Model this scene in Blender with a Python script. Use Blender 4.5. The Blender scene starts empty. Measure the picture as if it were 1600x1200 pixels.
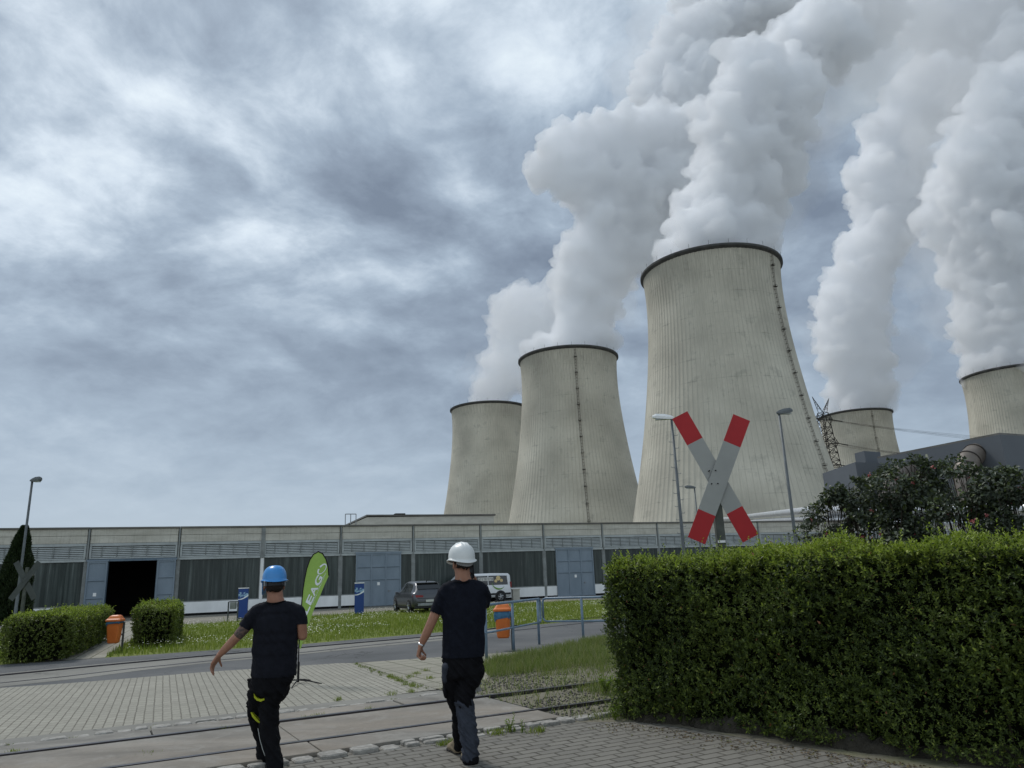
import bpy, bmesh, math, random
import numpy as np
from mathutils import Vector, Matrix, noise

# ------------------------------------------------------------------ scene, camera, light
SC = bpy.context.scene
COL = SC.collection
random.seed(7)
RNG = np.random.default_rng(11)

FPX, PITCH, ROLL, CAMZ = 1155.0, 0.255997, -0.0382224, 1.62
_f = np.array([0, math.cos(PITCH), math.sin(PITCH)])
_u = np.array([0, -math.sin(PITCH), math.cos(PITCH)])
_r = np.array([1.0, 0, 0])
RT = _r * math.cos(ROLL) + _u * math.sin(ROLL)
UP = -_r * math.sin(ROLL) + _u * math.cos(ROLL)

cam_d = bpy.data.cameras.new('camera')
cam = bpy.data.objects.new('camera', cam_d)
COL.objects.link(cam)
cam_d.sensor_width = 36.0
cam_d.lens = 36.0 * FPX / 1600.0
cam_d.clip_start = 0.05
cam_d.clip_end = 9000
cam.matrix_world = Matrix(((RT[0], UP[0], -_f[0], 0), (RT[1], UP[1], -_f[1], 0), (RT[2], UP[2], -_f[2], CAMZ), (0, 0, 0, 1)))
SC.camera = cam

SC.view_settings.view_transform = 'Standard'
SC.view_settings.look = 'None'
SC.view_settings.exposure = 0.38
SC.view_settings.gamma = 1.0
SC.render.engine = 'CYCLES'
SC.cycles.max_bounces = 24
SC.cycles.diffuse_bounces = 3
SC.cycles.glossy_bounces = 3
SC.cycles.transmission_bounces = 4
SC.cycles.transparent_max_bounces = 12
SC.cycles.volume_bounces = 20
SC.cycles.use_denoising = True
SC.cycles.sample_clamp_indirect = 6.0

SUN_DIR = Vector((-0.50, 0.52, 0.98)).normalized()
sun_d = bpy.data.lights.new('sun', 'SUN')
sun_d.energy = 1.5
sun_d.angle = math.radians(14)
sun_d.color = (1.0, 0.975, 0.94)
sun = bpy.data.objects.new('sun', sun_d)
COL.objects.link(sun)
sun.location = (0, 0, 300)
sun.rotation_euler = SUN_DIR.to_track_quat('Z', 'Y').to_euler()


def pdir(px, py):
    d = _f + RT * (px - 800) / FPX - UP * (py - 600) / FPX
    return d


def unit(px, py):
    d = pdir(px, py)
    return d / np.linalg.norm(d)


def G(px, py, z=0.0):
    """world point on the horizontal plane z seen at that place of the photo"""
    d = pdir(px, py)
    return np.array([0, 0, CAMZ]) + d * ((z - CAMZ) / d[2])


def P(px, py, Y):
    """world point at depth Y"""
    d = pdir(px, py)
    return np.array([0, 0, CAMZ]) + d * (Y / d[1])


# ---- world: overcast cloud deck over a Nishita sky
world = bpy.data.worlds.new("World")
SC.world = world
world.use_nodes = True


class NT:
    """tiny node helper"""
    def __init__(s, tree):
        s.t = tree
        s.t.nodes.clear()

    def n(s, typ, **kw):
        nd = s.t.nodes.new(typ)
        ins = kw.pop('ins', {})
        for k, v in kw.items():
            setattr(nd, k, v)
        for k, v in ins.items():
            s.put(nd.inputs[k], v)
        return nd

    def put(s, sock, v):
        if isinstance(v, bpy.types.NodeSocket):
            s.t.links.new(v, sock)
        else:
            sock.default_value = v

    def math(s, op, a, b=0.0, c=0.0, clamp=False):
        m = s.n('ShaderNodeMath', operation=op, use_clamp=clamp)
        s.put(m.inputs[0], a); s.put(m.inputs[1], b); s.put(m.inputs[2], c)
        return m.outputs[0]

    def vm(s, op, a, b=(0, 0, 0)):
        m = s.n('ShaderNodeVectorMath', operation=op)
        s.put(m.inputs[0], a); s.put(m.inputs[1], b)
        return m.outputs['Value'] if op in ('DOT_PRODUCT', 'LENGTH') else m.outputs['Vector']

    def noise(s, vec, scale, detail=4, rough=0.55, dist=0.0, out='Fac'):
        m = s.n('ShaderNodeTexNoise', ins={'Scale': scale, 'Detail': detail, 'Roughness': rough, 'Distortion': dist})
        if vec is not None:
            s.put(m.inputs['Vector'], vec)
        return m.outputs[out]

    def ramp(s, fac, stops, interp='LINEAR'):
        m = s.n('ShaderNodeValToRGB')
        m.color_ramp.interpolation = interp
        el = m.color_ramp.elements
        while len(el) > 1:
            el.remove(el[-1])
        for i, (p, c) in enumerate(stops):
            e = el[0] if i == 0 else el.new(p)
            e.position = p
            e.color = (c, c, c, 1) if isinstance(c, (int, float)) else (*c, 1)
        s.put(m.inputs[0], fac)
        return m.outputs[0]

    def mix(s, fac, a, b, mode='MIX'):
        m = s.n('ShaderNodeMix', data_type='RGBA', blend_type=mode)
        s.put(m.inputs[0], fac)
        for i, v in ((6, a), (7, b)):
            if isinstance(v, tuple) and len(v) == 3:
                v = (*v, 1)
            s.put(m.inputs[i], v)
        return m.outputs[2]

    def maprange(s, v, a, b, c=0.0, d=1.0, smooth=False):
        m = s.n('ShaderNodeMapRange', interpolation_type='SMOOTHSTEP' if smooth else 'LINEAR')
        for i, x in enumerate((v, a, b, c, d)):
            s.put(m.inputs[i], x)
        return m.outputs[0]

    def mapping(s, vec, loc=(0, 0, 0), rot=(0, 0, 0), sc=(1, 1, 1)):
        m = s.n('ShaderNodeMapping', ins={'Location': loc, 'Rotation': rot, 'Scale': sc})
        s.put(m.inputs['Vector'], vec)
        return m.outputs[0]


def build_world():
    w = NT(world.node_tree)
    tc = w.n('ShaderNodeTexCoord').outputs['Generated']
    d = w.vm('NORMALIZE', tc)
    sep = w.n('ShaderNodeSeparateXYZ'); w.put(sep.inputs[0], d)
    zz = w.math('MAXIMUM', sep.outputs[2], 0.0)
    zc = w.math('ADD', zz, 0.30)
    ux = w.math('DIVIDE', sep.outputs[0], zc)
    uy = w.math('DIVIDE', sep.outputs[1], zc)
    cmb = w.n('ShaderNodeCombineXYZ'); w.put(cmb.inputs[0], ux); w.put(cmb.inputs[1], uy)
    uv = w.mapping(cmb.outputs[0], loc=(3.1, 1.7, 0.4), rot=(0, 0, 0.25))
    wn = w.noise(uv, 1.3, 3, out='Color')
    uvd = w.vm('ADD', uv, w.vm('MULTIPLY', w.vm('SUBTRACT', wn, (0.5, 0.5, 0.5)), (0.28, 0.28, 0.28)))
    big = w.noise(uvd, 1.25, 6, 0.52)
    mid = w.noise(w.mapping(uvd, loc=(7, 2, 0)), 3.6, 9, 0.58)
    mid2 = w.noise(w.mapping(uvd, loc=(7.0 + 0.05, 2.0 - 0.075, 0)), 3.6, 9, 0.58)
    relief = w.math('SUBTRACT', mid, mid2)
    fine = w.noise(w.mapping(uvd, loc=(1, 9, 0)), 7.5, 7, 0.62)
    v = w.math('ADD', w.math('MULTIPLY', big, 0.55), w.math('ADD', w.math('MULTIPLY', mid, 0.66), w.math('MULTIPLY', relief, 0.85)))
    v = w.math('ADD', v, w.math('MULTIPLY', fine, 0.34))
    v = w.math('SUBTRACT', v, 0.775)
    v = w.math('MULTIPLY', v, w.maprange(zz, 0.08, 0.45, 0.06, 1.12))
    # broad brighter and darker regions of the deck
    for (px, py, amp, wd) in ((60, 330, 0.15, 0.13), (330, 270, 0.16, 0.17), (130, 60, 0.06, 0.22), (760, 60, 0.09, 0.20), (960, 60, 0.12, 0.18),
                              (560, 30, 0.06, 0.2), (640, 230, -0.10, 0.12), (470, 500, -0.08, 0.22), (180, 440, -0.10, 0.15), (780, 470, -0.13, 0.22),
                              (120, 180, 0.02, 0.1), (680, 330, 0.13, 0.07), (420, 740, 0.05, 0.3), (1290, 340, -0.16, 0.11), (1440, 500, -0.13, 0.12),
                              (360, 455, 0.12, 0.05), (520, 480, 0.12, 0.05), (740, 335, 0.12, 0.06), (400, 120, -0.05, 0.12), (860, 200, -0.08, 0.1),
                              (1450, 40, 0.12, 0.2), (1240, 250, -0.15, 0.1), (600, 420, 0.09, 0.05)):
        u = unit(px, py)
        dot = w.vm('DOT_PRODUCT', d, tuple(u))
        c0 = math.cos(wd * 1.45)
        g = w.maprange(dot, c0, 1.0, 0.0, amp, smooth=True)
        v = w.math('ADD', v, g)
    base = w.maprange(zz, 0.0, 0.5, 0.455, 0.365)
    v = w.math('ADD', v, base)
    # the deck is brightened behind the camera to light surfaces facing it
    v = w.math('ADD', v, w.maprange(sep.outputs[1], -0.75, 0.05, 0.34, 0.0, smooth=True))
    col = w.ramp(v, [(0.0, (0.153, 0.191, 0.248)), (0.25, (0.223, 0.275, 0.344)), (0.42, (0.298, 0.365, 0.443)),
                     (0.56, (0.398, 0.471, 0.549)), (0.70, (0.53, 0.605, 0.68)), (0.88, (0.66, 0.735, 0.785)), (1.0, (0.76, 0.82, 0.86))])
    sky = w.n('ShaderNodeTexSky', sky_type='NISHITA', sun_disc=False)
    sky.sun_elevation = math.asin(SUN_DIR.z)
    sky.sun_rotation = math.atan2(SUN_DIR.x, SUN_DIR.y)
    b1 = w.n('ShaderNodeBackground', ins={'Color': sky.outputs[0], 'Strength': 0.08})
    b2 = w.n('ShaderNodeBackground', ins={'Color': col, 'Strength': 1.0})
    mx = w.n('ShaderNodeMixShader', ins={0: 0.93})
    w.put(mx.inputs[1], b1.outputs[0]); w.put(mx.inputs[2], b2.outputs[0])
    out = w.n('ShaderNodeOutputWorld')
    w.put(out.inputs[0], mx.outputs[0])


build_world()


# ------------------------------------------------------------------ materials
def new_mat(name):
    m = bpy.data.materials.new(name)
    m.use_nodes = True
    return m, NT(m.node_tree)


def bsdf(t, color, rough=0.8, metal=0.0, bump=None, bstr=0.3, bdist=0.01, spec=0.3, **kw):
    b = t.n('ShaderNodeBsdfPrincipled')
    if isinstance(color, tuple):
        color = (*color[:3], 1)
    t.put(b.inputs['Base Color'], color)
    t.put(b.inputs['Roughness'], rough)
    t.put(b.inputs['Metallic'], metal)
    t.put(b.inputs['Specular IOR Level'], spec)
    for k, v in kw.items():
        t.put(b.inputs[k.replace('_', ' ')], v)
    if bump is not None:
        bp = t.n('ShaderNodeBump', ins={'Strength': bstr, 'Distance': bdist, 'Height': bump})
        t.put(b.inputs['Normal'], bp.outputs[0])
    o = t.n('ShaderNodeOutputMaterial')
    t.put(o.inputs[0], b.outputs[0])
    return b


def simple(name, c1, c2=None, scale=4.0, rough=0.7, metal=0.0, bstr=0.2, bdist=0.004, spec=0.3, detail=5, stretch=(1, 1, 1)):
    m, t = new_mat(name)
    tc = t.n('ShaderNodeTexCoord').outputs['Object']
    v = t.mapping(tc, sc=stretch)
    n = t.noise(v, scale, detail, 0.6)
    c2 = c2 or tuple(x * 0.75 for x in c1)
    col = t.ramp(n, [(0.32, c2), (0.68, c1)])
    n2 = t.noise(v, scale * 6, 3, 0.6)
    bsdf(t, col, rough, metal, n2, bstr, bdist, spec)
    return m


def leafmat(name, cols, rough=0.45, trans=0.25, spec=0.35):
    """leaf with a random tone per leaf (attribute rnd) and some light passing through"""
    m, t = new_mat(name)
    a = t.n('ShaderNodeAttribute', attribute_name='rnd').outputs['Fac']
    col = t.ramp(a, [(i / max(1, len(cols) - 1), c) for i, c in enumerate(cols)])
    b = t.n('ShaderNodeBsdfPrincipled')
    t.put(b.inputs['Base Color'], col)
    t.put(b.inputs['Roughness'], rough)
    t.put(b.inputs['Specular IOR Level'], spec)
    tr = t.n('ShaderNodeBsdfTranslucent')
    t.put(tr.inputs['Color'], t.mix(1.0, col, (1.0, 1.15, 0.5), 'MULTIPLY'))
    mx = t.n('ShaderNodeMixShader', ins={0: trans})
    t.put(mx.inputs[1], b.outputs[0]); t.put(mx.inputs[2], tr.outputs[0])
    o = t.n('ShaderNodeOutputMaterial')
    t.put(o.inputs[0], mx.outputs[0])
    return m


def tower_mat():
    m, t = new_mat('weathered_tower_concrete')
    tc = t.n('ShaderNodeTexCoord').outputs['Object']
    sep = t.n('ShaderNodeSeparateXYZ'); t.put(sep.inputs[0], tc)
    ang = t.math('ARCTAN2', sep.outputs[1], sep.outputs[0])
    cz = t.n('ShaderNodeCombineXYZ')
    t.put(cz.inputs[0], t.math('MULTIPLY', ang, 26.0)); t.put(cz.inputs[1], t.math('MULTIPLY', sep.outputs[2], 0.035))
    info = t.n('ShaderNodeObjectInfo').outputs['Random']
    t.put(cz.inputs[2], t.math('MULTIPLY', info, 37.0))
    streak = t.noise(cz.outputs[0], 4.6, 8, 0.72)
    cz2 = t.n('ShaderNodeCombineXYZ')
    t.put(cz2.inputs[0], t.math('MULTIPLY', ang, 26.0)); t.put(cz2.inputs[1], t.math('MULTIPLY', sep.outputs[2], 1.0))
    t.put(cz2.inputs[2], t.math('MULTIPLY', info, 91.0))
    patch = t.noise(cz2.outputs[0], 0.055, 6, 0.6)
    patch2 = t.noise(cz2.outputs[0], 0.22, 8, 0.68)
    base = t.ramp(patch, [(0.30, (0.40, 0.375, 0.31)), (0.50, (0.54, 0.51, 0.42)), (0.68, (0.66, 0.625, 0.52))])
    col = t.mix(t.maprange(streak, 0.40, 0.68, 0.0, 0.35), base, (0.33, 0.315, 0.26))
    col = t.mix(t.maprange(patch2, 0.54, 0.66, 0.0, 0.42), col, (0.26, 0.25, 0.21))
    col = t.mix(t.maprange(patch2, 0.30, 0.38, 0.22, 0.0), col, (0.55, 0.54, 0.47))
    # dark runs below the rim
    nearrim = t.maprange(sep.outputs[2], 93.0, 113.0, 0.0, 1.0)
    col = t.mix(t.math('MULTIPLY', nearrim, t.maprange(streak, 0.42, 0.62, 0.1, 0.6)), col, (0.21, 0.20, 0.165))
    # joint lines between lifts and between ribs
    rib = t.math('FRACT', t.math('MULTIPLY', ang, 108 / (2 * math.pi)))
    line = t.math('LESS_THAN', rib, 0.10)
    col = t.mix(t.math('MULTIPLY', line, t.maprange(patch2, 0.35, 0.6, 0.05, 0.45)), col, (0.20, 0.19, 0.155))
    lift = t.math('LESS_THAN', t.math('FRACT', t.math('MULTIPLY', sep.outputs[2], 0.125)), 0.022)
    col = t.mix(t.math('MULTIPLY', lift, t.maprange(patch2, 0.45, 0.62, 0.0, 0.5)), col, (0.18, 0.17, 0.14))
    bsdf(t, col, 0.9, 0, patch2, 0.4, 0.2, 0.15)
    return m


def paver_mat(name, yaw, bw, bh, c1, c2, joint, mortar=0.006, off=0.5, blotch=0.5, shiftv=(0, 0)):
    m, t = new_mat(name)
    tc = t.n('ShaderNodeTexCoord').outputs['Object']
    wob = t.noise(tc, 3.0, 2, out='Color')
    tcw = t.vm('ADD', tc, t.vm('MULTIPLY', t.vm('SUBTRACT', wob, (.5, .5, .5)), (0.02, 0.02, 0)))
    v = t.mapping(tcw, rot=(0, 0, -yaw))
    br = t.n('ShaderNodeTexBrick', offset=off, squash=1.0)
    t.put(br.inputs['Vector'], v)
    for k, x in (('Scale', 1.0), ('Mortar Size', mortar), ('Mortar Smooth', 0.15), ('Bias', -0.1), ('Brick Width', bw), ('Row Height', bh)):
        t.put(br.inputs[k], x)
    t.put(br.inputs['Color1'], (*c1, 1)); t.put(br.inputs['Color2'], (*c2, 1)); t.put(br.inputs['Mortar'], (*joint, 1))
    n = t.noise(tc, 0.55, 7, 0.65)
    n2 = t.noise(tc, 14.0, 4, 0.7)
    col = t.mix(t.maprange(n, 0.35, 0.65, 0.0, blotch), br.outputs[0], tuple(x * 0.62 for x in c1))
    col = t.mix(t.maprange(n2, 0.4, 0.7, 0.0, 0.35), col, tuple(x * 1.15 for x in c1))
    h = t.math('SUBTRACT', t.math('MULTIPLY', n2, 0.25), br.outputs['Fac'])
    bsdf(t, col, 0.88, 0, h, 0.7, 0.008, 0.2)
    return m


def ground_mat(name, stops, scale, rough=0.95, fine=30.0, finecol=(0.1, 0.1, 0.1), fineamt=0.3, bdist=0.02, crack=None):
    m, t = new_mat(name)
    tc = t.n('ShaderNodeTexCoord').outputs['Object']
    n = t.noise(tc, scale, 9, 0.62)
    col = t.ramp(n, stops)
    n2 = t.noise(tc, fine, 4, 0.7)
    col = t.mix(t.maprange(n2, 0.42, 0.66, 0.0, fineamt), col, finecol)
    if crack:
        vo = t.n('ShaderNodeTexVoronoi', feature='DISTANCE_TO_EDGE')
        wob = t.noise(tc, 1.5, 4, out='Color')
        t.put(vo.inputs['Vector'], t.vm('ADD', tc, t.vm('MULTIPLY', wob, (1.2, 1.2, 0)))); t.put(vo.inputs['Scale'], crack)
        ln = t.math('LESS_THAN', vo.outputs['Distance'], 0.006)
        msk = t.maprange(t.noise(tc, 0.3, 2), 0.45, 0.6)
        col = t.mix(t.math('MULTIPLY', t.math('MULTIPLY', ln, msk), 0.7), col, (0.03, 0.03, 0.03))
    bsdf(t, col, rough, 0, n2, 0.6, bdist, 0.2)
    return m


MT = {}
MT['tower'] = tower_mat()
MT['rim'] = simple('dark_rim_concrete', (0.085, 0.085, 0.08), (0.05, 0.05, 0.048), 0.6, 0.8)
MT['ladder'] = simple('rusty_ladder_steel', (0.05, 0.042, 0.035), (0.03, 0.026, 0.022), 1.0, 0.7)
MT['ladder2'] = simple('weathered_ladder_steel', (0.12, 0.105, 0.085), (0.08, 0.07, 0.058), 1.0, 0.8)
MT['precast'] = simple('precast_concrete', (0.56, 0.545, 0.48), (0.42, 0.41, 0.355), 0.9, 0.9, bstr=0.4, stretch=(1, 1, 2.5), detail=9)
def precast_mat():
    m, t = new_mat('streaked_precast')
    tc = t.n('ShaderNodeTexCoord').outputs['Object']
    n = t.noise(t.mapping(tc, sc=(0.6, 1, 2.0)), 0.9, 9, 0.62)
    st = t.noise(t.mapping(tc, sc=(5.0, 1, 0.35)), 1.6, 6, 0.7)
    sp = t.noise(t.mapping(tc, sc=(1.0, 1, 3.0)), 5.0, 5, 0.7)
    col = t.ramp(n, [(0.32, (0.42, 0.405, 0.35)), (0.68, (0.58, 0.565, 0.50))])
    col = t.mix(t.maprange(st, 0.50, 0.68, 0.0, 0.45), col, (0.27, 0.255, 0.215))
    col = t.mix(t.maprange(sp, 0.60, 0.68, 0.0, 0.5), col, (0.22, 0.20, 0.17))
    bsdf(t, col, 0.9, 0, sp, 0.4, 0.01, 0.2)
    return m


MT['parapet'] = precast_mat()
MT['pilaster'] = simple('grey_steel_post', (0.27, 0.29, 0.285), (0.17, 0.18, 0.175), 2.0, 0.6)
MT['coping'] = simple('metal_coping', (0.17, 0.165, 0.15), (0.10, 0.095, 0.085), 0.5, 0.5, 0.3)
MT['louvre'] = simple('painted_louvre_metal', (0.44, 0.475, 0.472), (0.32, 0.345, 0.345), 1.4, 0.6, detail=8)
MT['gap'] = simple('dark_gap', (0.012, 0.012, 0.013), None, 2, 0.9)
MT['white'] = simple('dirty_white_paint', (0.86, 0.87, 0.86), (0.74, 0.75, 0.74), 1.5, 0.6, stretch=(1, 1, 0.4))
MT['bluedoor'] = simple('grey_blue_door_paint', (0.20, 0.252, 0.305), (0.155, 0.203, 0.25), 1.3, 0.4, spec=0.5, stretch=(1, 1, 0.5))
MT['doorframe'] = simple('door_frame_paint', (0.13, 0.18, 0.23), (0.10, 0.14, 0.18), 2, 0.5)
MT['galv'] = simple('galvanised_steel', (0.30, 0.32, 0.33), (0.20, 0.215, 0.22), 6, 0.45, 0.55)
MT['lamppost'] = simple('weathered_lamp_post', (0.15, 0.165, 0.17), (0.10, 0.11, 0.115), 3, 0.55, 0.3)
MT['railblue'] = simple('blue_grey_rail_paint', (0.16, 0.235, 0.31), (0.11, 0.165, 0.225), 6, 0.42, spec=0.5)
MT['orange'] = simple('orange_plastic', (0.62, 0.17, 0.035), (0.52, 0.13, 0.028), 5, 0.45)
MT['bag'] = simple('blue_bin_bag', (0.09, 0.25, 0.42), (0.05, 0.15, 0.28), 14, 0.35, bstr=1.0, bdist=0.03)
MT['red'] = simple('red_reflective_sheet', (0.42, 0.018, 0.022), (0.36, 0.014, 0.018), 3, 0.45)
MT['signgrey'] = simple('white_reflective_sheet', (0.34, 0.345, 0.325), (0.30, 0.305, 0.288), 2.5, 0.5)
MT['signback'] = simple('dull_sign_back', (0.085, 0.095, 0.092), (0.06, 0.068, 0.066), 3, 0.6, 0.2)
MT['post'] = simple('mossy_post', (0.10, 0.11, 0.095), (0.06, 0.065, 0.055), 5, 0.7)
MT['bark'] = simple('bark', (0.07, 0.055, 0.04), (0.035, 0.028, 0.02), 12, 0.95)
MT['core'] = simple('dark_foliage_core', (0.010, 0.013, 0.006), (0.004, 0.005, 0.003), 9, 1.0, spec=0.0)  # near-black material for the solid cores put inside foliage
MT['soil'] = simple('dark_soil', (0.065, 0.058, 0.045), (0.03, 0.027, 0.02), 7, 1.0, bstr=0.9, bdist=0.03)
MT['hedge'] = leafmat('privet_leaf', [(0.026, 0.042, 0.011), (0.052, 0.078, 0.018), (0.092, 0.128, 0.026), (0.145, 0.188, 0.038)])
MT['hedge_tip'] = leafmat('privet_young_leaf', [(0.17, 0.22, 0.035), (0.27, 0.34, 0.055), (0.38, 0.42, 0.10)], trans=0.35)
MT['deadleaf'] = leafmat('withered_leaf', [(0.16, 0.10, 0.04), (0.30, 0.12, 0.06), (0.22, 0.17, 0.06)], trans=0.1)
MT['boxhedge'] = leafmat('far_hedge_leaf', [(0.06, 0.08, 0.018), (0.10, 0.13, 0.026), (0.16, 0.20, 0.04)])
MT['rose'] = leafmat('rose_leaf', [(0.04, 0.055, 0.036), (0.065, 0.082, 0.055), (0.10, 0.118, 0.085), (0.13, 0.17, 0.04)], rough=0.5, trans=0.15, spec=0.35)
MT['flower'] = leafmat('pink_petal', [(0.42, 0.07, 0.10), (0.50, 0.14, 0.15), (0.55, 0.26, 0.25)], trans=0.2)
MT['cypress'] = leafmat('cypress_spray', [(0.012, 0.022, 0.010), (0.022, 0.038, 0.016), (0.035, 0.055, 0.02)], trans=0.1)
MT['grass'] = leafmat('lawn_blade', [(0.11, 0.155, 0.022), (0.16, 0.205, 0.035), (0.22, 0.25, 0.055), (0.30, 0.31, 0.12)], rough=0.6, trans=0.4)
MT['drygrass'] = leafmat('rough_grass_blade', [(0.10, 0.145, 0.03), (0.14, 0.19, 0.045), (0.21, 0.23, 0.09), (0.30, 0.28, 0.16)], rough=0.7, trans=0.3)
MT['daisy'] = leafmat('clover_flower', [(0.55, 0.55, 0.42), (0.7, 0.7, 0.6)], trans=0.2)
MT['weed'] = leafmat('weed_leaf', [(0.14, 0.20, 0.03), (0.20, 0.27, 0.05)], trans=0.35)
MT['rail'] = simple('worn_rail_steel', (0.085, 0.08, 0.088), (0.05, 0.046, 0.048), 3, 0.38, 0.7)
MT['rust'] = simple('rusty_rail_side', (0.055, 0.040, 0.032), (0.03, 0.022, 0.018), 6, 0.9)
MT['stone'] = simple('granite_sett', (0.40, 0.385, 0.35), (0.20, 0.19, 0.17), 14, 0.9, bstr=0.8, bdist=0.01, detail=8)
MT['ballast'] = leafmat('ballast_stone', [(0.055, 0.052, 0.05), (0.10, 0.095, 0.09), (0.17, 0.16, 0.15)], rough=0.95, trans=0.0, spec=0.1)


def slab_mat():
    m, t = new_mat('crossing_slab_concrete')
    tc = t.n('ShaderNodeTexCoord').outputs['Object']
    v = t.mapping(tc, rot=(0, 0, -math.radians(29)), sc=(0.6, 1.6, 1))
    n = t.noise(v, 1.1, 9, 0.65, 0.6)
    n2 = t.noise(tc, 18, 6, 0.7)
    n3 = t.noise(v, 0.35, 3, 0.5)
    col = t.ramp(n, [(0.30, (0.13, 0.124, 0.11)), (0.5, (0.19, 0.18, 0.16)), (0.66, (0.26, 0.248, 0.222))])
    col = t.mix(t.maprange(n3, 0.45, 0.6, 0.0, 0.35), col, (0.33, 0.27, 0.205))
    n4 = t.noise(tc, 2.3, 8, 0.7, 1.0)
    col = t.mix(t.maprange(n4, 0.52, 0.66, 0.0, 0.55), col, (0.30, 0.288, 0.26))
    col = t.mix(t.maprange(n4, 0.30, 0.42, 0.6, 0.0), col, (0.14, 0.135, 0.12))
    col = t.mix(t.maprange(n2, 0.5, 0.7, 0.0, 0.4), col, (0.15, 0.145, 0.13))
    bsdf(t, col, 0.9, 0, n2, 0.5, 0.006, 0.2)
    return m


MT['slab'] = slab_mat()
MT['pave1'] = paver_mat('light_paving_blocks', math.radians(115.0), 0.22, 0.112, (0.325, 0.312, 0.262), (0.275, 0.262, 0.22), (0.10, 0.09, 0.07), 0.008)
MT['pave2'] = paver_mat('interlocking_paving_blocks', math.radians(29.0), 0.26, 0.13, (0.20, 0.19, 0.165), (0.165, 0.157, 0.14), (0.045, 0.04, 0.03), 0.012)
MT['flags'] = paver_mat('concrete_flagstones', math.radians(29.0), 0.5, 0.5, (0.30, 0.285, 0.23), (0.26, 0.245, 0.20), (0.075, 0.08, 0.04), 0.018, off=0.0)
MT['path'] = paver_mat('footpath_flags', math.radians(112.0), 0.55, 0.4, (0.33, 0.315, 0.26), (0.27, 0.255, 0.215), (0.07, 0.075, 0.035), 0.02)
MT['asphalt'] = ground_mat('worn_asphalt', [(0.3, (0.075, 0.078, 0.08)), (0.5, (0.105, 0.108, 0.11)), (0.7, (0.145, 0.145, 0.142))], 0.4, finecol=(0.19, 0.19, 0.18), fineamt=0.3, bdist=0.004, crack=0.35)
MT['trackcon'] = ground_mat('track_infill_concrete', [(0.3, (0.17, 0.166, 0.15)), (0.6, (0.25, 0.242, 0.215))], 0.5, finecol=(0.15, 0.145, 0.13), fineamt=0.3, bdist=0.004, crack=0.25)
MT['yard'] = ground_mat('yard_concrete', [(0.3, (0.17, 0.16, 0.135)), (0.6, (0.25, 0.235, 0.20))], 0.3, finecol=(0.12, 0.12, 0.09), fineamt=0.25, bdist=0.004)
MT['turf'] = ground_mat('turf_soil', [(0.3, (0.085, 0.115, 0.02)), (0.55, (0.135, 0.165, 0.03)), (0.75, (0.17, 0.185, 0.05))], 0.5, fine=9.0, finecol=(0.2, 0.22, 0.07), fineamt=0.4)
MT['land'] = ground_mat('works_ground', [(0.3, (0.15, 0.145, 0.125)), (0.55, (0.21, 0.20, 0.175)), (0.75, (0.17, 0.18, 0.125))], 0.05, fine=2.0, finecol=(0.2, 0.2, 0.17), fineamt=0.4)
MT['verge'] = ground_mat('verge_dirt', [(0.3, (0.10, 0.092, 0.068)), (0.5, (0.17, 0.155, 0.115)), (0.7, (0.15, 0.16, 0.07))], 1.1, fine=22.0, finecol=(0.27, 0.25, 0.20), fineamt=0.4)


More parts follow.
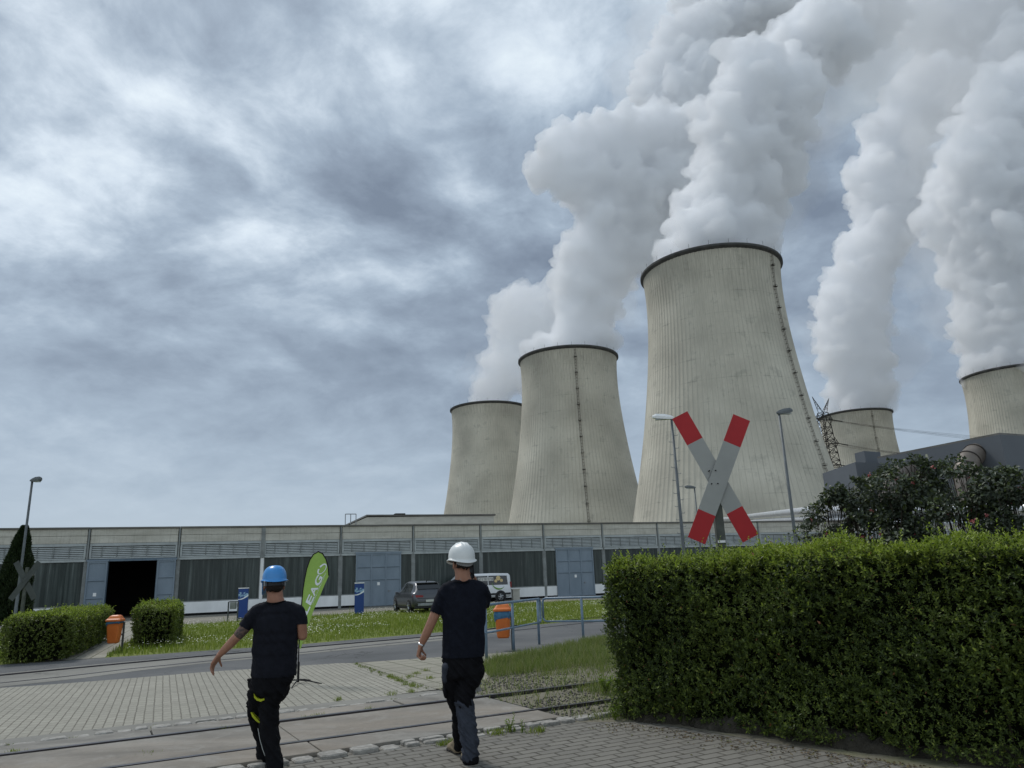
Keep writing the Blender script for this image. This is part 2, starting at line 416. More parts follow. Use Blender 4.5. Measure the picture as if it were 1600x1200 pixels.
# ------------------------------------------------------------------ mesh helpers
class MB:
    def __init__(s):
        s.v = []; s.f = []; s.m = []

    def add(s, vs, fs, mi=0):
        o = len(s.v)
        s.v.extend([tuple(float(c) for c in p) for p in vs])
        s.f.extend([tuple(i + o for i in f) for f in fs])
        s.m.extend([mi] * len(fs))
        return s

    def box(s, c, size, mi=0, yaw=0.0, R=None):
        hx, hy, hz = (x / 2 for x in size)
        if R is None:
            R = Matrix.Rotation(yaw, 3, 'Z')
        c = Vector(c)
        vs = [c + R @ Vector((x * hx, y * hy, z * hz)) for z in (-1, 1) for y in (-1, 1) for x in (-1, 1)]
        return s.add(vs, [(0, 2, 3, 1), (4, 5, 7, 6), (0, 1, 5, 4), (2, 6, 7, 3), (0, 4, 6, 2), (1, 3, 7, 5)], mi)

    def bx(s, x0, x1, y0, y1, z0, z1, mi=0):
        return s.box(((x0 + x1) / 2, (y0 + y1) / 2, (z0 + z1) / 2), (abs(x1 - x0), abs(y1 - y0), abs(z1 - z0)), mi)

    def tube(s, pts, rad, n=8, mi=0, caps=True, sx=1.0):
        pts = [Vector(p) for p in pts]
        if isinstance(rad, (int, float)):
            rad = [rad] * len(pts)
        vs = []
        prev = None
        for i, p in enumerate(pts):
            t = (pts[min(i + 1, len(pts) - 1)] - pts[max(i - 1, 0)]).normalized()
            if prev is None:
                a = Vector((0, 0, 1)) if abs(t.z) < 0.9 else Vector((1, 0, 0))
                u = t.cross(a).normalized()
            else:
                u = (prev - t * prev.dot(t)).normalized()
            w = t.cross(u)
            prev = u
            for k in range(n):
                a = 2 * math.pi * k / n
                vs.append(p + (u * math.cos(a) * sx + w * math.sin(a)) * rad[i])
        fs = []
        for i in range(len(pts) - 1):
            for k in range(n):
                a, b = i * n + k, i * n + (k + 1) % n
                fs.append((a, b, b + n, a + n))
        if caps:
            fs.append(tuple(range(n))[::-1]); fs.append(tuple(range((len(pts) - 1) * n, len(pts) * n)))
        return s.add(vs, fs, mi)

    def lathe(s, prof, n=24, c=(0, 0, 0), mi=0, axis='Z'):
        vs = []
        for r, z in prof:
            for k in range(n):
                a = 2 * math.pi * k / n
                q = (r * math.cos(a), r * math.sin(a), z)
                if axis == 'X':
                    q = (z, q[0], q[1])
                elif axis == 'Y':
                    q = (q[0], z, q[1])
                vs.append((c[0] + q[0], c[1] + q[1], c[2] + q[2]))
        fs = []
        for i in range(len(prof) - 1):
            for k in range(n):
                a, b = i * n + k, i * n + (k + 1) % n
                fs.append((a, b, b + n, a + n))
        return s.add(vs, fs, mi)

    def prism(s, poly, o, ax, ay, th, mi=0):
        """polygon (2D) in plane o,ax,ay extruded by th along ax x ay"""
        o, ax, ay = Vector(o), Vector(ax).normalized(), Vector(ay).normalized()
        nz = ax.cross(ay).normalized()
        k = len(poly)
        vs = [o + ax * x + ay * y for x, y in poly] + [o + ax * x + ay * y + nz * th for x, y in poly]
        fs = [tuple(range(k))[::-1], tuple(range(k, 2 * k))] + [(i, (i + 1) % k, k + (i + 1) % k, k + i) for i in range(k)]
        return s.add(vs, fs, mi)

    def loft(s, rings, mi=0, caps=True):
        n = len(rings[0])
        vs = [p for r in rings for p in r]
        fs = []
        for i in range(len(rings) - 1):
            for k in range(n):
                a, b = i * n + k, i * n + (k + 1) % n
                fs.append((a, b, b + n, a + n))
        if caps:
            fs.append(tuple(range(n))[::-1]); fs.append(tuple(range((len(rings) - 1) * n, len(rings) * n)))
        return s.add(vs, fs, mi)

    def mesh(s, name, mats, smooth=False):
        me = bpy.data.meshes.new(name)
        me.from_pydata(s.v, [], s.f)
        for m in (mats if isinstance(mats, (list, tuple)) else [mats]):
            me.materials.append(m)
        if len(set(s.m)) > 1:
            me.polygons.foreach_set('material_index', s.m)
        if smooth:
            me.polygons.foreach_set('use_smooth', [True] * len(me.polygons))
        bm = bmesh.new(); bm.from_mesh(me)
        bmesh.ops.recalc_face_normals(bm, faces=bm.faces)
        bm.to_mesh(me); bm.free()
        me.update()
        return me

    def build(s, name, mats, parent=None, smooth=False, bevel=0.0, auto=None):
        me = s.mesh(name, mats, smooth)
        o = bpy.data.objects.new(name, me)
        COL.objects.link(o)
        if parent is not None:
            o.parent = parent
        if bevel:
            b = o.modifiers.new('bevel', 'BEVEL'); b.width = bevel; b.segments = 2; b.limit_method = 'ANGLE'
        return o


def tag(o, label=None, cat=None, group=None, kind=None):
    if label: o['label'] = label
    if cat: o['category'] = cat
    if group: o['group'] = group
    if kind: o['kind'] = kind
    return o


def empty(name, loc, label, cat, group=None, rz=0.0):
    o = bpy.data.objects.new(name, None)
    o.location = tuple(float(c) for c in loc)
    o.rotation_euler = (0, 0, rz)
    COL.objects.link(o)
    return tag(o, label, cat, group)


def copy_tree(o, parent=None):
    c = o.copy(); COL.objects.link(c); c.parent = parent
    for ch in list(o.children):
        copy_tree(ch, c)
    return c


def np_mesh(name, co, faces4, mats, rnd=None, parent=None, midx=None, tri=False):
    """fast mesh from numpy arrays; rnd = per-vertex attribute"""
    me = bpy.data.meshes.new(name)
    nv, nf = len(co), len(faces4)
    k = faces4.shape[1]
    me.vertices.add(nv); me.vertices.foreach_set('co', np.asarray(co, dtype=np.float32).ravel())
    me.loops.add(nf * k); me.loops.foreach_set('vertex_index', np.asarray(faces4, dtype=np.int32).ravel())
    me.polygons.add(nf)
    me.polygons.foreach_set('loop_start', np.arange(nf, dtype=np.int32) * k)
    for m in (mats if isinstance(mats, (list, tuple)) else [mats]):
        me.materials.append(m)
    if midx is not None:
        me.polygons.foreach_set('material_index', np.asarray(midx, dtype=np.int32))
    me.update(calc_edges=True)
    if rnd is not None:
        a = me.attributes.new('rnd', 'FLOAT', 'POINT')
        a.data.foreach_set('value', np.asarray(rnd, dtype=np.float32))
    o = bpy.data.objects.new(name, me)
    COL.objects.link(o)
    if parent is not None:
        o.parent = parent
    return o


def norm(a):
    return a / np.maximum(np.linalg.norm(a, axis=-1, keepdims=True), 1e-9)


def leaf_arrays(pos, dirs, nrm, L, W, rnd, fold=0.25):
    """diamond leaves, two triangles folded along the midrib"""
    n = len(pos)
    L = np.broadcast_to(L, (n,))[:, None]; W = np.broadcast_to(W, (n,))[:, None]
    side = norm(np.cross(dirs, nrm))
    up = norm(np.cross(side, dirs))
    a = pos
    tip = pos + dirs * L - up * L * 0.12
    mid = pos + dirs * L * 0.45
    l = mid + side * W * 0.5 + up * W * fold
    r = mid - side * W * 0.5 + up * W * fold
    co = np.stack([a, l, tip, r], 1).reshape(-1, 3)
    i = np.arange(n)[:, None] * 4
    f = np.concatenate([i + np.array([[0, 2, 1]]), i + np.array([[0, 3, 2]])], 1).reshape(-1, 3)
    return co, f, np.repeat(rnd, 4)


def rand_dirs(n):
    return norm(RNG.normal(size=(n, 3)))


# ------------------------------------------------------------------ ground sheets
def sheet(name, pts, z, mat, th=0.0):
    mb = MB()
    mb.add([(p[0], p[1], z) for p in pts], [tuple(range(len(pts)))])
    o = mb.build(name, mat)
    bm = bmesh.new(); bm.from_mesh(o.data)
    bmesh.ops.triangulate(bm, faces=bm.faces)
    for f in bm.faces:
        if f.normal.z < 0:
            f.normal_flip()
    bm.to_mesh(o.data); bm.free()
    return tag(o, kind='structure')


mb = MB()
rr = [0, 60, 200, 800, 3500]
mb.add([(-3500, -3500, 0), (3500, -3500, 0), (3500, 3500, 0), (-3500, 3500, 0)], [(0, 1, 2, 3)])
tag(mb.build('ground', MT['land']), kind='structure')

Wd = np.array([math.cos(.38778), math.sin(.38778)])       # along the hall
Wn = np.array([Wd[1], -Wd[0]])                            # out of the hall, towards the camera
WO = np.array([-27.16, 47.553])


def wp(s, out=0.0):
    q = WO + Wd * s + Wn * out
    return (q[0], q[1])


def gx(*pts):
    return [tuple(G(a, b)[:2]) for a, b in pts]


# road
road_near = [(-34, 6.3)] + gx((0, 1076), (100, 1069), (200, 1061), (320, 1051), (530, 1037), (700, 1027), (800, 1020), (950, 1003)) + [(7, 23.6), (22, 36)]
road_far = [(-45, 9.0), (-24, 15.2)] + gx((0, 1039), (100, 1032), (200, 1025.5), (320, 1017), (470, 1007), (560, 999), (690, 988), (803, 979.5), (950, 966)) + [(9.5, 34.2), (20, 44)]
sheet('road', road_near + road_far[::-1], 0.004, MT['asphalt'])
tn = gx((0, 1074), (130, 1060), (220, 1048), (320, 1037), (470, 1023), (690, 1001), (800, 987))
tf = gx((0, 1053), (160, 1037.5), (320, 1024), (470, 1011), (690, 992), (800, 981))
dl = (np.array(tn[0]) - np.array(tn[1])); dl /= np.linalg.norm(dl)
tn = [tuple(np.array(tn[0]) + dl * 14)] + tn
tf = [tuple(np.array(tf[0]) + dl * 14)] + tf
sheet('track_pavement', tn + tf[::-1], 0.008, MT['trackcon'])
# light forecourt paving
A = np.array(gx((0, 1168))[0]); B = np.array(gx((700, 1076))[0]); dl = (A - B) / np.linalg.norm(A - B)
sheet('forecourt_pavement', [tuple(A + dl * 16), tuple(A), tuple(B), (-1.35, 12.15)] + gx((555, 1037), (530, 1037), (320, 1051), (200, 1061), (100, 1069), (0, 1076)) + [(-34, 6.3)], 0.012, MT['pave1'])
sheet('flagstone_pavement', gx((555, 1037), (700, 1027), (800, 1020), (950, 1003)) + [(7, 23.6), (7, 22.8)] + gx((950, 1008), (890, 1022), (840, 1030), (775, 1045)) + [(-0.62, 12.9), (-0.95, 12.3), (-1.35, 12.15)], 0.016, MT['flags'])
# verge between the flags and the crossing, right side
sheet('verge', [(-1.35, 12.15), (-0.95, 12.3), (-0.62, 12.9)] + gx((775, 1045), (840, 1030), (890, 1022), (950, 1008)) + [(7, 22.8), (14, 24), (14, 8), (4, 5.5), (1.35, 8.9), (0.45, 9.05), (-0.65, 10.9)], 0.020, MT['verge'])
# crossing slabs
r1a, r1b = G(0, 1189)[:2], G(960, 1069)[:2]
RD = (r1b - r1a) / np.linalg.norm(r1b - r1a)
RN = np.array([RD[1], -RD[0]])                             # towards the camera
r2a = G(480, 1166)[:2]
GA = float((r2a - r1a) @ RN)


def rp(s, off):
    q = r1a + RD * s + RN * off
    return (q[0], q[1])


slab_end = float((G(790, 1103)[:2] - r1a) @ RD)
o_near = float((G(560, 1175)[:2] - r1a) @ RN)
sheet('crossing_base', [rp(-24, -1.3), rp(slab_end + 0.15, -1.3), rp(slab_end + 0.15, GA + 0.62), rp(slab_end + 1.15, o_near + 0.3), rp(-24, o_near + 0.3)], 0.014, MT['trackcon'])
sheet('crossing_bed', [rp(-22, -0.62), rp(slab_end + 0.1, -0.62), rp(slab_end + 0.1, GA + 0.62), rp(-22, GA + 0.62)], 0.022, MT['gap'])
# near pavement
sheet('near_pavement', [rp(-22, o_near + 0.05), rp(slab_end + 1.05, o_near + 0.05), (1.35, 8.95), (4.2, 5.6), (7, 2.5), (7, -3), (-12, -3), (-20, -1)], 0.018, MT['pave2'])
# hall yard
sheet('yard', [wp(-40, 0), wp(110, 0), (60, 50)] + gx((960, 936.5), (820, 941.5), (690, 949), (560, 958), (460, 965), (330, 974), (275, 976.5)) + [wp(-6, 9.5), wp(-40, 9.5)], 0.004, MT['yard'])
# footpath to the hall door
Pn = np.array([-Wn[0], -Wn[1]])
pa, pb = G(70, 1034)[:2], G(163, 1028)[:2]
pbl = pb + Wd * 0.0
sheet('footpath', [tuple(pa), tuple(pb), tuple(pb + Pn * 30.5), tuple(pb - Wd * 1.65 + Pn * 30.5), tuple(pb - Wd * 1.65 + Pn * 2.2)], 0.010, MT['path'])

# slabs of the crossing: real panels with gaps beside the rails
rng = random.Random(3)
sj = float((G(452, 1154)[:2] - r1a) @ RD); sj2 = float((G(495, 1178)[:2] - r1a) @ RD)
mb = MB()
GAP = 0.05
RW = 0.035
zs = 0.055
for (o0, o1, first, step) in ((-0.60, -RW - 0.01, sj + 1.7 - 21, 3.0), (RW + GAP, GA - RW - 0.008, sj - 21, 3.0), (GA + RW + 0.03, o_near - 0.0, sj2 - 21, 3.0)):
    s = first + 0.0
    while s < slab_end:
        e = min(s + step, slab_end)
        q = [rp(s + 0.009, o0), rp(e - 0.009, o0), rp(e - 0.009, o1), rp(s + 0.009, o1)]
        dz = rng.uniform(-0.006, 0.006)
        mb.add([(x, y, 0.0) for x, y in q] + [(x, y, zs + dz) for x, y in q], [(4, 5, 6, 7), (0, 1, 5, 4), (1, 2, 6, 5), (2, 3, 7, 6), (3, 0, 4, 7)])
        s += step
tag(mb.build('crossing_slabs', MT['slab'], bevel=0.008), kind='structure')


# rails (head + web + foot) of the near crossing and of the track in the road
def rail(name, pts, label, top=0.07, hw=0.034, h=0.14, mats=None):
    t = empty(name, (0, 0, 0), label, 'rail', 'rails of the works railway')
    prof = [(-hw, top), (hw, top), (hw, top - 0.035), (0.009, top - 0.05), (0.009, top - h + 0.02), (0.06, top - h), (-0.06, top - h), (-0.009, top - h + 0.02), (-0.009, top - 0.05), (-hw, top - 0.035)]
    rings = []
    pts = [np.array(p) for p in pts]
    for i, p in enumerate(pts):
        d = pts[min(i + 1, len(pts) - 1)] - pts[max(i - 1, 0)]
        d = d / np.linalg.norm(d)
        n = np.array([d[1], -d[0]])
        rings.append([(p[0] + n[0] * x, p[1] + n[1] * x, z) for x, z in prof])
    m1 = MB().loft([r[:4] + r[8:] for r in rings])
    m1.build('rail_head', MT['rail'], t)
    MB().loft([r[3:9] for r in rings]).build('rail_web', MT['rust'], t)
    return t


rail('rail', [rp(-22, 0.0), rp(0, 0), rp(6, 0), rp(12, -0.02), rp(22, -0.3)], 'far rail of the nearest track, its end raised over gravel by the hedge', 0.066, hw=0.04)
rail('rail', [rp(-22, GA), rp(6, GA), rp(12, GA), rp(22, GA - 0.2)], 'near rail of the nearest track, sunk in the concrete slabs by the men', 0.060)
fr = gx((0, 1056.5), (160, 1041), (320, 1026), (470, 1013), (690, 994), (803, 978.5), (950, 963.5), (1100, 949))
nr = gx((0, 1068), (100, 1058), (200, 1046), (320, 1034), (470, 1020.5), (560, 1010.5), (690, 998))
fr = [tuple(np.array(fr[0]) + dl * 0 + (np.array(fr[0]) - np.array(fr[1])) / np.linalg.norm(np.array(fr[0]) - np.array(fr[1])) * 14)] + fr
nr = [tuple(np.array(nr[0]) + (np.array(nr[0]) - np.array(nr[1])) / np.linalg.norm(np.array(nr[0]) - np.array(nr[1])) * 14)] + nr
q1, q0 = np.array(nr[-1]), np.array(nr[-2]); dd = (q1 - q0) / np.linalg.norm(q1 - q0)
rail('rail', fr, 'far rail of the track across the road, running on into the lawn edge', 0.035, hw=0.045)
rail('rail', nr + [tuple(q1 + np.array([0.70, 0.71]) * 8), tuple(q1 + np.array([0.70, 0.71]) * 20)], 'near rail of the track sunk in the road', 0.016, hw=0.04)


# irregular granite setts along both slab edges
def setts(name, a, b, width, n, label=None):
    mb = MB()
    r = random.Random(len(name) + n)
    a = np.array(a); b = np.array(b); L = np.linalg.norm(b - a); d = (b - a) / L; nn = np.array([d[1], -d[0]])
    s = 0
    while s < L:
        w = r.uniform(0.13, 0.30)
        k = r.choice((1, 1, 2))
        for j in range(k):
            c = a + d * (s + w / 2) + nn * ((j + 0.5) / k - 0.5) * width
            hh = r.uniform(0.028, 0.062)
            pts = []
            m = 7
            for i in range(m):
                an = 2 * math.pi * i / m + r.uniform(-.2, .2)
                ex = abs(math.cos(an)) ** 0.5 * (1 if math.cos(an) > 0 else -1)
                ey = abs(math.sin(an)) ** 0.5 * (1 if math.sin(an) > 0 else -1)
                q = c + d * ex * w * 0.47 + nn * ey * width / k * 0.46
                pts.append(q)
            ring = lambda sc, z: [tuple(c + (q - c) * sc) + (z,) for q in pts]
            mb.loft([ring(1, 0), ring(1, hh - 0.012), ring(0.88, hh)])
        s += w + r.uniform(0.008, 0.03)
    return tag(mb.build(name, MT['stone']), kind='structure')


setts('kerb_setts', rp(-16, -0.74), rp(slab_end - 0.4, -0.74), 0.22, 5)
setts('kerb_setts', rp(-16, o_near + 0.13), rp(slab_end + 0.75, o_near + 0.10), 0.24, 9)

# ------------------------------------------------------------------ cooling towers
TP = [(113, 25.9), (112.2, 25.75), (108, 25.35), (100, 25.15), (92, 25.5), (82, 26.4), (72, 27.3), (62, 28.6), (53, 30.1), (42, 32.2), (30, 34.6), (20, 36.7), (9, 39.2)]
TZ = np.array([p[0] for p in TP][::-1]); TR = np.array([p[1] for p in TP][::-1])


def trad(z):
    return float(np.interp(z, TZ, TR))


def tower_meshes():
    NR = 108
    zs_ = np.concatenate([np.linspace(9, 108, 46), [110.5, 112.2]])
    # smooth radius
    k = np.polyfit(TZ, TR, 5)
    ang, off = [], []
    for i in range(NR):
        for a_, o_ in ((0.0, 0.0), (0.66, 0.0), (0.76, 0.09), (0.90, 0.09)):
            ang.append(2 * math.pi * (i + a_) / NR); off.append(o_)
    ang = np.array(ang); off = np.array(off)
    n = len(ang)
    co = []
    for z in zs_:
        r = np.polyval(k, z) + off
        co.append(np.stack([r * np.cos(ang), r * np.sin(ang), np.full(n, z)], 1))
    co = np.concatenate(co)
    i, j = np.meshgrid(np.arange(len(zs_) - 1), np.arange(n), indexing='ij')
    a = i * n + j; b = i * n + (j + 1) % n
    f = np.stack([a, b, b + n, a + n], -1).reshape(-1, 4)
    return co, f, k


T_CO, T_F, T_K = tower_meshes()


def tower(x, y, label, ladder_px=None):
    t = empty('cooling_tower', (x, y, 0), label, 'cooling tower', 'hyperbolic cooling towers of the power station')
    if not hasattr(tower, 'sh'):
        sh = np_mesh('shell', T_CO, T_F, MT['tower'], parent=t)
        tower.sh = sh
        mb = MB().lathe([(25.75, 111.9), (26.6, 112.5), (26.8, 112.7), (26.8, 113.45), (26.4, 113.55), (25.0, 113.5), (24.7, 112.2), (24.6, 60), (25.2, 60)], 128)
        tower.rim = mb.build('rim', MT['rim'], t, smooth=False)
        tower.rod = MB().tube([(26.6, 0, 113.5), (26.6, 0, 115.2)], 0.05, 4).mesh('lightning_rod', MT['ladder'])
        a1, a2 = 2 * math.pi * .5 / 36, 2 * math.pi / 36
        tower.col = MB().tube([(42, 0, 0), (39.4 * math.cos(a1), 39.4 * math.sin(a1), 9.2), (42 * math.cos(a2), 42 * math.sin(a2), 0)], 0.5, 6).mesh('support_column', MT['precast'])
    else:
        for src in (tower.sh, tower.rim):
            c = src.copy(); COL.objects.link(c); c.parent = t
    for nm, me, cnt in (('lightning_rod', tower.rod, 24), ('support_column', tower.col, 36)):
        for i in range(cnt):
            c = bpy.data.objects.new(nm, me); COL.objects.link(c); c.parent = t; c.rotation_euler = (0, 0, 2 * math.pi * i / cnt)
    if ladder_px:
        g = G(ladder_px[0], ladder_px[1], 112.0)
        a = math.atan2(g[1] - y, g[0] - x)
        zz = np.linspace(3, 113, 60)
        R = [float(np.polyval(T_K, max(z, 9))) + 0.75 for z in zz]
        d = Vector((math.cos(a), math.sin(a), 0)); p_ = Vector((-math.sin(a), math.cos(a), 0))
        mb = MB()
        for sgn in (-0.42, 0.42):
            mb.tube([d * r + p_ * sgn + Vector((0, 0, z)) for r, z in zip(R, zz)], 0.08, 4)
        for z in np.arange(10, 113, 1.6):
            r = float(np.polyval(T_K, z)) + 0.75
            c = d * r + Vector((0, 0, z))
            mb.tube([c - p_ * 0.42, c + p_ * 0.42], 0.06, 4)
            mb.tube([c, c - d * 0.8], 0.08, 4)
        lad = mb.build('ladder', MT['ladder2'], t)
        for z in np.arange(17, 112, 8.2):
            mb = MB()
            r = float(np.polyval(T_K, z)) + 0.75
            c = d * r + Vector((0, 0, z))
            mb.box(c, (1.0, 1.5, 0.12), yaw=a)
            mb.box(c + Vector((0, 0, 0.56)) + d * 0.45, (0.07, 1.5, 0.06), yaw=a)
            for sgn in (-0.7, 0.7):
                mb.box(c + Vector((0, 0, 0.3)) + d * 0.45 + p_ * sgn, (0.07, 0.07, 0.46), yaw=a)
            mb.build('ladder_platform', MT['ladder'], lad)
    return t


T3 = (78.6, 267.9); T2 = (30.5, 380.4); T1 = (-16.3, 493.8); T5 = (264.8, 563.2); T6 = (311.5, 450.5)
tower(*T3, 'largest and nearest cooling tower, behind the red and white crossbuck', (1208, 394))
tower(*T2, 'middle cooling tower of the left three, with a ladder down its centre', (899, 541))
tower(*T1, 'leftmost cooling tower, partly behind the middle one', None)
tower(*T5, 'small far cooling tower behind the lattice pylon', (1362, 640))
tower(*T6, 'cooling tower cut by the right edge of the photo', None)


# ------------------------------------------------------------------ steam plumes
def steam_mat(name, dens):
    m, t = new_mat(name)
    v = t.n('ShaderNodeVolumePrincipled')
    t.put(v.inputs['Color'], (0.982, 0.987, 0.994, 1))
    t.put(v.inputs['Density'], dens)
    t.put(v.inputs['Anisotropy'], 0.0)
    o = t.n('ShaderNodeOutputMaterial')
    t.put(o.inputs['Volume'], v.outputs[0])
    return m


def icos(sub=2):
    bm = bmesh.new(); bmesh.ops.create_icosphere(bm, subdivisions=sub, radius=1.0)
    v = np.array([tuple(x.co) for x in bm.verts]); f = np.array([[q.index for q in p.verts] for p in bm.faces])
    bm.free(); return v, f


ICO1, ICO2, ICO3 = icos(1), icos(2), icos(3)


def remeshed(name, co, f, voxel, smooth=0, sm_f=0.5):
    """union of overlapping closed shells -> one continuous surface; returns the mesh"""
    o = np_mesh(name + '_src', co, f, [])
    r = o.modifiers.new('r', 'REMESH'); r.mode = 'VOXEL'; r.voxel_size = voxel; r.use_smooth_shade = True
    if smooth:
        s = o.modifiers.new('s', 'SMOOTH'); s.iterations = smooth; s.factor = sm_f
    dg = bpy.context.evaluated_depsgraph_get()
    dg.update()
    me = bpy.data.meshes.new_from_object(o.evaluated_get(dg))
    src = o.data
    bpy.data.objects.remove(o); bpy.data.meshes.remove(src)
    me.name = name
    return me


def get_co(me):
    a = np.empty(len(me.vertices) * 3, dtype=np.float32); me.vertices.foreach_get('co', a)
    n = np.empty(len(me.vertices) * 3, dtype=np.float32); me.vertices.foreach_get('normal', n)
    return a.reshape(-1, 3).astype(float), n.reshape(-1, 3).astype(float)


def set_co(me, co):
    me.vertices.foreach_set('co', np.asarray(co, dtype=np.float32).ravel()); me.update()


def biggest_piece(me):
    """drop small loose shells and inner pockets"""
    bm = bmesh.new(); bm.from_mesh(me); bm.verts.ensure_lookup_table()
    seen = np.zeros(len(bm.verts), bool); groups = []
    for v in bm.verts:
        if seen[v.index]: continue
        st = [v]; seen[v.index] = True; g = []
        while st:
            x = st.pop(); g.append(x)
            for e in x.link_edges:
                y = e.other_vert(x)
                if not seen[y.index]:
                    seen[y.index] = True; st.append(y)
        groups.append(g)
    groups.sort(key=len)
    for g in [g for g in groups if len(g) < 0.04 * len(groups[-1])]:
        bmesh.ops.delete(bm, geom=g, context='VERTS')
    bm.to_mesh(me); bm.free(); me.update()
    return me


def plume(name, label, Y, blobs, dens, seed, voxel=1.3, wisps=None, wd=0.045, base=None):
    r = np.random.default_rng(seed)
    cs, fs, o = [], [], 0
    vv, ff = ICO2
    vs1, fs1 = ICO1

    def addb(c, rad, small=False):
        nonlocal o
        v_, f_ = (vs1, fs1) if small else (vv, ff)
        cs.append(v_ * rad + c); fs.append(f_ + o); o += len(v_)
    for b in blobs:
        px, py, rad = b[:3]
        yy = Y + (b[3] if len(b) > 3 else 0)
        c = P(px, py, yy)
        R = rad * yy / FPX * 0.93
        addb(c, R)
        for k in range(34):
            d = norm(r.normal(size=3))
            rk = R * r.uniform(0.16, 0.40)
            addb(c + d * (R * 0.90), rk, True)
    if base is not None:
        bx_, by_ = base
        for i, z in enumerate((106, 111, 116, 122)):
            for k in range(14):
                a = r.uniform(0, 6.28); q = 12 * math.sqrt(r.uniform(0, 1))
                addb(np.array([bx_ + q * math.cos(a), by_ + q * math.sin(a), z]), r.uniform(5, 7.0), False)
    co = np.concatenate(cs); f = np.concatenate(fs)
    me = remeshed(name, co, f, voxel, 1, 0.5)
    c, n = get_co(me)
    d = np.empty(len(c))
    for i, p in enumerate(c):
        q = Vector(p)
        a = noise.fractal(q * 0.06, 1.0, 2.0, 2) * 2.6
        b = (abs(noise.noise(q * 0.05)) - 0.2) * 12.0 + (abs(noise.noise(q * 0.12)) - 0.2) * 9.0 + (abs(noise.noise(q * 0.28)) - 0.15) * 4.8 + (abs(noise.noise(q * 0.8)) - 0.1) * 1.3
        d[i] = a + b - 0.5
    c = c + n * d[:, None]
    fa = np.empty(len(me.loop_triangles) * 3, dtype=np.int32) if False else None
    me.calc_loop_triangles()
    fa = np.empty(len(me.loop_triangles) * 3, dtype=np.int32); me.loop_triangles.foreach_get('vertices', fa)
    bpy.data.meshes.remove(me)
    me = remeshed(name, c, fa.reshape(-1, 3), voxel * 0.9, 0)
    me = biggest_piece(me)
    c, n = get_co(me)
    d = np.array([(abs(noise.noise(Vector(p) * 0.5)) - 0.12) * 1.1 for p in c])
    c = c + n * d[:, None]
    org = np.array([base[0], base[1], 113.0]) if base is not None else c.mean(0)
    set_co(me, c - org)
    me.materials.clear(); me.materials.append(steam_mat(name + '_steam', dens))
    ob = bpy.data.objects.new('steam_plume', me)
    ob.location = tuple(org)
    COL.objects.link(ob)
    if wisps:
        cs, fs, o = [], [], 0
        for b in wisps:
            yy = Y + (b[3] if len(b) > 3 else 0)
            c_ = P(b[0], b[1], yy); R_ = b[2] * yy / FPX
            cs.append(vv * R_ + c_); fs.append(ff + o); o += len(vv)
            for k in range(12):
                dd_ = norm(r.normal(size=3)); rk = R_ * r.uniform(0.25, 0.5)
                cs.append(vs1 * rk + c_ + dd_ * R_ * 0.85); fs.append(fs1 + o); o += len(vs1)
        mw = remeshed(name + '_w', np.concatenate(cs), np.concatenate(fs), voxel * 2, 2, 0.5)
        cw, nw = get_co(mw)
        dw = np.array([(abs(noise.noise(Vector(p) * 0.05)) - 0.15) * 22 + (abs(noise.noise(Vector(p) * 0.13)) - 0.15) * 9 for p in cw])
        cw = cw + nw * dw[:, None]
        mw.calc_loop_triangles()
        fa = np.empty(len(mw.loop_triangles) * 3, dtype=np.int32); mw.loop_triangles.foreach_get('vertices', fa)
        bpy.data.meshes.remove(mw)
        mw = biggest_piece(remeshed(name + '_w', cw, fa.reshape(-1, 3), voxel * 2, 3, 0.5))
        cw, nw = get_co(mw)
        set_co(mw, cw - org)
        mw.materials.clear(); mw.materials.append(steam_mat(name + '_thin_steam', dens * wd))
        w_ = bpy.data.objects.new('thin_steam', mw); COL.objects.link(w_); w_.parent = ob
    return tag(ob, label, 'steam plume', 'steam plumes rising from the cooling towers')


plume('p3', 'thick steam plume rising from the largest cooling tower', 268, [
    (1128, 385, 82), (1126, 345, 76), (1128, 305, 72), (1150, 280, 80), (1150, 240, 84), (1175, 200, 82), (1185, 160, 78), (1152, 130, 44),
    (1160, 112, 32), (1215, 130, 62), (1205, 190, 78), (1190, 240, 76), (1188, 290, 52), (1185, 340, 40), (1240, 90, 70, 20), (1290, 60, 80, 30), (1130, 180, 40), (1095, 265, 34)],
    0.25, 1, 0.95, base=T3, wisps=[(1200, 330, 50), (1235, 250, 60), (1275, 190, 70, 10), (1310, 110, 90, 20), (1360, 50, 110, 30), (1100, 330, 50)])
plume('p2', 'billowing steam plume bulging left above the middle cooling tower', 382, [
    (908, 528, 42), (906, 490, 46), (903, 450, 46), (905, 410, 48), (932, 395, 54), (955, 352, 58), (990, 335, 70), (945, 300, 62), (905, 280, 52),
    (872, 248, 42), (852, 243, 24), (888, 222, 42), (930, 215, 46), (985, 240, 72), (1035, 225, 70), (1040, 300, 66), (985, 400, 40), (960, 440, 34), (958, 480, 20),
    (1080, 165, 80, 30), (1052, 70, 50, 40), (1030, 120, 44, 40), (1100, 70, 72, 40), (1170, 40, 80, 40), (1260, 10, 90, 40), (1340, 20, 80, 60), (1010, 150, 32, 30), (1110, 0, 60, 60), (1230, 90, 60, 50)],
    0.19, 2, 1.1, base=T2, wisps=[(965, 470, 40), (1010, 390, 60), (1060, 340, 60), (1000, 130, 60, 30), (1060, 60, 90, 40), (1180, 0, 120, 40), (1350, -10, 140, 60)])
plume('p1', 'short steam plume behind the left of the middle plume, from the leftmost tower', 494, [
    (770, 610, 38), (785, 580, 42), (795, 545, 40), (798, 510, 44), (800, 480, 42), (830, 475, 34), (850, 520, 50), (835, 580, 52), (850, 470, 28)],
    0.07, 3, 1.4, base=T1, wisps=[(850, 560, 60), (760, 590, 40)])
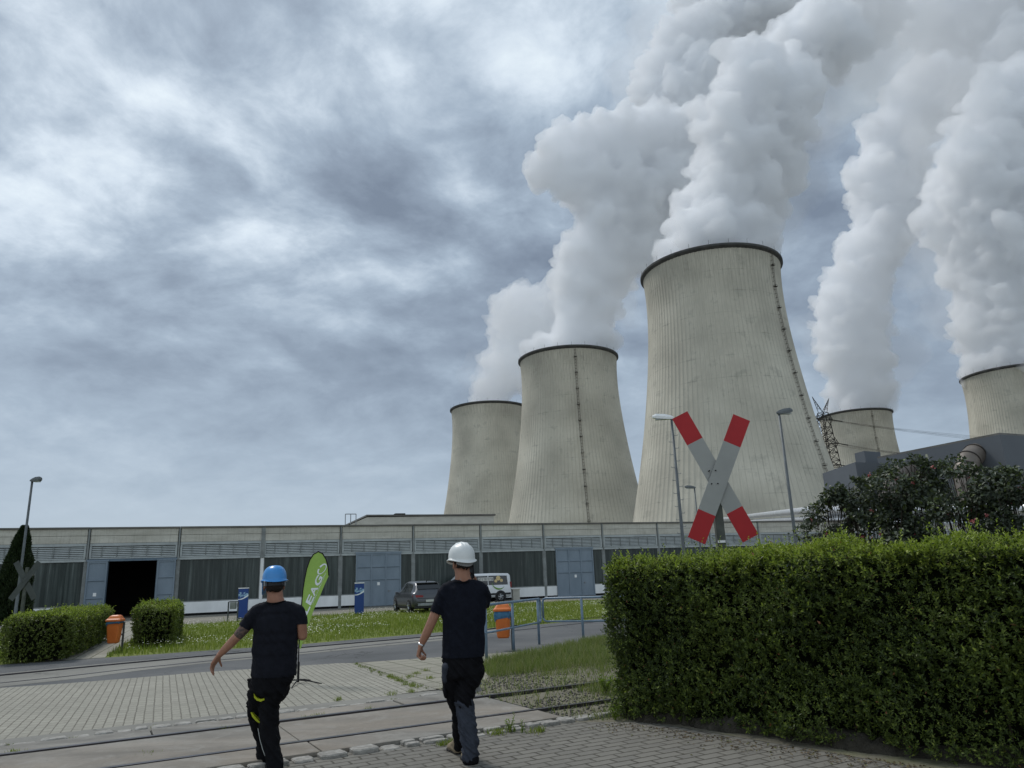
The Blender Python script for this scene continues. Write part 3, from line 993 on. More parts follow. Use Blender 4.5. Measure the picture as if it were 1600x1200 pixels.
plume('p5', 'slender steam plume curling up from the small far tower', 563, [
    (1340, 632, 42), (1338, 600, 48), (1332, 560, 52), (1332, 520, 60), (1330, 480, 58), (1340, 440, 54), (1358, 400, 54), (1378, 360, 58), (1385, 320, 60),
    (1370, 285, 52), (1392, 255, 58), (1390, 215, 52), (1425, 180, 62), (1445, 140, 50), (1440, 120, 36), (1480, 130, 70, 40), (1520, 60, 80, 60)],
    0.12, 4, 1.6, base=T5, wisps=[(1400, 560, 45), (1420, 400, 60), (1440, 250, 80), (1450, 100, 110, 30), (1420, 20, 120, 40), (1290, 520, 40)])
plume('p6', 'broad steam plume at the right edge of the photo', 450, [
    (1572, 572, 64), (1570, 530, 72), (1566, 480, 78), (1560, 430, 82), (1548, 380, 86), (1535, 330, 84), (1525, 290, 78), (1550, 250, 78), (1572, 200, 78),
    (1580, 150, 66), (1640, 220, 100), (1640, 330, 110), (1640, 440, 100), (1600, 90, 80, 30), (1560, 20, 90, 40), (1650, 20, 110, 40), (1460, 20, 70, 60)],
    0.15, 5, 1.4, base=T6, wisps=[(1500, 480, 60), (1480, 380, 60), (1500, 200, 90), (1540, 60, 130, 20), (1600, -10, 160, 30)])

# ------------------------------------------------------------------ the long hall
BAY = 5.25
hall = empty('hall', (WO[0], WO[1], 0), 'long low industrial hall with concrete parapet, louvres and dark glazing', 'building', rz=.38778)
# local frame: x along the wall, y into the building
K0, K1 = -3, 15
D = 26.0


def lx(s0, s1, y0, y1, z0, z1, mb, mi=0):
    return mb.bx(s0, s1, y0, y1, z0, z1, mi)


mb = MB()
X0, X1 = K0 * BAY, K1 * BAY
mb.bx(X0, X1, 0.3, D, 5.45, 5.60)
mb.build('roof', MT['coping'], hall)
mb = MB()
mb.bx(X0, X1, D, D + 0.3, 0, 5.6); mb.bx(X0 - 0.3, X0, 0, D + 0.3, 0, 5.6); mb.bx(X1, X1 + 0.3, 0, D + 0.3, 0, 5.6)
mb.build('outer_wall', MT['precast'], hall)
mb = MB()
for k in range(K0, K1):
    c = 0.002 * (k % 3)
    mb.bx(k * BAY + 0.01, (k + 1) * BAY - 0.01, -0.16 - c, 0.28, 5.60, 5.70 + c)
mb.build('coping', MT['coping'], hall)
mb = MB()
mb.bx(X0, X1, 7.0, 7.1, 0, 5.44)
mb.build('inner_wall', MT['gap'], hall)
for k in range(K0, K1):
    s0, s1 = k * BAY + 0.09, (k + 1) * BAY - 0.09
    mb = MB()
    mb.bx(s0, s1, -0.06, 0.2, 5.17, 5.59); mb.bx(s0, s1, -0.055, 0.2, 4.70, 5.155)
    o = mb.build('parapet_panel', MT['parapet'], hall, bevel=0.012)
    # louvre band
    lv = MB()
    lv.bx(s0, s1, -0.05, 0.1, 4.52, 4.69); lv.bx(s0, s1, -0.045, 0.1, 3.72, 3.80); lv.bx(s0, s0 + 0.12, -0.05, 0.1, 3.81, 4.51); lv.bx(s1 - 0.12, s1, -0.05, 0.1, 3.81, 4.51)
    for i in range(6):
        z = 3.87 + i * 0.113
        R = Matrix.Rotation(math.radians(-14), 3, 'X')
        lv.box(((s0 + s1) / 2, 0.01, z), (s1 - s0 - 0.26, 0.012, 0.078), R=R)
    for i in range(1, 6):
        x = s0 + 0.12 + (s1 - s0 - 0.24) * (i - 0.35) / 5.6
        lv.bx(x, x + 0.03, -0.045, 0.0, 3.82, 4.50, 1)
    lv.bx(s0, s1, 0.12, 0.14, 3.73, 4.66, 2)
    lv.build('louvre', [MT['louvre'], MT['pilaster'], MT['gap']], hall)
    # pilaster on the joint
    pm = MB()
    w = 0.13 if k == 2 else 0.05
    pm.bx(k * BAY - w, k * BAY + w, -0.12, 0.1, 3.56, 5.59)
    pm.build('pilaster', MT['pilaster'], hall)
mb = MB()
mb.bx(X0, X1, -0.075, 0.12, 3.56, 3.70)
mb.build('lintel', MT['louvre'], hall)


def glass_mat():
    m, t = new_mat('profiled_channel_glass')
    tc = t.n('ShaderNodeTexCoord').outputs['Object']
    v = t.mapping(tc, sc=(1.7, 1, 0.07))
    n = t.noise(v, 2.2, 7, 0.68)
    v2 = t.mapping(tc, sc=(0.5, 1, 0.12))
    n2 = t.noise(v2, 0.9, 3, 0.5)
    v3 = t.mapping(tc, sc=(9.0, 1, 0.22))
    n3 = t.noise(v3, 2.0, 3, 0.5)
    col = t.ramp(n, [(0.3, (0.018, 0.025, 0.024)), (0.48, (0.036, 0.048, 0.045)), (0.60, (0.072, 0.090, 0.085)), (0.75, (0.17, 0.195, 0.185))])
    col = t.mix(t.maprange(n2, 0.4, 0.65, 0.0, 0.5), col, (0.022, 0.027, 0.026))
    col = t.mix(t.maprange(n3, 0.68, 0.74, 0.0, 0.5), col, (0.30, 0.33, 0.32))
    bsdf(t, col, 0.32, 0, n, 0.25, 0.02, 0.35)
    return m


MT['glass'] = glass_mat()
openings = [(0.10, 5.12), (16.87, 20.03), (32.5, 35.7)]
wins = []
for k in range(K0, K1):
    s0, s1 = k * BAY + 0.10, (k + 1) * BAY - 0.10
    seg = [(s0, s1)]
    for a, b in openings:
        ns = []
        for x, y in seg:
            if b <= x or a >= y: ns.append((x, y)); continue
            if a > x + 0.15: ns.append((x, a))
            if b < y - 0.15: ns.append((b, y))
        seg = ns
    for a, b in seg:
        mb = MB()
        n = max(1, int((b - a) / 0.9))
        w = (b - a) / n
        for i in range(n):
            x = a + i * w
            mb.add([(x + 0.004, 0.03, 0.93), (x + w * 0.5, 0.027, 0.93), (x + w - 0.004, 0.03, 0.93), (x + 0.004, 0.03, 3.55), (x + w * 0.5, 0.027, 3.55), (x + w - 0.004, 0.03, 3.55)], [(0, 1, 4, 3), (1, 2, 5, 4)])
        wn = mb.build('window', MT['glass'], hall)
        fr_ = MB()
        fr_.bx(a, b, -0.03, 0.06, 0.86, 0.925); fr_.bx(a, a + 0.05, -0.02, 0.06, 0.93, 3.55); fr_.bx(b - 0.05, b, -0.02, 0.06, 0.93, 3.55)
        fr_.build('frame', MT['pilaster'], wn)
        sk = MB()
        sk.bx(a, b, -0.04, 0.08, 0.16, 0.855)
        sk.bx(a, b, 0.02, 0.06, 0.0, 0.159, 1)
        sk.build('skirting_panel', [MT['white'], MT['gap']], hall)
    mb = MB()
    if not any(a < k * BAY - 0.2 and k * BAY + 0.1 < b for a, b in openings):
        mb.bx(k * BAY - 0.1, k * BAY + 0.1, -0.055, 0.1, 0.0, 3.555)
        mb.build('column', MT['white'] if k == 2 else MT['pilaster'], hall)


def panel_door(s0, s1, ncol, y=-0.09, z1=3.66, rows=(1.88, 2.75), sign=1, base=0.02):
    mb = MB()
    mb.bx(s0, s1, y, 0.05, base, z1)
    d = mb.build('door', MT['bluedoor'], hall)
    fm = MB()
    w = (s1 - s0) / ncol
    for i in range(ncol + 1):
        x = s0 + i * w
        fm.bx(x - 0.045, x + 0.045, y - 0.05, y - 0.002, base, z1)
    for r_ in (base + 0.08,) + tuple(rows) + (z1 - 0.05,):
        for i in range(ncol):
            fm.bx(s0 + i * w + 0.047, s0 + (i + 1) * w - 0.047, y - 0.045, y - 0.002, r_ - 0.045, r_ + 0.045)
    fm.bx(s0 - 0.09, s1 + 0.09, y - 0.07, y + 0.05, z1 + 0.003, z1 + 0.10)
    fm.build('door_frame', MT['bluedoor'], d)
    for r_ in rows:
        for i in range(ncol):
            MB().bx(s0 + i * w + 0.05, s0 + (i + 1) * w - 0.05, y - 0.02, y - 0.001, r_ - 0.085, r_ - 0.047).build('panel_groove', MT['doorframe'], d)
    if sign is not None:
        sg = MB()
        x = s0 + (sign + 0.5) * w
        sg.bx(x - 0.09, x + 0.09, y - 0.015, y - 0.001, 1.45, 1.66)
        sg.build('notice', MT['white'], d)
        hd = MB()
        x = s0 + (ncol - 0.8) * w
        hd.bx(x - 0.03, x + 0.03, y - 0.06, y - 0.003, 0.98, 1.10)
        hd.tube([(x, y - 0.05, 1.06), (x + 0.14, y - 0.05, 1.06)], 0.014, 6)
        hd.build('handle', MT['galv'], d)
    return d


panel_door(16.87, 20.03, 3)
panel_door(32.5, 35.7, 3)
panel_door(0.12, 1.16, 1, y=-0.16, z1=3.55, rows=(1.35, 2.42), sign=0)
panel_door(4.10, 5.10, 1, y=-0.14, z1=3.55, rows=(1.45, 2.5), sign=None)
mb = MB()
mb.bx(0.0, 5.2, -0.15, 0.05, 3.56, 3.70); mb.bx(1.17, 1.24, -0.10, 0.3, 0, 3.55); mb.bx(4.02, 4.09, -0.10, 0.3, 0, 3.55)
mb.build('doorway_frame', MT['doorframe'], hall)
mb = MB()
for (x, z) in ((8.0 + 1.05, 0.62), (8.0 + 2.9, 0.60)):
    mb.bx(x, x + 0.42, -0.06, -0.041, z - 0.2, z + 0.04); mb.bx(x + 0.03, x + 0.39, -0.075, -0.061, z - 0.1, z - 0.08, 1)
mb.build('vent_grille', [MT['gap'], MT['louvre']], hall)
mb = MB()
mb.bx(-2 * BAY, 5.0, 0.3, 7, 0.0, 0.03)
mb.build('inner_floor', MT['yard'], hall)

# low building beyond the hall roof
a, b = P(546, 816, 85), P(566, 807.5, 85)
mbx = empty('roof_building', (a[0], a[1], 0), 'low flat grey building showing over the hall roof left of the towers', 'building', rz=.38778)
L = 17.5
ztop = float(b[2]); z0 = float(a[2])
poly = [(0.0, 0), (0.0, z0 - 0.3), (2.0, ztop), (L, ztop + 0.1), (L, 0)]
m = MB().prism(poly, (0, 14, 0), (1, 0, 0), (0, 0, 1), 14)
m.build('wall', MT['precast'], mbx)
m = MB(); m.bx(1.9, L + 0.2, -0.15, 14.1, ztop + 0.11, ztop + 0.28); m.build('roof', MT['coping'], mbx)
m = MB(); m.bx(6, 7.2, 3, 4, ztop + 0.283, ztop + 0.7); m.build('roof_vent', MT['gap'], mbx)
m = MB()
for i in range(3):
    m.tube([(-0.5 + i * 0.6, -0.2, z0 - 0.3), (-0.5 + i * 0.6, -0.2, z0 + 0.9)], 0.05, 5)
m.tube([(-0.5, -0.2, z0 + 0.9), (0.7, -0.2, z0 + 0.9)], 0.05, 5)
m.build('roof_railing', MT['galv'], mbx)

# ------------------------------------------------------------------ grey building, ducts, pipes, pylon on the right
MT['cladding'] = simple('dark_grey_cladding', (0.112, 0.124, 0.138), (0.098, 0.109, 0.122), 0.15, 0.6)
MT['duct'] = simple('duct_metal', (0.22, 0.19, 0.165), (0.15, 0.13, 0.11), 0.5, 0.5, 0.3, stretch=(1, 1, 1))
MT['pipe'] = simple('bright_pipe_cladding', (0.72, 0.74, 0.76), (0.55, 0.57, 0.60), 0.8, 0.32, 0.55)
ZB = 17.0
c0 = G(1562, 679, ZB)[:2]; c1 = G(1371, 716.5, ZB)[:2]; c2 = G(1620, 683, ZB)[:2]
dA = (c1 - c0) / np.linalg.norm(c1 - c0); dB = np.array([-dA[1], dA[0]])
if dB @ c0 < 0: dB = -dB
dB2 = (c2 - c0) / np.linalg.norm(c2 - c0)
gb = empty('grey_building', (c0[0], c0[1], 0), 'dark grey clad building with slanting roofline behind the rose bushes', 'building')
far = c1 - c0
w2 = dB2 * 60
poly = [(0, 0), tuple(far), tuple(far + dB2 * 60), tuple(w2)]
MB().prism(poly, (0, 0, 0), (1, 0, 0), (0, 1, 0), ZB).build('wall', MT['cladding'], gb)
e = [(p[0] * 1.002, p[1] * 1.002) for p in poly]
MB().prism(poly, (0, 0, ZB + 0.003), (1, 0, 0), (0, 1, 0), 0.25).build('roof', MT['coping'], gb)
# stair tower and lower wing at its left end
t0 = G(1350, 704.5, ZB + 1.6)[:2] - c0; t1 = G(1371, 706, ZB + 1.6)[:2] - c0; t2 = G(1335, 708.5, ZB + 1.6)[:2] - c0
u = t1 - t0; v = t2 - t0
MB().prism([tuple(t0), tuple(t1 + u * 0.2), tuple(t1 + u * 0.2 + v), tuple(t2)], (0, 0, 0), (1, 0, 0), (0, 1, 0), ZB + 1.6).build('stair_tower', MT['cladding'], gb)
l0 = G(1336, 722, ZB - 1.2)[:2] - c0; l1 = G(1296, 736, ZB - 1.2)[:2] - c0
MB().prism([tuple(l0 * 0.999), tuple(l0 + (l1 - l0) * 1.3), tuple(l0 + (l1 - l0) * 1.3 + dB2 * 30), tuple(l0 + dB2 * 30)], (0, 0, 0), (1, 0, 0), (0, 1, 0), ZB - 1.2).build('side_wing', MT['cladding'], gb)


def duct(name, pts, r, label, rings=4):
    o0 = np.array(pts[0])
    t = empty(name, (o0[0], o0[1], 0), label, 'duct')
    L_ = [tuple(np.array(p) - np.array([o0[0], o0[1], 0])) for p in pts]
    MB().tube(L_, r, 28).build('casing', MT['duct'], t, smooth=True)
    for i in range(2, len(L_) - 1, 1):
        a_ = Vector(L_[i]); d_ = (Vector(L_[min(i + 1, len(L_) - 1)]) - Vector(L_[i - 1])).normalized()
        MB().tube([a_ - d_ * 0.08, a_ + d_ * 0.08], r * 1.06, 28).build('ring', MT['ladder'], t)
    return t


def arc_duct(px, py, Y, R, r):
    c = P(px, py, Y)
    pts = []
    for i in range(9):
        a = math.radians(200 - i * 17)
        pts.append((c[0] + R * math.cos(a), c[1] + 0.9 * R * math.sin(a) * 0.4 + i * 0.5, c[2] + R * math.sin(a)))
    # a leg down to the ground
    pts = [(pts[0][0], pts[0][1], 0.0), (pts[0][0], pts[0][1], pts[0][2] * 0.5)] + pts
    return pts


def elbow(p): return [(p[-1][0], p[-1][1], 0.0), (p[-1][0], p[-1][1], p[-1][2] * 0.5)] + [tuple(x) for x in p[::-1]]


duct('flue_duct', elbow([P(1556, 704, 101), P(1545, 704, 99.5), P(1534, 705, 98), P(1523, 710, 97), P(1514, 719, 96), P(1509, 731, 95.5), P(1508, 746, 95)]), 1.35, 'curved brown flue duct with dark rings against the grey building', 4)
duct('flue_duct', elbow([P(1430, 741, 106), P(1418, 740, 104), P(1406, 741, 103), P(1396, 746, 102), P(1390, 756, 101), P(1388, 768, 100)]), 1.3, 'curved duct half hidden in the rose bush left of the other duct', 4)

pp = [P(1080, 821, 260), P(1128, 811.5, 200), P(1190, 804.5, 130), P(1270, 796.5, 84), P(1420, 797, 62), P(1600, 795, 50), P(1750, 792, 44)]
pl = empty('pipeline', (pp[3][0], pp[3][1], 0), 'pair of bright silver pipes rising behind the hall roof', 'pipeline')
off = np.array([pp[3][0], pp[3][1], 0])
MB().tube([tuple(p - off) for p in pp], [0.42] * 7, 16).build('pipe', MT['pipe'], pl, smooth=True)
MB().tube([tuple(p - off + np.array([0.3, 0.6, -0.95 - 0.0])) for p in pp], [0.30] * 7, 14).build('pipe', MT['pipe'], pl, smooth=True)
for p in pp[1:]:
    q = p - off
    m = MB()
    m.box((q[0], q[1], q[2] - 1.35), (0.3, 2.2, 0.15)); m.bx(q[0] - 0.12, q[0] + 0.12, q[1] - 0.12, q[1] + 0.12, 0, q[2] - 1.42)
    m.build('pipe_support', MT['galv'], pl)


def pylon():
    Yp = 335.0
    base = P(1301, 760, Yp); top = P(1285.5, 645, Yp)
    cx, cy = top[0], top[1]
    zt = top[2]
    t = empty('lattice_pylon', (cx, cy, 0), 'dark steel lattice pylon between the largest tower and the small far tower', 'pylon')
    yaw = 0.5
    Rz = Matrix.Rotation(yaw, 3, 'Z')
    m = MB()

    def V(x, y, z): return Rz @ Vector((x, y, z))

    def bar(a, b, r=0.12): m.tube([a, b], r, 4, caps=False)
    hw = lambda z: 1.6 + (zt - z) / zt * 4.2
    zsv = [0, 9, 17, 24, 30, 35.5, 40, 44, 47.5, 51, 54, 57, 60, 63, zt]
    zsv = [z for z in zsv if z < zt - 1] + [zt]
    for i in range(len(zsv) - 1):
        z0_, z1_ = zsv[i], zsv[i + 1]
        a_, b_ = hw(z0_), hw(z1_)
        for (sx, sy) in ((1, 1), (1, -1), (-1, -1), (-1, 1)):
            bar(V(sx * a_, sy * a_, z0_), V(sx * b_, sy * b_, z1_), 0.2)
            nx, ny = (sy, -sx)
            bar(V(sx * a_, sy * a_, z0_), V(nx * b_, ny * b_, z1_))
            bar(V(nx * a_, ny * a_, z0_), V(sx * b_, sy * b_, z1_))
            bar(V(sx * b_, sy * b_, z1_), V(nx * b_, ny * b_, z1_))
    m.build('mast', MT['ladder'], t)
    # horns
    m = MB()
    for s_ in (-1, 1):
        tip = V(s_ * 5.6, 0, zt + 7.2)
        for q in ((1.6, 1.0), (1.6, -1.0), (-0.6, 0)):
            bar(V(s_ * q[0], q[1], zt), tip, 0.13)
        for f_ in (0.25, 0.5, 0.75):
            pA = V(s_ * 1.6, 1.0, zt).lerp(tip, f_); pB = V(-s_ * 0.6, 0, zt).lerp(tip, f_); pC = V(s_ * 1.6, -1, zt).lerp(tip, f_)
            bar(pA, pB); bar(pB, pC)
            pD = V(-s_ * 0.6, 0, zt).lerp(tip, min(1, f_ + 0.25)); bar(pA, pD); bar(pC, pD)
    m.build('earth_wire_horns', MT['ladder'], t)
    tips = []
    for (z_, L_) in ((zt - 3, 6.4), (zt - 14, 8.2), (zt - 24, 7.0)):
        m = MB()
        for s_ in (-1, 1):
            tp = V(s_ * L_, 0, z_)
            w_ = hw(z_)
            for q in ((w_, w_, z_), (w_, -w_, z_), (w_, w_, z_ + 2.2), (w_, -w_, z_ + 2.2)):
                bar(V(s_ * q[0], q[1], q[2]), tp, 0.14)
            for f_ in (0.3, 0.6):
                bar(V(s_ * w_, w_, z_).lerp(tp, f_), V(s_ * w_, w_, z_ + 2.2).lerp(tp, f_)); bar(V(s_ * w_, -w_, z_).lerp(tp, f_), V(s_ * w_, -w_, z_ + 2.2).lerp(tp, f_))
                bar(V(s_ * w_, w_, z_).lerp(tp, f_), V(s_ * w_, -w_, z_).lerp(tp, f_))
            bar(V(s_ * w_, 0, z_ - 4.6), V(s_ * L_ * 0.92, 0, z_), 0.16)
            tips.append(tp)
        m.build('cross_arm', MT['ladder'], t)
    # conductors leaving to the right
    m = MB()
    ends = [P(2100, 560 + 36 * i, 470) for i in range(7)]
    ends = [P(2200, 700, 300), P(2200, 715, 300), P(2200, 745, 300), P(2200, 760, 300), P(2200, 790, 300), P(2200, 800, 300)]
    for tp, e_ in zip(tips, ends):
        for dz in (0.0, -0.5):
            a_ = Vector(tp); b_ = Vector(e_) - Vector((cx, cy, 0))
            pts = []
            for i in range(15):
                q = i / 14
                p = a_.lerp(b_, q); p.z -= 9 * 4 * q * (1 - q) * 0.6 - dz * 1.0 * (1 if 0 < i else 0)
                pts.append(p)
            m.tube(pts, 0.045, 4, caps=False)
            m.tube([pts[0], pts[0].lerp(pts[1], 0.25)], 0.22, 5)
    m.build('conductor_wires', MT['ladder'], t)


pylon()


# ------------------------------------------------------------------ lamps
def lamp(px, py, H, label, head_dir, head_len, r0=0.085, r1=0.05, spikes=False, light=False):
    top = G(px, py, H)
    t = empty('street_lamp', (top[0], top[1], 0), label, 'street lamp', 'street lamps around the hall')
    MB().lathe([(0.0, 0.0), (r0 * 1.7, 0.0), (r0 * 1.7, 0.12), (r0, 0.14), (r0 * 0.85, H * 0.35), (r0 * 0.82, H * 0.36), (r1, H), (0, H)], 14).build('pole', MT['lamppost'], t, smooth=True)
    d = Vector((head_dir[0], head_dir[1], 0)).normalized()
    s_ = Vector((-d.y, d.x, 0))
    rings = []
    for i, (x, w, h0, h1) in enumerate(((-0.1, 0.04, -0.02, 0.05), (0.0, 0.09, -0.06, 0.10), (head_len * 0.35, 0.13, -0.07, 0.15), (head_len * 0.8, 0.13, -0.06, 0.15), (head_len, 0.06, -0.02, 0.08))):
        c = d * x + Vector((0, 0, H + x * 0.10))
        rings.append([c + s_ * w + Vector((0, 0, h0)), c + s_ * w * 1.05 + Vector((0, 0, (h0 + h1) / 2)), c + s_ * w * 0.6 + Vector((0, 0, h1)), c - s_ * w * 0.6 + Vector((0, 0, h1)), c - s_ * w * 1.05 + Vector((0, 0, (h0 + h1) / 2)), c - s_ * w + Vector((0, 0, h0))])
    hd = MB().loft(rings).build('lamp_head', MT['white'] if light else MT['lamppost'], t)
    gl = MB()
    c = d * head_len * 0.55 + Vector((0, 0, H + head_len * 0.055 - 0.075))
    gl.box(c, (head_len * 0.6, 0.2, 0.04), yaw=math.atan2(d.y, d.x))
    gl.build('lamp_glass', MT['louvre'], hd)
    if spikes:
        m = MB()
        for i in range(22):
            z = 1.5 + i * (H - 2) / 22
            sg = 1 if i % 2 else -1
            m.tube([s_ * 0 + Vector((sg * 0.05, 0, z)), Vector((sg * 0.19, 0, z)), Vector((sg * 0.19, 0, z + 0.05))], 0.012, 4)
        m.build('climbing_spike', MT['galv'], t)
    return t


lamp(1049, 653, 8.0, 'street lamp with a long pale head pointing left, just left of the crossbuck', (-1, 0.15), 0.80, spikes=True, light=True)
lamp(1217, 645, 8.0, 'street lamp with a dark head pointing right, before the largest tower right of the crossbuck', (1, 0.1), 0.60)
lamp(1085, 762, 8.0, 'small far street lamp seen between the arms of the crossbuck and the left lamp', (-1, 0.1), 0.75)
lamp(50.5, 751, 7.0, 'street lamp rising from the dark conifer at the left edge', (1, 0.1), 0.42, r0=0.075)


# ------------------------------------------------------------------ crossbucks
def crossbuck(name, px, py, Y, A_ends, B_ends, width, label, front=True, tilt=0.0, postw=0.11):
    """two blades (pixel end centres at depth Y) crossing in front of a post"""
    c = P(px, py, Y)
    t = empty(name, (c[0], c[1], 0), label, 'railway sign', 'railway crossbuck signs')
    off = np.array([c[0], c[1], 0])
    for k, ends in enumerate((A_ends, B_ends)):
        dy = 0.018 if k == 0 else -0.012
        a = P(*ends[0], Y) - off; b = P(*ends[1], Y) - off
        a[1] = dy; b[1] = dy
        a = Vector(a); b = Vector(b)
        d = (b - a).normalized(); n = Vector((0, -1, 0)); w = d.cross(n).normalized()
        L_ = (b - a).length
        if front:
            segs = [(0, 0.222, 1), (0.222, 0.778, 0), (0.778, 1, 1)]
        else:
            segs = [(0, 1, 0)]
        blade = None
        for (f0, f1, col) in segs:
            m = MB().prism([(f0 * L_ + (0.001 if col == 0 else 0), -width / 2), (f1 * L_ - (0.001 if col == 0 else 0), -width / 2), (f1 * L_ - (0.001 if col == 0 else 0), width / 2), (f0 * L_ + (0.001 if col == 0 else 0), width / 2)], a, d, w, 0.004)
            if front:
                o = m.build('red_end' if col else 'blade', MT['red'] if col else MT['signgrey'], t)
            else:
                o = m.build('blade', MT['signback'], t)
    H = c[2] + 0.55
    m = MB().bx(-postw / 2, postw / 2, 0.03, 0.03 + postw * 0.8, 0, H - (0.4 if front else 0.1))
    m.build('post', MT['post'], t, bevel=0.006)
    m = MB()
    for (x, z) in ((-0.06, -0.06), (0.0, 0.12), (0.04, -0.12), (-0.05, 0.08)) if not front else ((-0.075, 0.08), (0.005, 0.08), (-0.065, -0.09), (0.015, -0.09)):
        m.tube([(x, -0.03, c[2] + z), (x, 0.03, c[2] + z)], 0.008, 8)
    m.build('bolt', MT['gap'], t)
    if front:
        m = MB(); m.bx(-0.05, 0.045, -0.0 + 0.022, 0.028, 1.95, 1.98); m.build('sticker', MT['white'], t)
    return t


crossbuck('crossbuck', 1118, 745, 9.6, ((1062.4, 648), (1173.8, 841)), ((1158.5, 652.6), (1088, 845)), 0.232, 'red and white railway crossbuck rising behind the big hedge', True)
crossbuck('crossbuck', 38.5, 907, 27.0, ((24.5, 878), (53, 936)), ((62, 878), (16.5, 937)), 0.21, 'grey back of a railway crossbuck at the left edge before the conifer', False, postw=0.10)


# ------------------------------------------------------------------ railing and bins
def railing():
    Z = 1.08
    pts1 = [G(758, 945.5, Z), G(803, 940.5, Z), G(838, 936, Z), G(843.5, 935.5, Z)]
    pts2 = [G(847.5, 935, Z), G(889, 935, Z), G(952, 932.5, Z)]
    # straighten both sections
    def sec(a, b, posts, label, left_open, right_open, side):
        a = a.copy(); b = b.copy(); a[2] = b[2] = 0
        t = empty('railing_section', a, label, 'railing', 'blue grey tube railing by the verge')
        d = Vector(b - a); L_ = d.length; d.normalize()
        r = 0.028
        m = MB()
        pts = []
        c = 0.09
        zt, zb = Z, 0.52
        pts = [d * 0 + Vector((0, 0, zb + c)), Vector((0, 0, zt - c)), Vector((0, 0, zt - c * 0.3)) + d * c * 0.3, Vector((0, 0, zt)) + d * c, Vector((0, 0, zt)) + d * (L_ - c), Vector((0, 0, zt - c * 0.3)) + d * (L_ - c * 0.3), Vector((0, 0, zt - c)) + d * L_, Vector((0, 0, zb + c)) + d * L_, Vector((0, 0, zb + c * 0.3)) + d * (L_ - c * 0.3), Vector((0, 0, zb)) + d * (L_ - c)]
        if left_open:
            pts = pts[3:]; pts[0] = Vector((0, 0, zt)) - d * 1.5
        m.tube(pts, r, 10)
        if left_open:
            m2 = MB().tube([Vector((0, 0, zb)) - d * 1.5, Vector((0, 0, zb)) + d * (L_ - c)], r * 0.8, 10)
        else:
            m2 = MB().tube([Vector((0, 0, zb + c)), Vector((0, 0, zb + c * 0.3)) + d * c * 0.3, Vector((0, 0, zb)) + d * c, Vector((0, 0, zb)) + d * (L_ - c)], r * 0.8, 10)
        m.build('top_rail', MT['railblue'], t, smooth=True)
        m2.build('mid_rail', MT['railblue'], t, smooth=True)
        for s_ in posts:
            MB().tube([d * s_ + Vector((0, 0, 0)), d * s_ + Vector((0, 0, zt - 0.01))], 0.032, 10).build('post', MT['railblue'], t, smooth=True)
        return t
    a, b = pts1[0], pts1[3]
    L1 = np.linalg.norm((b - a)[:2])
    s2 = np.linalg.norm((pts1[1] - a)[:2]); s3 = np.linalg.norm((pts1[2] - a)[:2])
    sec(a, b, (0.0, s2, s3), 'tube railing section beside the man in the white helmet, the bin behind it', True, False, 1)
    a, b = pts2[0], pts2[2]
    b = a + (b - a) * 1.5
    s_ = np.linalg.norm((pts2[1] - a)[:2])
    sec(a, b, (s_, s_ * 2.8), 'tube railing section running right behind the hedge', False, False, 1)


railing()


def bin_(loc, rz, label, H=0.45, bag=1):
    t = empty('litter_bin', loc, label, 'litter bin', 'orange litter bins', rz)
    z0 = H; hgt = 0.64
    rings = []
    def rr_(w, d, z, r=0.05, y0=0.0):
        pts = []
        for (cx, cy, a0) in ((w / 2 - r, d / 2 - r, 0), (-w / 2 + r, d / 2 - r, 90), (-w / 2 + r, -d / 2 + r, 180), (w / 2 - r, -d / 2 + r, 270)):
            for k in range(4):
                a = math.radians(a0 + k * 30)
                pts.append((cx + r * math.cos(a), y0 + cy + r * math.sin(a), z))
        return pts
    rings = [rr_(0.24, 0.20, z0, 0.06), rr_(0.28, 0.24, z0 + 0.03, 0.06), rr_(0.31, 0.27, z0 + 0.2), rr_(0.35, 0.31, z0 + hgt - 0.14), rr_(0.36, 0.32, z0 + hgt - 0.13), rr_(0.36, 0.32, z0 + hgt - 0.06)]
    MB().loft(rings).build('body', MT['orange'], t, smooth=False)
    lid = [rr_(0.42, 0.38, z0 + hgt - 0.045), rr_(0.43, 0.39, z0 + hgt - 0.02), rr_(0.42, 0.37, z0 + hgt + 0.005), rr_(0.36, 0.30, z0 + hgt + 0.035, y0=0.01), rr_(0.28, 0.24, z0 + hgt + 0.10, y0=0.03), rr_(0.20, 0.16, z0 + hgt + 0.125, y0=0.04)]
    MB().loft(lid).build('lid', MT['orange'], t)
    if bag:
        sx = 1.0 if bag == 1 else 0.45
        rg = []
        for k, (w, z) in enumerate(((0.375, z0 + hgt - 0.05), (0.40, z0 + hgt - 0.10), (0.385, z0 + hgt - 0.125 * sx - 0.03), (0.35, z0 + hgt - 0.17 * sx - 0.02))):
            r_ = rr_(w, w - 0.035, z)
            rg.append([(x * (1 + 0.02 * math.sin(i * 2.3 + k)), y * (1 + 0.03 * math.cos(i * 1.9)), zz + (0.03 * math.sin(i * 1.3) - (0.06 if y < 0 and x < 0.05 else 0)) * (k / 3)) for i, (x, y, zz) in enumerate(r_)])
        MB().loft(rg, caps=False).build('bin_bag', MT['bag'], t, smooth=True)
    m = MB(); m.bx(0.17, 0.215, 0.12, 0.165, 0, z0 + hgt - 0.08)
    m.build('post', MT['signback'], t)
    m = MB(); m.bx(0.10, 0.168, 0.1, 0.19, z0 + hgt - 0.25, z0 + hgt - 0.18); m.bx(0.10, 0.168, 0.1, 0.19, z0 + 0.2, z0 + 0.25)
    m.build('bracket', MT['galv'], t)
    return t


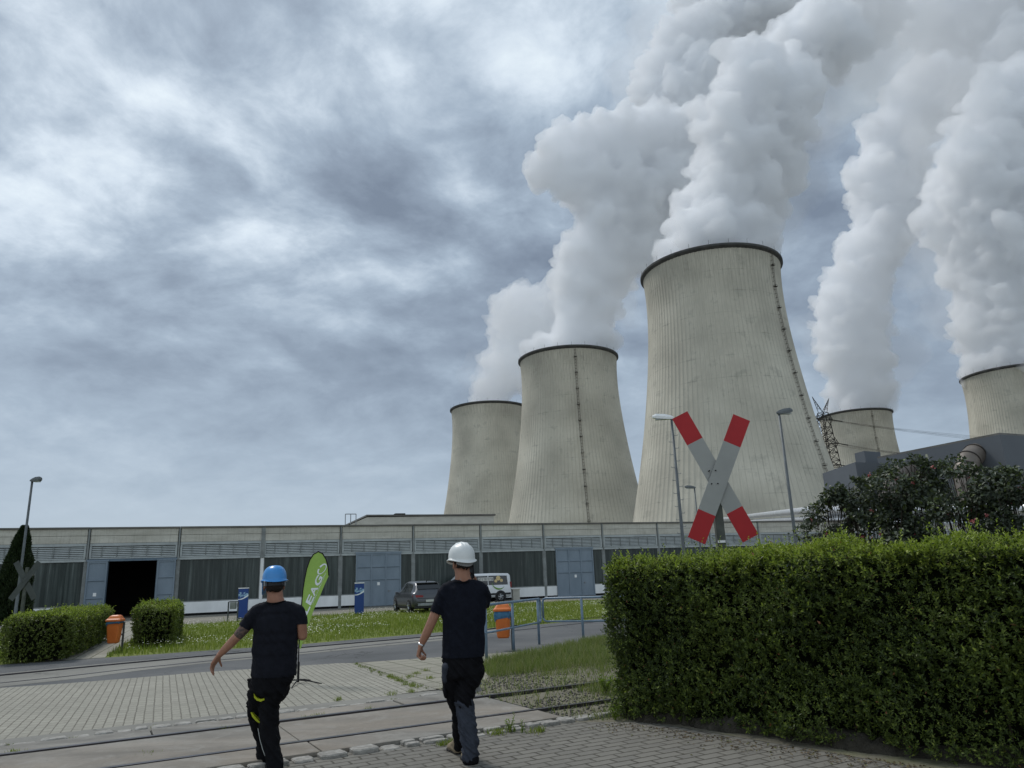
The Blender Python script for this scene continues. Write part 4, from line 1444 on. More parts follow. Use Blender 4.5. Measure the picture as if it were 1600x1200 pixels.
b1 = G(180, 1019)
bin_((b1[0] - 0.08, b1[1], 0), 0.1, 'orange litter bin on a post beside the footpath, between the two trimmed hedges', 0.24, 2)
b2 = P(786, 975, 18.0)
bin_((b2[0], b2[1], 0), -0.05, 'orange litter bin with a blue bag behind the tube railing', 0.28, 1)


# ------------------------------------------------------------------ info totems
def totem_mat():
    m, t = new_mat('blue_totem_print')
    tc = t.n('ShaderNodeTexCoord').outputs['Object']
    sep = t.n('ShaderNodeSeparateXYZ'); t.put(sep.inputs[0], tc)
    x, z = sep.outputs[0], sep.outputs[2]
    n = t.noise(t.mapping(tc, sc=(3, 1, 5)), 3.0, 4, 0.6)
    # pale picture blotches in the upper third and a white swoosh under them
    pic = t.math('MULTIPLY', t.maprange(n, 0.50, 0.56), t.math('MULTIPLY', t.math('GREATER_THAN', z, 1.12), t.math('LESS_THAN', z, 1.40)))
    col = t.mix(pic, (0.012, 0.05, 0.21), (0.30, 0.48, 0.62))
    cz = t.math('ADD', 1.02, t.math('MULTIPLY', t.math('MULTIPLY', t.math('ADD', x, 0.22), t.math('ADD', x, 0.22)), 0.9))
    dd_ = t.math('ABSOLUTE', t.math('SUBTRACT', z, cz))
    wdt = t.math('ADD', 0.018, t.math('MULTIPLY', t.math('ADD', x, 0.25), 0.05))
    col = t.mix(t.math('LESS_THAN', dd_, wdt), col, (0.75, 0.78, 0.8))
    bsdf(t, col, 0.4, 0, None, spec=0.4)
    return m


MT['totem'] = totem_mat()


def totem(px, py, label, H=1.62):
    g = G(px, py)
    t = empty('info_pillar', (g[0], g[1], 0), label, 'info pillar', 'blue information pillars', 0.2)
    m = MB().bx(-0.25, 0.25, -0.12, 0.12, 0.05, H)
    m.build('pillar', MT['totem'], t, bevel=0.01)
    MB().bx(-0.265, 0.265, -0.13, 0.13, H + 0.003, H + 0.05).build('cap', MT['white'], t)
    MB().bx(-0.2, 0.2, -0.1, 0.1, 0, 0.05).build('base', MT['signback'], t)


totem(378.5, 967, 'blue information pillar left of the man in the blue helmet, before the white skirting', 1.58)
totem(561, 960, 'blue information pillar before the left edge of the middle blue doors', 1.62)
g = G(363, 972)
t = empty('meter_box', (g[0], g[1], 0), 'small grey box on two posts beside the left blue pillar', 'utility box')
m = MB(); m.bx(-0.14, 0.14, -0.09, 0.09, 0.62, 0.95); m.build('box', MT['pilaster'], t, bevel=0.01)
for sx in (-0.24, 0.24):
    m = MB(); m.bx(sx - 0.025, sx + 0.025, -0.03, 0.03, 0, 0.98); m.build('post', MT['signback'], t)
m = MB(); m.bx(-0.21, 0.21, -0.02, 0.02, 0.955, 1.0); m.build('crossbar', MT['signback'], t)
g = G(806, 937.5)
t = empty('concrete_post', (g[0], g[1], 0), 'pale concrete block post at the tail of the white van', 'post', rz=.3)
m = MB(); m.bx(-0.27, 0.27, -0.2, 0.2, 0, 0.74); m.build('block', MT['precast'], t, bevel=0.02)
m = MB(); m.bx(-0.31, 0.31, -0.23, 0.23, 0.743, 0.80); m.build('cap', MT['precast'], t)

# ------------------------------------------------------------------ vehicles
MT['carpaint'] = simple('dark_grey_metallic_paint', (0.085, 0.09, 0.10), (0.075, 0.08, 0.09), 2, 0.28, 0.5, bstr=0.0, spec=0.6)
MT['vanpaint'] = simple('white_car_paint', (0.68, 0.70, 0.72), (0.64, 0.66, 0.68), 2, 0.3, bstr=0.0, spec=0.5)
MT['blackglass'] = simple('dark_car_glass', (0.012, 0.014, 0.016), (0.01, 0.012, 0.013), 2, 0.12, bstr=0.0, spec=0.7)
MT['tyre'] = simple('tyre_rubber', (0.018, 0.018, 0.019), None, 8, 0.85)
MT['alloy'] = simple('alloy_rim', (0.42, 0.43, 0.45), (0.36, 0.37, 0.38), 6, 0.35, 0.7, bstr=0.0)
MT['trim'] = simple('black_plastic_trim', (0.022, 0.023, 0.025), None, 8, 0.6)
MT['lampred'] = simple('red_tail_lamp', (0.25, 0.02, 0.02), (0.18, 0.012, 0.012), 6, 0.25, bstr=0.0)
MT['plate'] = simple('number_plate', (0.6, 0.6, 0.58), (0.5, 0.5, 0.48), 6, 0.5)
MT['vangreen'] = simple('green_decal', (0.14, 0.30, 0.03), (0.10, 0.24, 0.025), 8, 0.4)
MT['cream'] = simple('cream_decal', (0.62, 0.50, 0.26), (0.55, 0.42, 0.2), 8, 0.4)


def veh_ring(sec):
    y, hw, zb, belt, roof, rhw = sec
    half = [(0, zb), (hw * 0.82, zb), (hw * 0.97, zb + 0.10), (hw, zb + 0.30 * (belt - zb)), (hw * 1.0, zb + 0.7 * (belt - zb)), (hw * 0.975, belt)]
    k = max(roof - belt, 0.02)
    half += [(hw * 0.94, belt + 0.08 * k), (rhw + 0.5 * (hw * 0.94 - rhw) * 0.75, belt + 0.5 * k), (rhw, roof - 0.12 * k), (rhw * 0.86, roof - 0.02 * k), (rhw * 0.45, roof), (0, roof + 0.005)]
    r = [(x, y, z) for x, z in half] + [(-x, y, z) for x, z in half[-2:0:-1]]
    return r


def sec_at(secs, y):
    ys = [s[0] for s in secs]
    return tuple([y] + [float(np.interp(y, ys, [s[i] for s in secs])) for i in range(1, 6)])


def side_panel(mb, secs, ya, yb, f0, f1, side, proud=0.012, n=6, mi=0, ta=0.0, tb=0.0):
    """glass/decal following the cabin side between relative heights f0..f1 (0 belt, 1 roof)"""
    vs = []
    for i in range(n + 1):
        t_ = i / n
        y = ya + (yb - ya) * t_
        s = sec_at(secs, y)
        _, hw, zb, belt, roof, rhw = s
        k = roof - belt
        def pt(f, yy):
            zz = belt + f * k
            pts = [(0.0, hw * 0.975), (0.08, hw * 0.94), (0.5, rhw + 0.375 * (hw * 0.94 - rhw)), (0.88, rhw)]
            x = float(np.interp(f, [p[0] for p in pts], [p[1] for p in pts])) if f >= 0 else hw * 1.0
            return (side * (x + proud), yy, zz)
        vs.append(pt(f0, y + ta * (1 - t_) * 0)); vs.append(pt((f0 + f1) / 2, y + (ta * (1 - t_) + tb * t_) * 0.5)); vs.append(pt(f1, y + ta * (1 - t_) + tb * t_))
    fs = []
    for i in range(n):
        for j in range(2):
            a = i * 3 + j
            fs.append((a, a + 1, a + 4, a + 3))
    mb.add(vs, fs, mi)


def wheel(t, x, y, r, w, side):
    mb = MB()
    m = [(r * 0.62, -w / 2), (r * 0.9, -w / 2), (r, -w / 2 + 0.03), (r, w / 2 - 0.03), (r * 0.9, w / 2), (r * 0.62, w / 2), (r * 0.60, 0)]
    tw = mb.lathe(m + [m[0]], 28, (x, y, r), axis='X').build('wheel', MT['tyre'], t, smooth=True)
    mb = MB()
    xs = side * (w / 2 - 0.02)
    for k in range(5):
        a = 2 * math.pi * k / 5 + 0.2
        c, s_ = math.cos(a), math.sin(a)
        mb.tube([(x + xs, y + 0.04 * c, r + 0.04 * s_), (x + xs, y + r * 0.62 * c, r + r * 0.62 * s_)], [0.05, 0.035], 5)
    mb.lathe([(r * 0.60, xs - 0.02), (r * 0.66, xs - 0.02), (r * 0.66, xs + 0.012 * side), (r * 0.60, xs + 0.012 * side), (r * 0.60, xs - 0.02)], 28, (x, y, r), axis='X')
    mb.lathe([(0.001, xs + 0.02 * side), (0.06, xs + 0.02 * side), (0.07, xs - 0.02)], 12, (x, y, r), axis='X')
    mb.lathe([(0.001, xs - 0.05 * side), (r * 0.6, xs - 0.05 * side)], 20, (x, y, r), mi=1, axis='X')
    mb.build('rim', [MT['alloy'], MT['trim']], tw)


CAR = [(-2.32, 0.72, 0.42, 0.66, 0.70, 0.55), (-2.28, 0.84, 0.34, 0.86, 0.92, 0.66), (-2.20, 0.91, 0.28, 0.98, 1.05, 0.72), (-2.02, 0.925, 0.24, 1.00, 1.22, 0.68), (-1.80, 0.935, 0.22, 1.01, 1.42, 0.66),
       (-1.62, 0.94, 0.20, 1.01, 1.54, 0.66), (-1.0, 0.94, 0.2, 1.00, 1.61, 0.67), (-0.2, 0.94, 0.2, 0.99, 1.63, 0.67), (0.35, 0.94, 0.2, 0.98, 1.56, 0.66), (0.85, 0.94, 0.2, 0.97, 1.34, 0.66), (1.25, 0.935, 0.2, 0.96, 1.08, 0.70),
       (1.7, 0.92, 0.2, 0.92, 1.02, 0.70), (2.1, 0.87, 0.24, 0.82, 0.90, 0.62), (2.28, 0.78, 0.3, 0.70, 0.74, 0.55), (2.33, 0.62, 0.4, 0.58, 0.60, 0.45)]


def car():
    h = np.array([-0.40, 0.9165])
    rc = G(673, 957.5)[:2]
    c = rc + h * 2.3
    t = empty('parked_car', (c[0], c[1], 0), 'dark grey car parked facing the hall, half hidden by the man in the white helmet', 'car', rz=math.atan2(h[1], h[0]) - math.pi / 2)
    MB().loft([veh_ring(s) for s in CAR]).build('body', MT['carpaint'], t, smooth=True)
    for sd in (-1, 1):
        mb = MB(); side_panel(mb, CAR, -0.42, 0.98, 0.10, 0.86, sd, tb=-0.42, ta=0.0); mb.build('side_window', MT['blackglass'], t)
        mb = MB(); side_panel(mb, CAR, -1.62, -0.50, 0.10, 0.84, sd, ta=0.18); mb.build('side_window', MT['blackglass'], t)
        for y in (-1.42, 1.38):
            mb = MB(); mb.lathe([(0.001, sd * 0.938), (0.405, sd * 0.938), (0.415, sd * 0.925)], 24, (0, y, 0.37), axis='X'); mb.build('wheel_arch', MT['trim'], t)
            wheel(t, sd * 0.865, y, 0.36, 0.22, sd)
        mb = MB(); mb.box((sd * 1.02, 0.72, 1.02), (0.18, 0.10, 0.13)); mb.build('mirror', MT['carpaint'], t, bevel=0.02)
        mb = MB(); mb.bx(sd * 0.935, sd * 0.950, -1.0, 1.0, 0.26, 0.34); mb.build('sill_trim', MT['trim'], t)
        mb = MB()
        for y in (-0.55, 0.35): mb.bx(sd * 0.945, sd * 0.965, y, y + 0.16, 0.80, 0.83)
        mb.build('door_handle', MT['galv'], t)
        mb = MB(); mb.prism([(0.50, 0.0), (0.90, 0.02), (0.90, 0.12), (0.42, 0.10)], (0, 0, 0), (sd, 0, 0), (0, 0, 1), 0.001)
        # wrap-round tail lamp
        q = [(0.40, -2.30, 0.80), (0.80, -2.275, 0.80), (0.93, -2.10, 0.82), (0.93, -2.08, 0.92), (0.80, -2.255, 0.93), (0.40, -2.29, 0.90)]
        mb = MB(); mb.add([(sd * x, y - 0.02, z) for x, y, z in q] + [(sd * x * 0.97, y + 0.06, z) for x, y, z in q], [(0, 1, 4, 5), (1, 2, 3, 4), (0, 1, 7, 6), (1, 2, 8, 7), (3, 4, 10, 9), (4, 5, 11, 10), (2, 3, 9, 8), (5, 0, 6, 11)])
        mb.build('tail_light', MT['lampred'], t)
    mb = MB()
    mb.add([(-0.60, -2.07, 1.21), (0.60, -2.07, 1.21), (0.66, -1.98, 1.30), (0.58, -1.815, 1.455), (-0.58, -1.815, 1.455), (-0.66, -1.98, 1.30)], [(0, 1, 2, 3, 4, 5)])
    mb.build('rear_window', MT['blackglass'], t)
    mb = MB(); mb.box((0, -1.74, 1.53), (1.22, 0.22, 0.035)); mb.build('spoiler', MT['carpaint'], t, bevel=0.01)
    mb = MB(); mb.bx(-0.70, 0.70, -2.36, -2.30, 0.36, 0.50); mb.build('bumper_trim', MT['galv'], t, bevel=0.02)
    mb = MB(); mb.bx(-0.86, 0.86, -2.33, -2.28, 0.25, 0.355); mb.bx(-0.72, 0.72, -2.315, -2.29, 0.72, 0.755); mb.build('bumper_lower', MT['trim'], t, bevel=0.01)
    mb = MB(); mb.bx(-0.26, 0.26, -2.345, -2.325, 0.56, 0.67); mb.build('number_plate', MT['plate'], t)
    mb = MB(); mb.tube([(0, -1.55, 1.57), (0, -1.62, 1.66)], [0.03, 0.01], 6); mb.build('aerial', MT['trim'], t)


car()
VAN = [(-2.47, 0.82, 0.42, 0.95, 1.55, 0.74), (-2.43, 0.91, 0.34, 1.08, 1.86, 0.80), (-2.32, 0.94, 0.30, 1.10, 1.95, 0.82), (-1.2, 0.95, 0.28, 1.10, 1.985, 0.83), (0.9, 0.95, 0.28, 1.10, 1.98, 0.83), (1.25, 0.95, 0.28, 1.09, 1.90, 0.81),
       (1.6, 0.95, 0.28, 1.07, 1.60, 0.80), (1.95, 0.94, 0.28, 1.04, 1.22, 0.78), (2.25, 0.90, 0.3, 0.96, 1.06, 0.70), (2.42, 0.82, 0.34, 0.80, 0.88, 0.6), (2.47, 0.70, 0.42, 0.62, 0.66, 0.5)]


def van():
    h = -Wd
    rc = G(800, 939)[:2]
    c = rc + h * 2.47 - Wn * 0.95
    t = empty('parked_van', (c[0], c[1], 0), 'white minibus with tinted windows and green crescent emblem, parked before the hall', 'van', rz=math.atan2(h[1], h[0]) - math.pi / 2)
    MB().loft([veh_ring(s) for s in VAN]).build('body', MT['vanpaint'], t, smooth=True)
    for sd in (-1, 1):
        mb = MB(); side_panel(mb, VAN, -2.22, -0.75, 0.07, 0.80, sd, ta=0.05); mb.build('side_window', MT['blackglass'], t)
        mb = MB(); side_panel(mb, VAN, -0.69, 0.46, 0.07, 0.80, sd); mb.build('side_window', MT['blackglass'], t)
        mb = MB(); side_panel(mb, VAN, 0.66, 1.70, 0.10, 0.80, sd, tb=-0.35); mb.build('side_window', MT['blackglass'], t)
        for y in (-1.62, 1.55):
            mb = MB(); mb.lathe([(0.001, sd * 0.955), (0.41, sd * 0.955), (0.42, sd * 0.94)], 24, (0, y, 0.36), axis='X'); mb.build('wheel_arch', MT['trim'], t)
            wheel(t, sd * 0.875, y, 0.335, 0.22, sd)
        mb = MB(); mb.bx(sd * 0.935, sd * 0.962, -2.40, 2.0, 0.47, 0.60); mb.build('side_trim', MT['trim'], t)
        mb = MB(); mb.bx(sd * 0.80, sd * 0.93, -2.49, -2.40, 0.95, 1.35); mb.build('tail_light', MT['lampred'], t, bevel=0.01)
        mb = MB(); mb.box((sd * 1.07, 1.55, 1.15), (0.2, 0.1, 0.28)); mb.build('mirror', MT['trim'], t, bevel=0.02)
    mb = MB(); mb.add([(-0.72, -2.475, 1.12), (0.72, -2.475, 1.12), (0.68, -2.445, 1.72), (-0.68, -2.445, 1.72)], [(0, 1, 2, 3)]); mb.build('rear_window', MT['blackglass'], t)
    # decals on the side towards the camera (its left side, local -x); they follow the side slope
    def dec(name, poly, mat, proud):
        mb = MB()
        vs = []
        for (y, z) in poly:
            s = sec_at(VAN, y); _, hw, zb, belt, roof, rhw = s
            f = (z - belt) / (roof - belt)
            x = hw * 1.0 if f < 0 else float(np.interp(f, [0, 0.08, 0.5, 0.88], [hw * 0.975, hw * 0.94, rhw + 0.375 * (hw * 0.94 - rhw), rhw]))
            vs.append((-(x + proud), y, z))
        mb.add(vs, [tuple(range(len(vs)))])
        o = mb.build(name, mat, t)
        bm = bmesh.new(); bm.from_mesh(o.data); bmesh.ops.triangulate(bm, faces=bm.faces); bm.to_mesh(o.data); bm.free()
    # pale lettering strip on the window with worn, unreadable letters
    dec('lettering_strip', [(-1.12, 1.46), (0.05, 1.46), (0.05, 1.70), (-1.12, 1.70)], MT['plate'], 0.020)
    for i in range(9):
        y = -1.07 + i * 0.125
        for (a_, b_, c_, d_) in ((0, 0.02, 1.49, 1.67), (0.055, 0.075, 1.49, 1.67), (0.02, 0.055, 1.57 + 0.05 * (i % 2), 1.60 + 0.05 * (i % 2))):
            if (i + int(a_ * 50)) % 4 != 3:
                dec('letter_stroke', [(y + a_, c_), (y + b_, c_), (y + b_, d_), (y + a_, d_)], MT['trim'], 0.026)
    circ = lambda cy, cz, r_, n=18: [(cy + r_ * math.cos(2 * math.pi * i / n), cz + r_ * math.sin(2 * math.pi * i / n)) for i in range(n)]
    dec('emblem_disc', circ(-1.50, 1.62, 0.17), MT['cream'], 0.022)
    dec('emblem_disc', circ(-1.30, 1.43, 0.11), MT['cream'], 0.026)
    dec('emblem_disc', circ(-1.74, 1.46, 0.11), MT['cream'], 0.026)
    out = []
    inn = []
    for i in range(15):
        a = math.radians(195 - 0 - i * 11.5)
        # thick at the bottom, thin at the ends
        w = 0.02 + 0.09 * math.sin(math.pi * min(1, i / 14)) ** 1.2
        out.append((-1.50 - 0.50 * math.cos(a), 1.30 - 0.48 * abs(math.sin(a)) if i > 1 else 1.32 + 0.02 * (1 - i)))
        inn.append((-1.50 - (0.50 - 0.4 * w) * math.cos(a), 1.30 - (0.48 - w) * abs(math.sin(a)) if i > 1 else 1.33 + 0.02 * (1 - i)))
    dec('emblem_crescent', out + inn[::-1], MT['vangreen'], 0.024)


van()

# ------------------------------------------------------------------ beach-flag banner
MT['flag'] = simple('green_flag_cloth', (0.31, 0.48, 0.105), (0.27, 0.43, 0.09), 1.5, 0.75, bstr=0.5, bdist=0.02)
MT['flagwhite'] = simple('white_flag_print', (0.78, 0.82, 0.84), (0.70, 0.74, 0.76), 3, 0.75)
MT['flaghem'] = simple('black_flag_hem', (0.012, 0.012, 0.013), None, 3, 0.8)


def banner():
    Y = 13.3
    b = G(465.5, 1069)
    t = empty('beach_flag', (b[0], b[1], 0), 'green teardrop beach flag with white letters on a black cross base', 'flag banner')
    ox, oy = b[0], b[1]
    L = lambda px, py, dy=0.0: Vector(P(px, py, oy + dy)) - Vector((ox, oy, 0))
    edge = [(467.0, 1012), (468.6, 985), (471.3, 945), (473, 924), (475.7, 906), (479.3, 888.7), (484, 875), (490, 866), (497.5, 862), (504, 865), (509.5, 874), (512.7, 886), (513.8, 899.5)]
    tail = [(507, 914), (499.5, 932.5), (491, 951), (481.7, 976.5), (474, 1000), (470, 1014)]
    pts = [L(*p) for p in edge + tail]
    n = len(pts)
    mb = MB(); c = sum(pts, Vector()) / n
    mb.add([tuple(p + Vector((0, -0.002, 0))) for p in pts] + [tuple(p + Vector((0, 0.002, 0))) for p in pts], [tuple(range(n)), tuple(range(n, 2 * n))[::-1]] + [(i, (i + 1) % n, n + (i + 1) % n, n + i) for i in range(n)])
    cl = mb.build('cloth', MT['flag'], t)
    bm = bmesh.new(); bm.from_mesh(cl.data); bmesh.ops.triangulate(bm, faces=bm.faces); bm.to_mesh(cl.data); bm.free()
    MB().tube([L(*p) for p in edge], 0.011, 8).build('hem', MT['flaghem'], t, smooth=True)
    MB().tube([Vector((0, 0, 0.05)), L(466.0, 1040), L(467.0, 1012)], 0.011, 8).build('pole', MT['flaghem'], t)
    MB().tube([Vector((0, 0, 0.03)), Vector((0, 0, 0.36))], 0.02, 10).build('spigot', MT['flaghem'], t)
    for (px, py) in ((503, 1069.5), (455, 1077), (440, 1067), (485, 1064)):
        g_ = G(px, py)
        m = MB(); e_ = Vector((g_[0] - ox, g_[1] - oy, 0.012)); m.tube([Vector((0, 0, 0.07)), e_ * 0.5 + Vector((0, 0, 0.045)), e_], [0.013, 0.011, 0.010], 6)
        m.build('base_foot', MT['flaghem'], t)

    def glyph(ch, px, py, ang, h, wide, shear=0.0):
        cu = bpy.data.curves.new('txt', 'FONT'); cu.body = ch; cu.size = 1.0; cu.extrude = 0.0; cu.offset = 0.028; cu.align_x = 'CENTER'; cu.align_y = 'CENTER'
        o = bpy.data.objects.new('txt', cu); COL.objects.link(o)
        dg = bpy.context.evaluated_depsgraph_get(); dg.update()
        me = bpy.data.meshes.new_from_object(o.evaluated_get(dg))
        bpy.data.objects.remove(o); bpy.data.curves.remove(cu)
        co, _ = get_co(me)
        lo, hi = co.min(0), co.max(0)
        co = (co - (lo + hi) / 2) / np.array([hi[0] - lo[0], hi[1] - lo[1], 1])
        ca, sa = math.cos(ang), math.sin(ang)
        org = L(px, py)
        ex = Vector((ca, 0, sa)); ey = Vector((-sa, 0, ca))
        out = []
        for x, y, z in co:
            p = org + ex * ((x + shear * y) * wide) + ey * (y * h)
            out.append((p.x, p.y - 0.006, p.z))
        set_co(me, np.array(out)); me.name = 'letter'
        me.materials.clear(); me.materials.append(MT['flagwhite'])
        ob = bpy.data.objects.new('letter', me); COL.objects.link(ob); ob.parent = t
    A_ = math.radians(66)
    mpp = oy / FPX
    for ch, px, py, w in (('L', 478.5, 952, 13), ('E', 484.5, 937, 13), ('A', 490.5, 922.5, 14), ('G', 497.5, 907, 14.5)):
        glyph(ch, px, py, A_, 9.6 * mpp, w * mpp, 0.12)
    # ring logo with a slit
    c = L(503.3, 889.0)
    ex = Vector((math.cos(A_ - 0.25), 0, math.sin(A_ - 0.25))); ey = Vector((-math.sin(A_ - 0.25), 0, math.cos(A_ - 0.25)))
    mb = MB(); vs = []
    N = 30
    for i in range(N + 1):
        a = math.radians(112 + 336 * i / N)
        w_ = 2.0 + 0.9 * math.sin(a)
        for r_ in (0, 1):
            rx = (9.3 - r_ * w_) * mpp; ry = (5.2 - r_ * (w_ * 0.85)) * mpp
            p = c + ex * (rx * math.cos(a)) + ey * (ry * math.sin(a)); vs.append((p.x, p.y - 0.006, p.z))
    mb.add(vs, [(2 * i, 2 * i + 1, 2 * i + 3, 2 * i + 2) for i in range(N)])
    mb.build('ring_logo', MT['flagwhite'], t)
    # row of tiny pale print strokes below the letters, towards the free edge
    mb = MB()
    r = random.Random(4)
    for i in range(26):
        q = i / 25
        px = 489 + (509.5 - 489) * q + r.uniform(-.2, .2); py = 944 + (896 - 944) * q
        p = L(px, py)
        d = ex * (0.5 * mpp * 1.0); u_ = ey * (r.choice((1.0, 1.6, 2.0)) * mpp)
        mb.add([(p + a_).to_tuple()[:1] + (p.y - 0.006,) + ((p + a_).z,) for a_ in (-d * .6, d * .6, d * .6 + u_, -d * .6 + u_)], [(0, 1, 2, 3)])
    mb.build('small_print', MT['flagwhite'], t)


banner()


# ------------------------------------------------------------------ people
MT['skin'] = simple('sunned_skin', (0.36, 0.185, 0.12), (0.29, 0.14, 0.09), 9, 0.5, bstr=0.1, bdist=0.002)
MT['shirt1'] = simple('black_tshirt_cloth', (0.011, 0.012, 0.018), (0.007, 0.008, 0.012), 20, 0.85, bstr=0.5, bdist=0.01, spec=0.15)
MT['shirt2'] = simple('navy_tshirt_cloth', (0.008, 0.010, 0.017), (0.005, 0.006, 0.011), 20, 0.85, bstr=0.5, bdist=0.01, spec=0.15)
MT['trousers'] = simple('black_work_trousers', (0.007, 0.007, 0.009), (0.004, 0.004, 0.005), 16, 0.85, bstr=0.5, bdist=0.01, spec=0.15)
MT['greycloth'] = simple('slate_work_cloth', (0.055, 0.062, 0.08), (0.035, 0.04, 0.052), 14, 0.9, bstr=0.5, bdist=0.01, spec=0.1)
MT['hivis'] = simple('yellow_green_trim', (0.42, 0.46, 0.02), (0.34, 0.38, 0.015), 20, 0.7)
MT['boot'] = simple('beige_work_boot', (0.27, 0.215, 0.14), (0.19, 0.15, 0.10), 14, 0.8)
MT['bootdark'] = simple('dark_work_shoe', (0.035, 0.033, 0.032), (0.02, 0.02, 0.02), 14, 0.7)
MT['sole'] = simple('boot_sole', (0.02, 0.018, 0.016), None, 10, 0.9)
MT['hair'] = simple('dark_short_hair', (0.022, 0.015, 0.010), (0.010, 0.007, 0.005), 60, 0.8, bstr=0.9, bdist=0.004)
MT['helmblue'] = simple('blue_helmet_shell', (0.045, 0.26, 0.62), (0.04, 0.235, 0.57), 3, 0.3, bstr=0.0, spec=0.5)
MT['helmwhite'] = simple('white_helmet_shell', (0.70, 0.72, 0.70), (0.64, 0.66, 0.64), 3, 0.35, bstr=0.0, spec=0.5)
MT['harness'] = simple('grey_helmet_harness', (0.32, 0.32, 0.31), (0.24, 0.24, 0.235), 12, 0.7)
MT['blackplastic'] = simple('black_plastic', (0.010, 0.010, 0.011), None, 10, 0.4)
MT['tattoo'] = simple('tattooed_skin', (0.17, 0.105, 0.08), (0.05, 0.042, 0.04), 38, 0.6, detail=2)
MT['steel'] = simple('polished_steel', (0.6, 0.6, 0.6), (0.5, 0.5, 0.5), 8, 0.25, 0.9)


class Blob:
    def __init__(s):
        s.co = []; s.f = []; s.n = 0

    def ell(s, c, r, yaw=0.0, ico=None):
        v, f = ico or ICO2
        r = np.array(r if hasattr(r, '__len__') else (r, r, r), float)
        q = v * r
        if yaw:
            ca, sa = math.cos(yaw), math.sin(yaw)
            q = np.stack([q[:, 0] * ca - q[:, 1] * sa, q[:, 0] * sa + q[:, 1] * ca, q[:, 2]], 1)
        s.co.append(q + np.array(c, float)); s.f.append(f + s.n); s.n += len(v)

    def chain(s, pts, sq=(1, 1, 1), yaw=0.0):
        """pts: list of (point, radius or (rx,ry,rz))"""
        for (a, ra), (b, rb) in zip(pts[:-1], pts[1:]):
            a = np.array(a, float); b = np.array(b, float)
            ra = np.array(ra if hasattr(ra, '__len__') else (ra,) * 3, float); rb = np.array(rb if hasattr(rb, '__len__') else (rb,) * 3, float)
            L_ = np.linalg.norm(b - a); st = max(1, int(math.ceil(L_ / (0.28 * min(ra.min(), rb.min()) + 1e-4))))
            for k in range(st + 1):
                t = k / st
                s.ell(a + (b - a) * t, (ra + (rb - ra) * t) * np.array(sq), yaw)

    def mesh(s, name, voxel, smooth=3, wr=0.0, wscale=9.0, seed=0.0):
        me = remeshed(name, np.concatenate(s.co), np.concatenate(s.f), voxel, smooth)
        if wr:
            c, n = get_co(me)
            d = np.empty(len(c))
            for i, p in enumerate(c):
                q = Vector((p[0] * wscale + seed + p[2] * wscale * 0.5, p[1] * wscale, p[2] * wscale * 1.3 + p[0] * wscale * 1.4))
                a = noise.noise(q)
                b = noise.noise(q * 2.3 + Vector((5, 1, 2)))
                d[i] = max((0.25 - abs(a)) * 1.4 + (0.2 - abs(b)) * 0.6, -0.25) * wr
            set_co(me, c + n * d[:, None])
        return me


def put(me, name, mat, parent, org, cut=None):
    if cut:
        bm = bmesh.new(); bm.from_mesh(me)
        dead = [f for f in bm.faces if cut(f.calc_center_median())]
        bmesh.ops.delete(bm, geom=dead, context='FACES')
        bm.to_mesh(me); bm.free()
    c, _ = get_co(me)
    set_co(me, c - np.array(org))
    me.materials.clear(); me.materials.append(mat)
    me.polygons.foreach_set('use_smooth', [True] * len(me.polygons))
    o = bpy.data.objects.new(name, me); COL.objects.link(o)
    if parent is not None:
        o.parent = parent
    return o


def helmet(name, c, yaw, mat, parent, org, tilt=0.0, ridges=True, size=1.0):
    """hard hat shell: domed, small gutter all round, peak to the front (+y local)"""
    N, M = 48, 14
    co, f = [], []
    for j in range(M + 1):
        v = j / M
        for i in range(N):
            a = 2 * math.pi * i / N
            prof = (1 - v ** 2.6) ** (1 / 2.3)
            x = 0.112 * prof * math.cos(a)
            y = 0.138 * prof * math.sin(a)
            z = 0.135 * v
            if ridges and v > 0.25:
                for rc in (-0.030, 0.0, 0.030):
                    z += 0.011 * math.exp(-((x - rc) / 0.009) ** 2) * min(1, (v - 0.25) * 3)
            co.append((x, y, z))
    rim = []
    for k, (e, dz) in enumerate(((0.0, -0.012), (0.014, -0.020), (0.016, -0.026), (0.002, -0.022))):
        for i in range(N):
            a = 2 * math.pi * i / N
            pk = max(0.0, math.sin(a)) ** 3 * 0.035 if k in (1, 2) else 0
            lift = 0.022 * math.cos(2 * a)
            rim.append(((0.112 + e) * math.cos(a), (0.138 + e + pk) * math.sin(a), dz + lift * 0.6 - pk * 0.25))
    allv = rim[::-1]
    rings = [rim[3 * N:4 * N], rim[2 * N:3 * N], rim[N:2 * N], rim[0:N]] + [co[j * N:(j + 1) * N] for j in range(M + 1)]
    R = Matrix.Rotation(yaw, 3, 'Z') @ Matrix.Rotation(tilt, 3, 'X')
    rr_ = [[tuple(Vector(c) + (R @ Vector(p)) * size - Vector(org)) for p in ring] for ring in rings]
    o = MB().loft(rr_, caps=False).build(name, mat, parent, smooth=True)
    return o, R


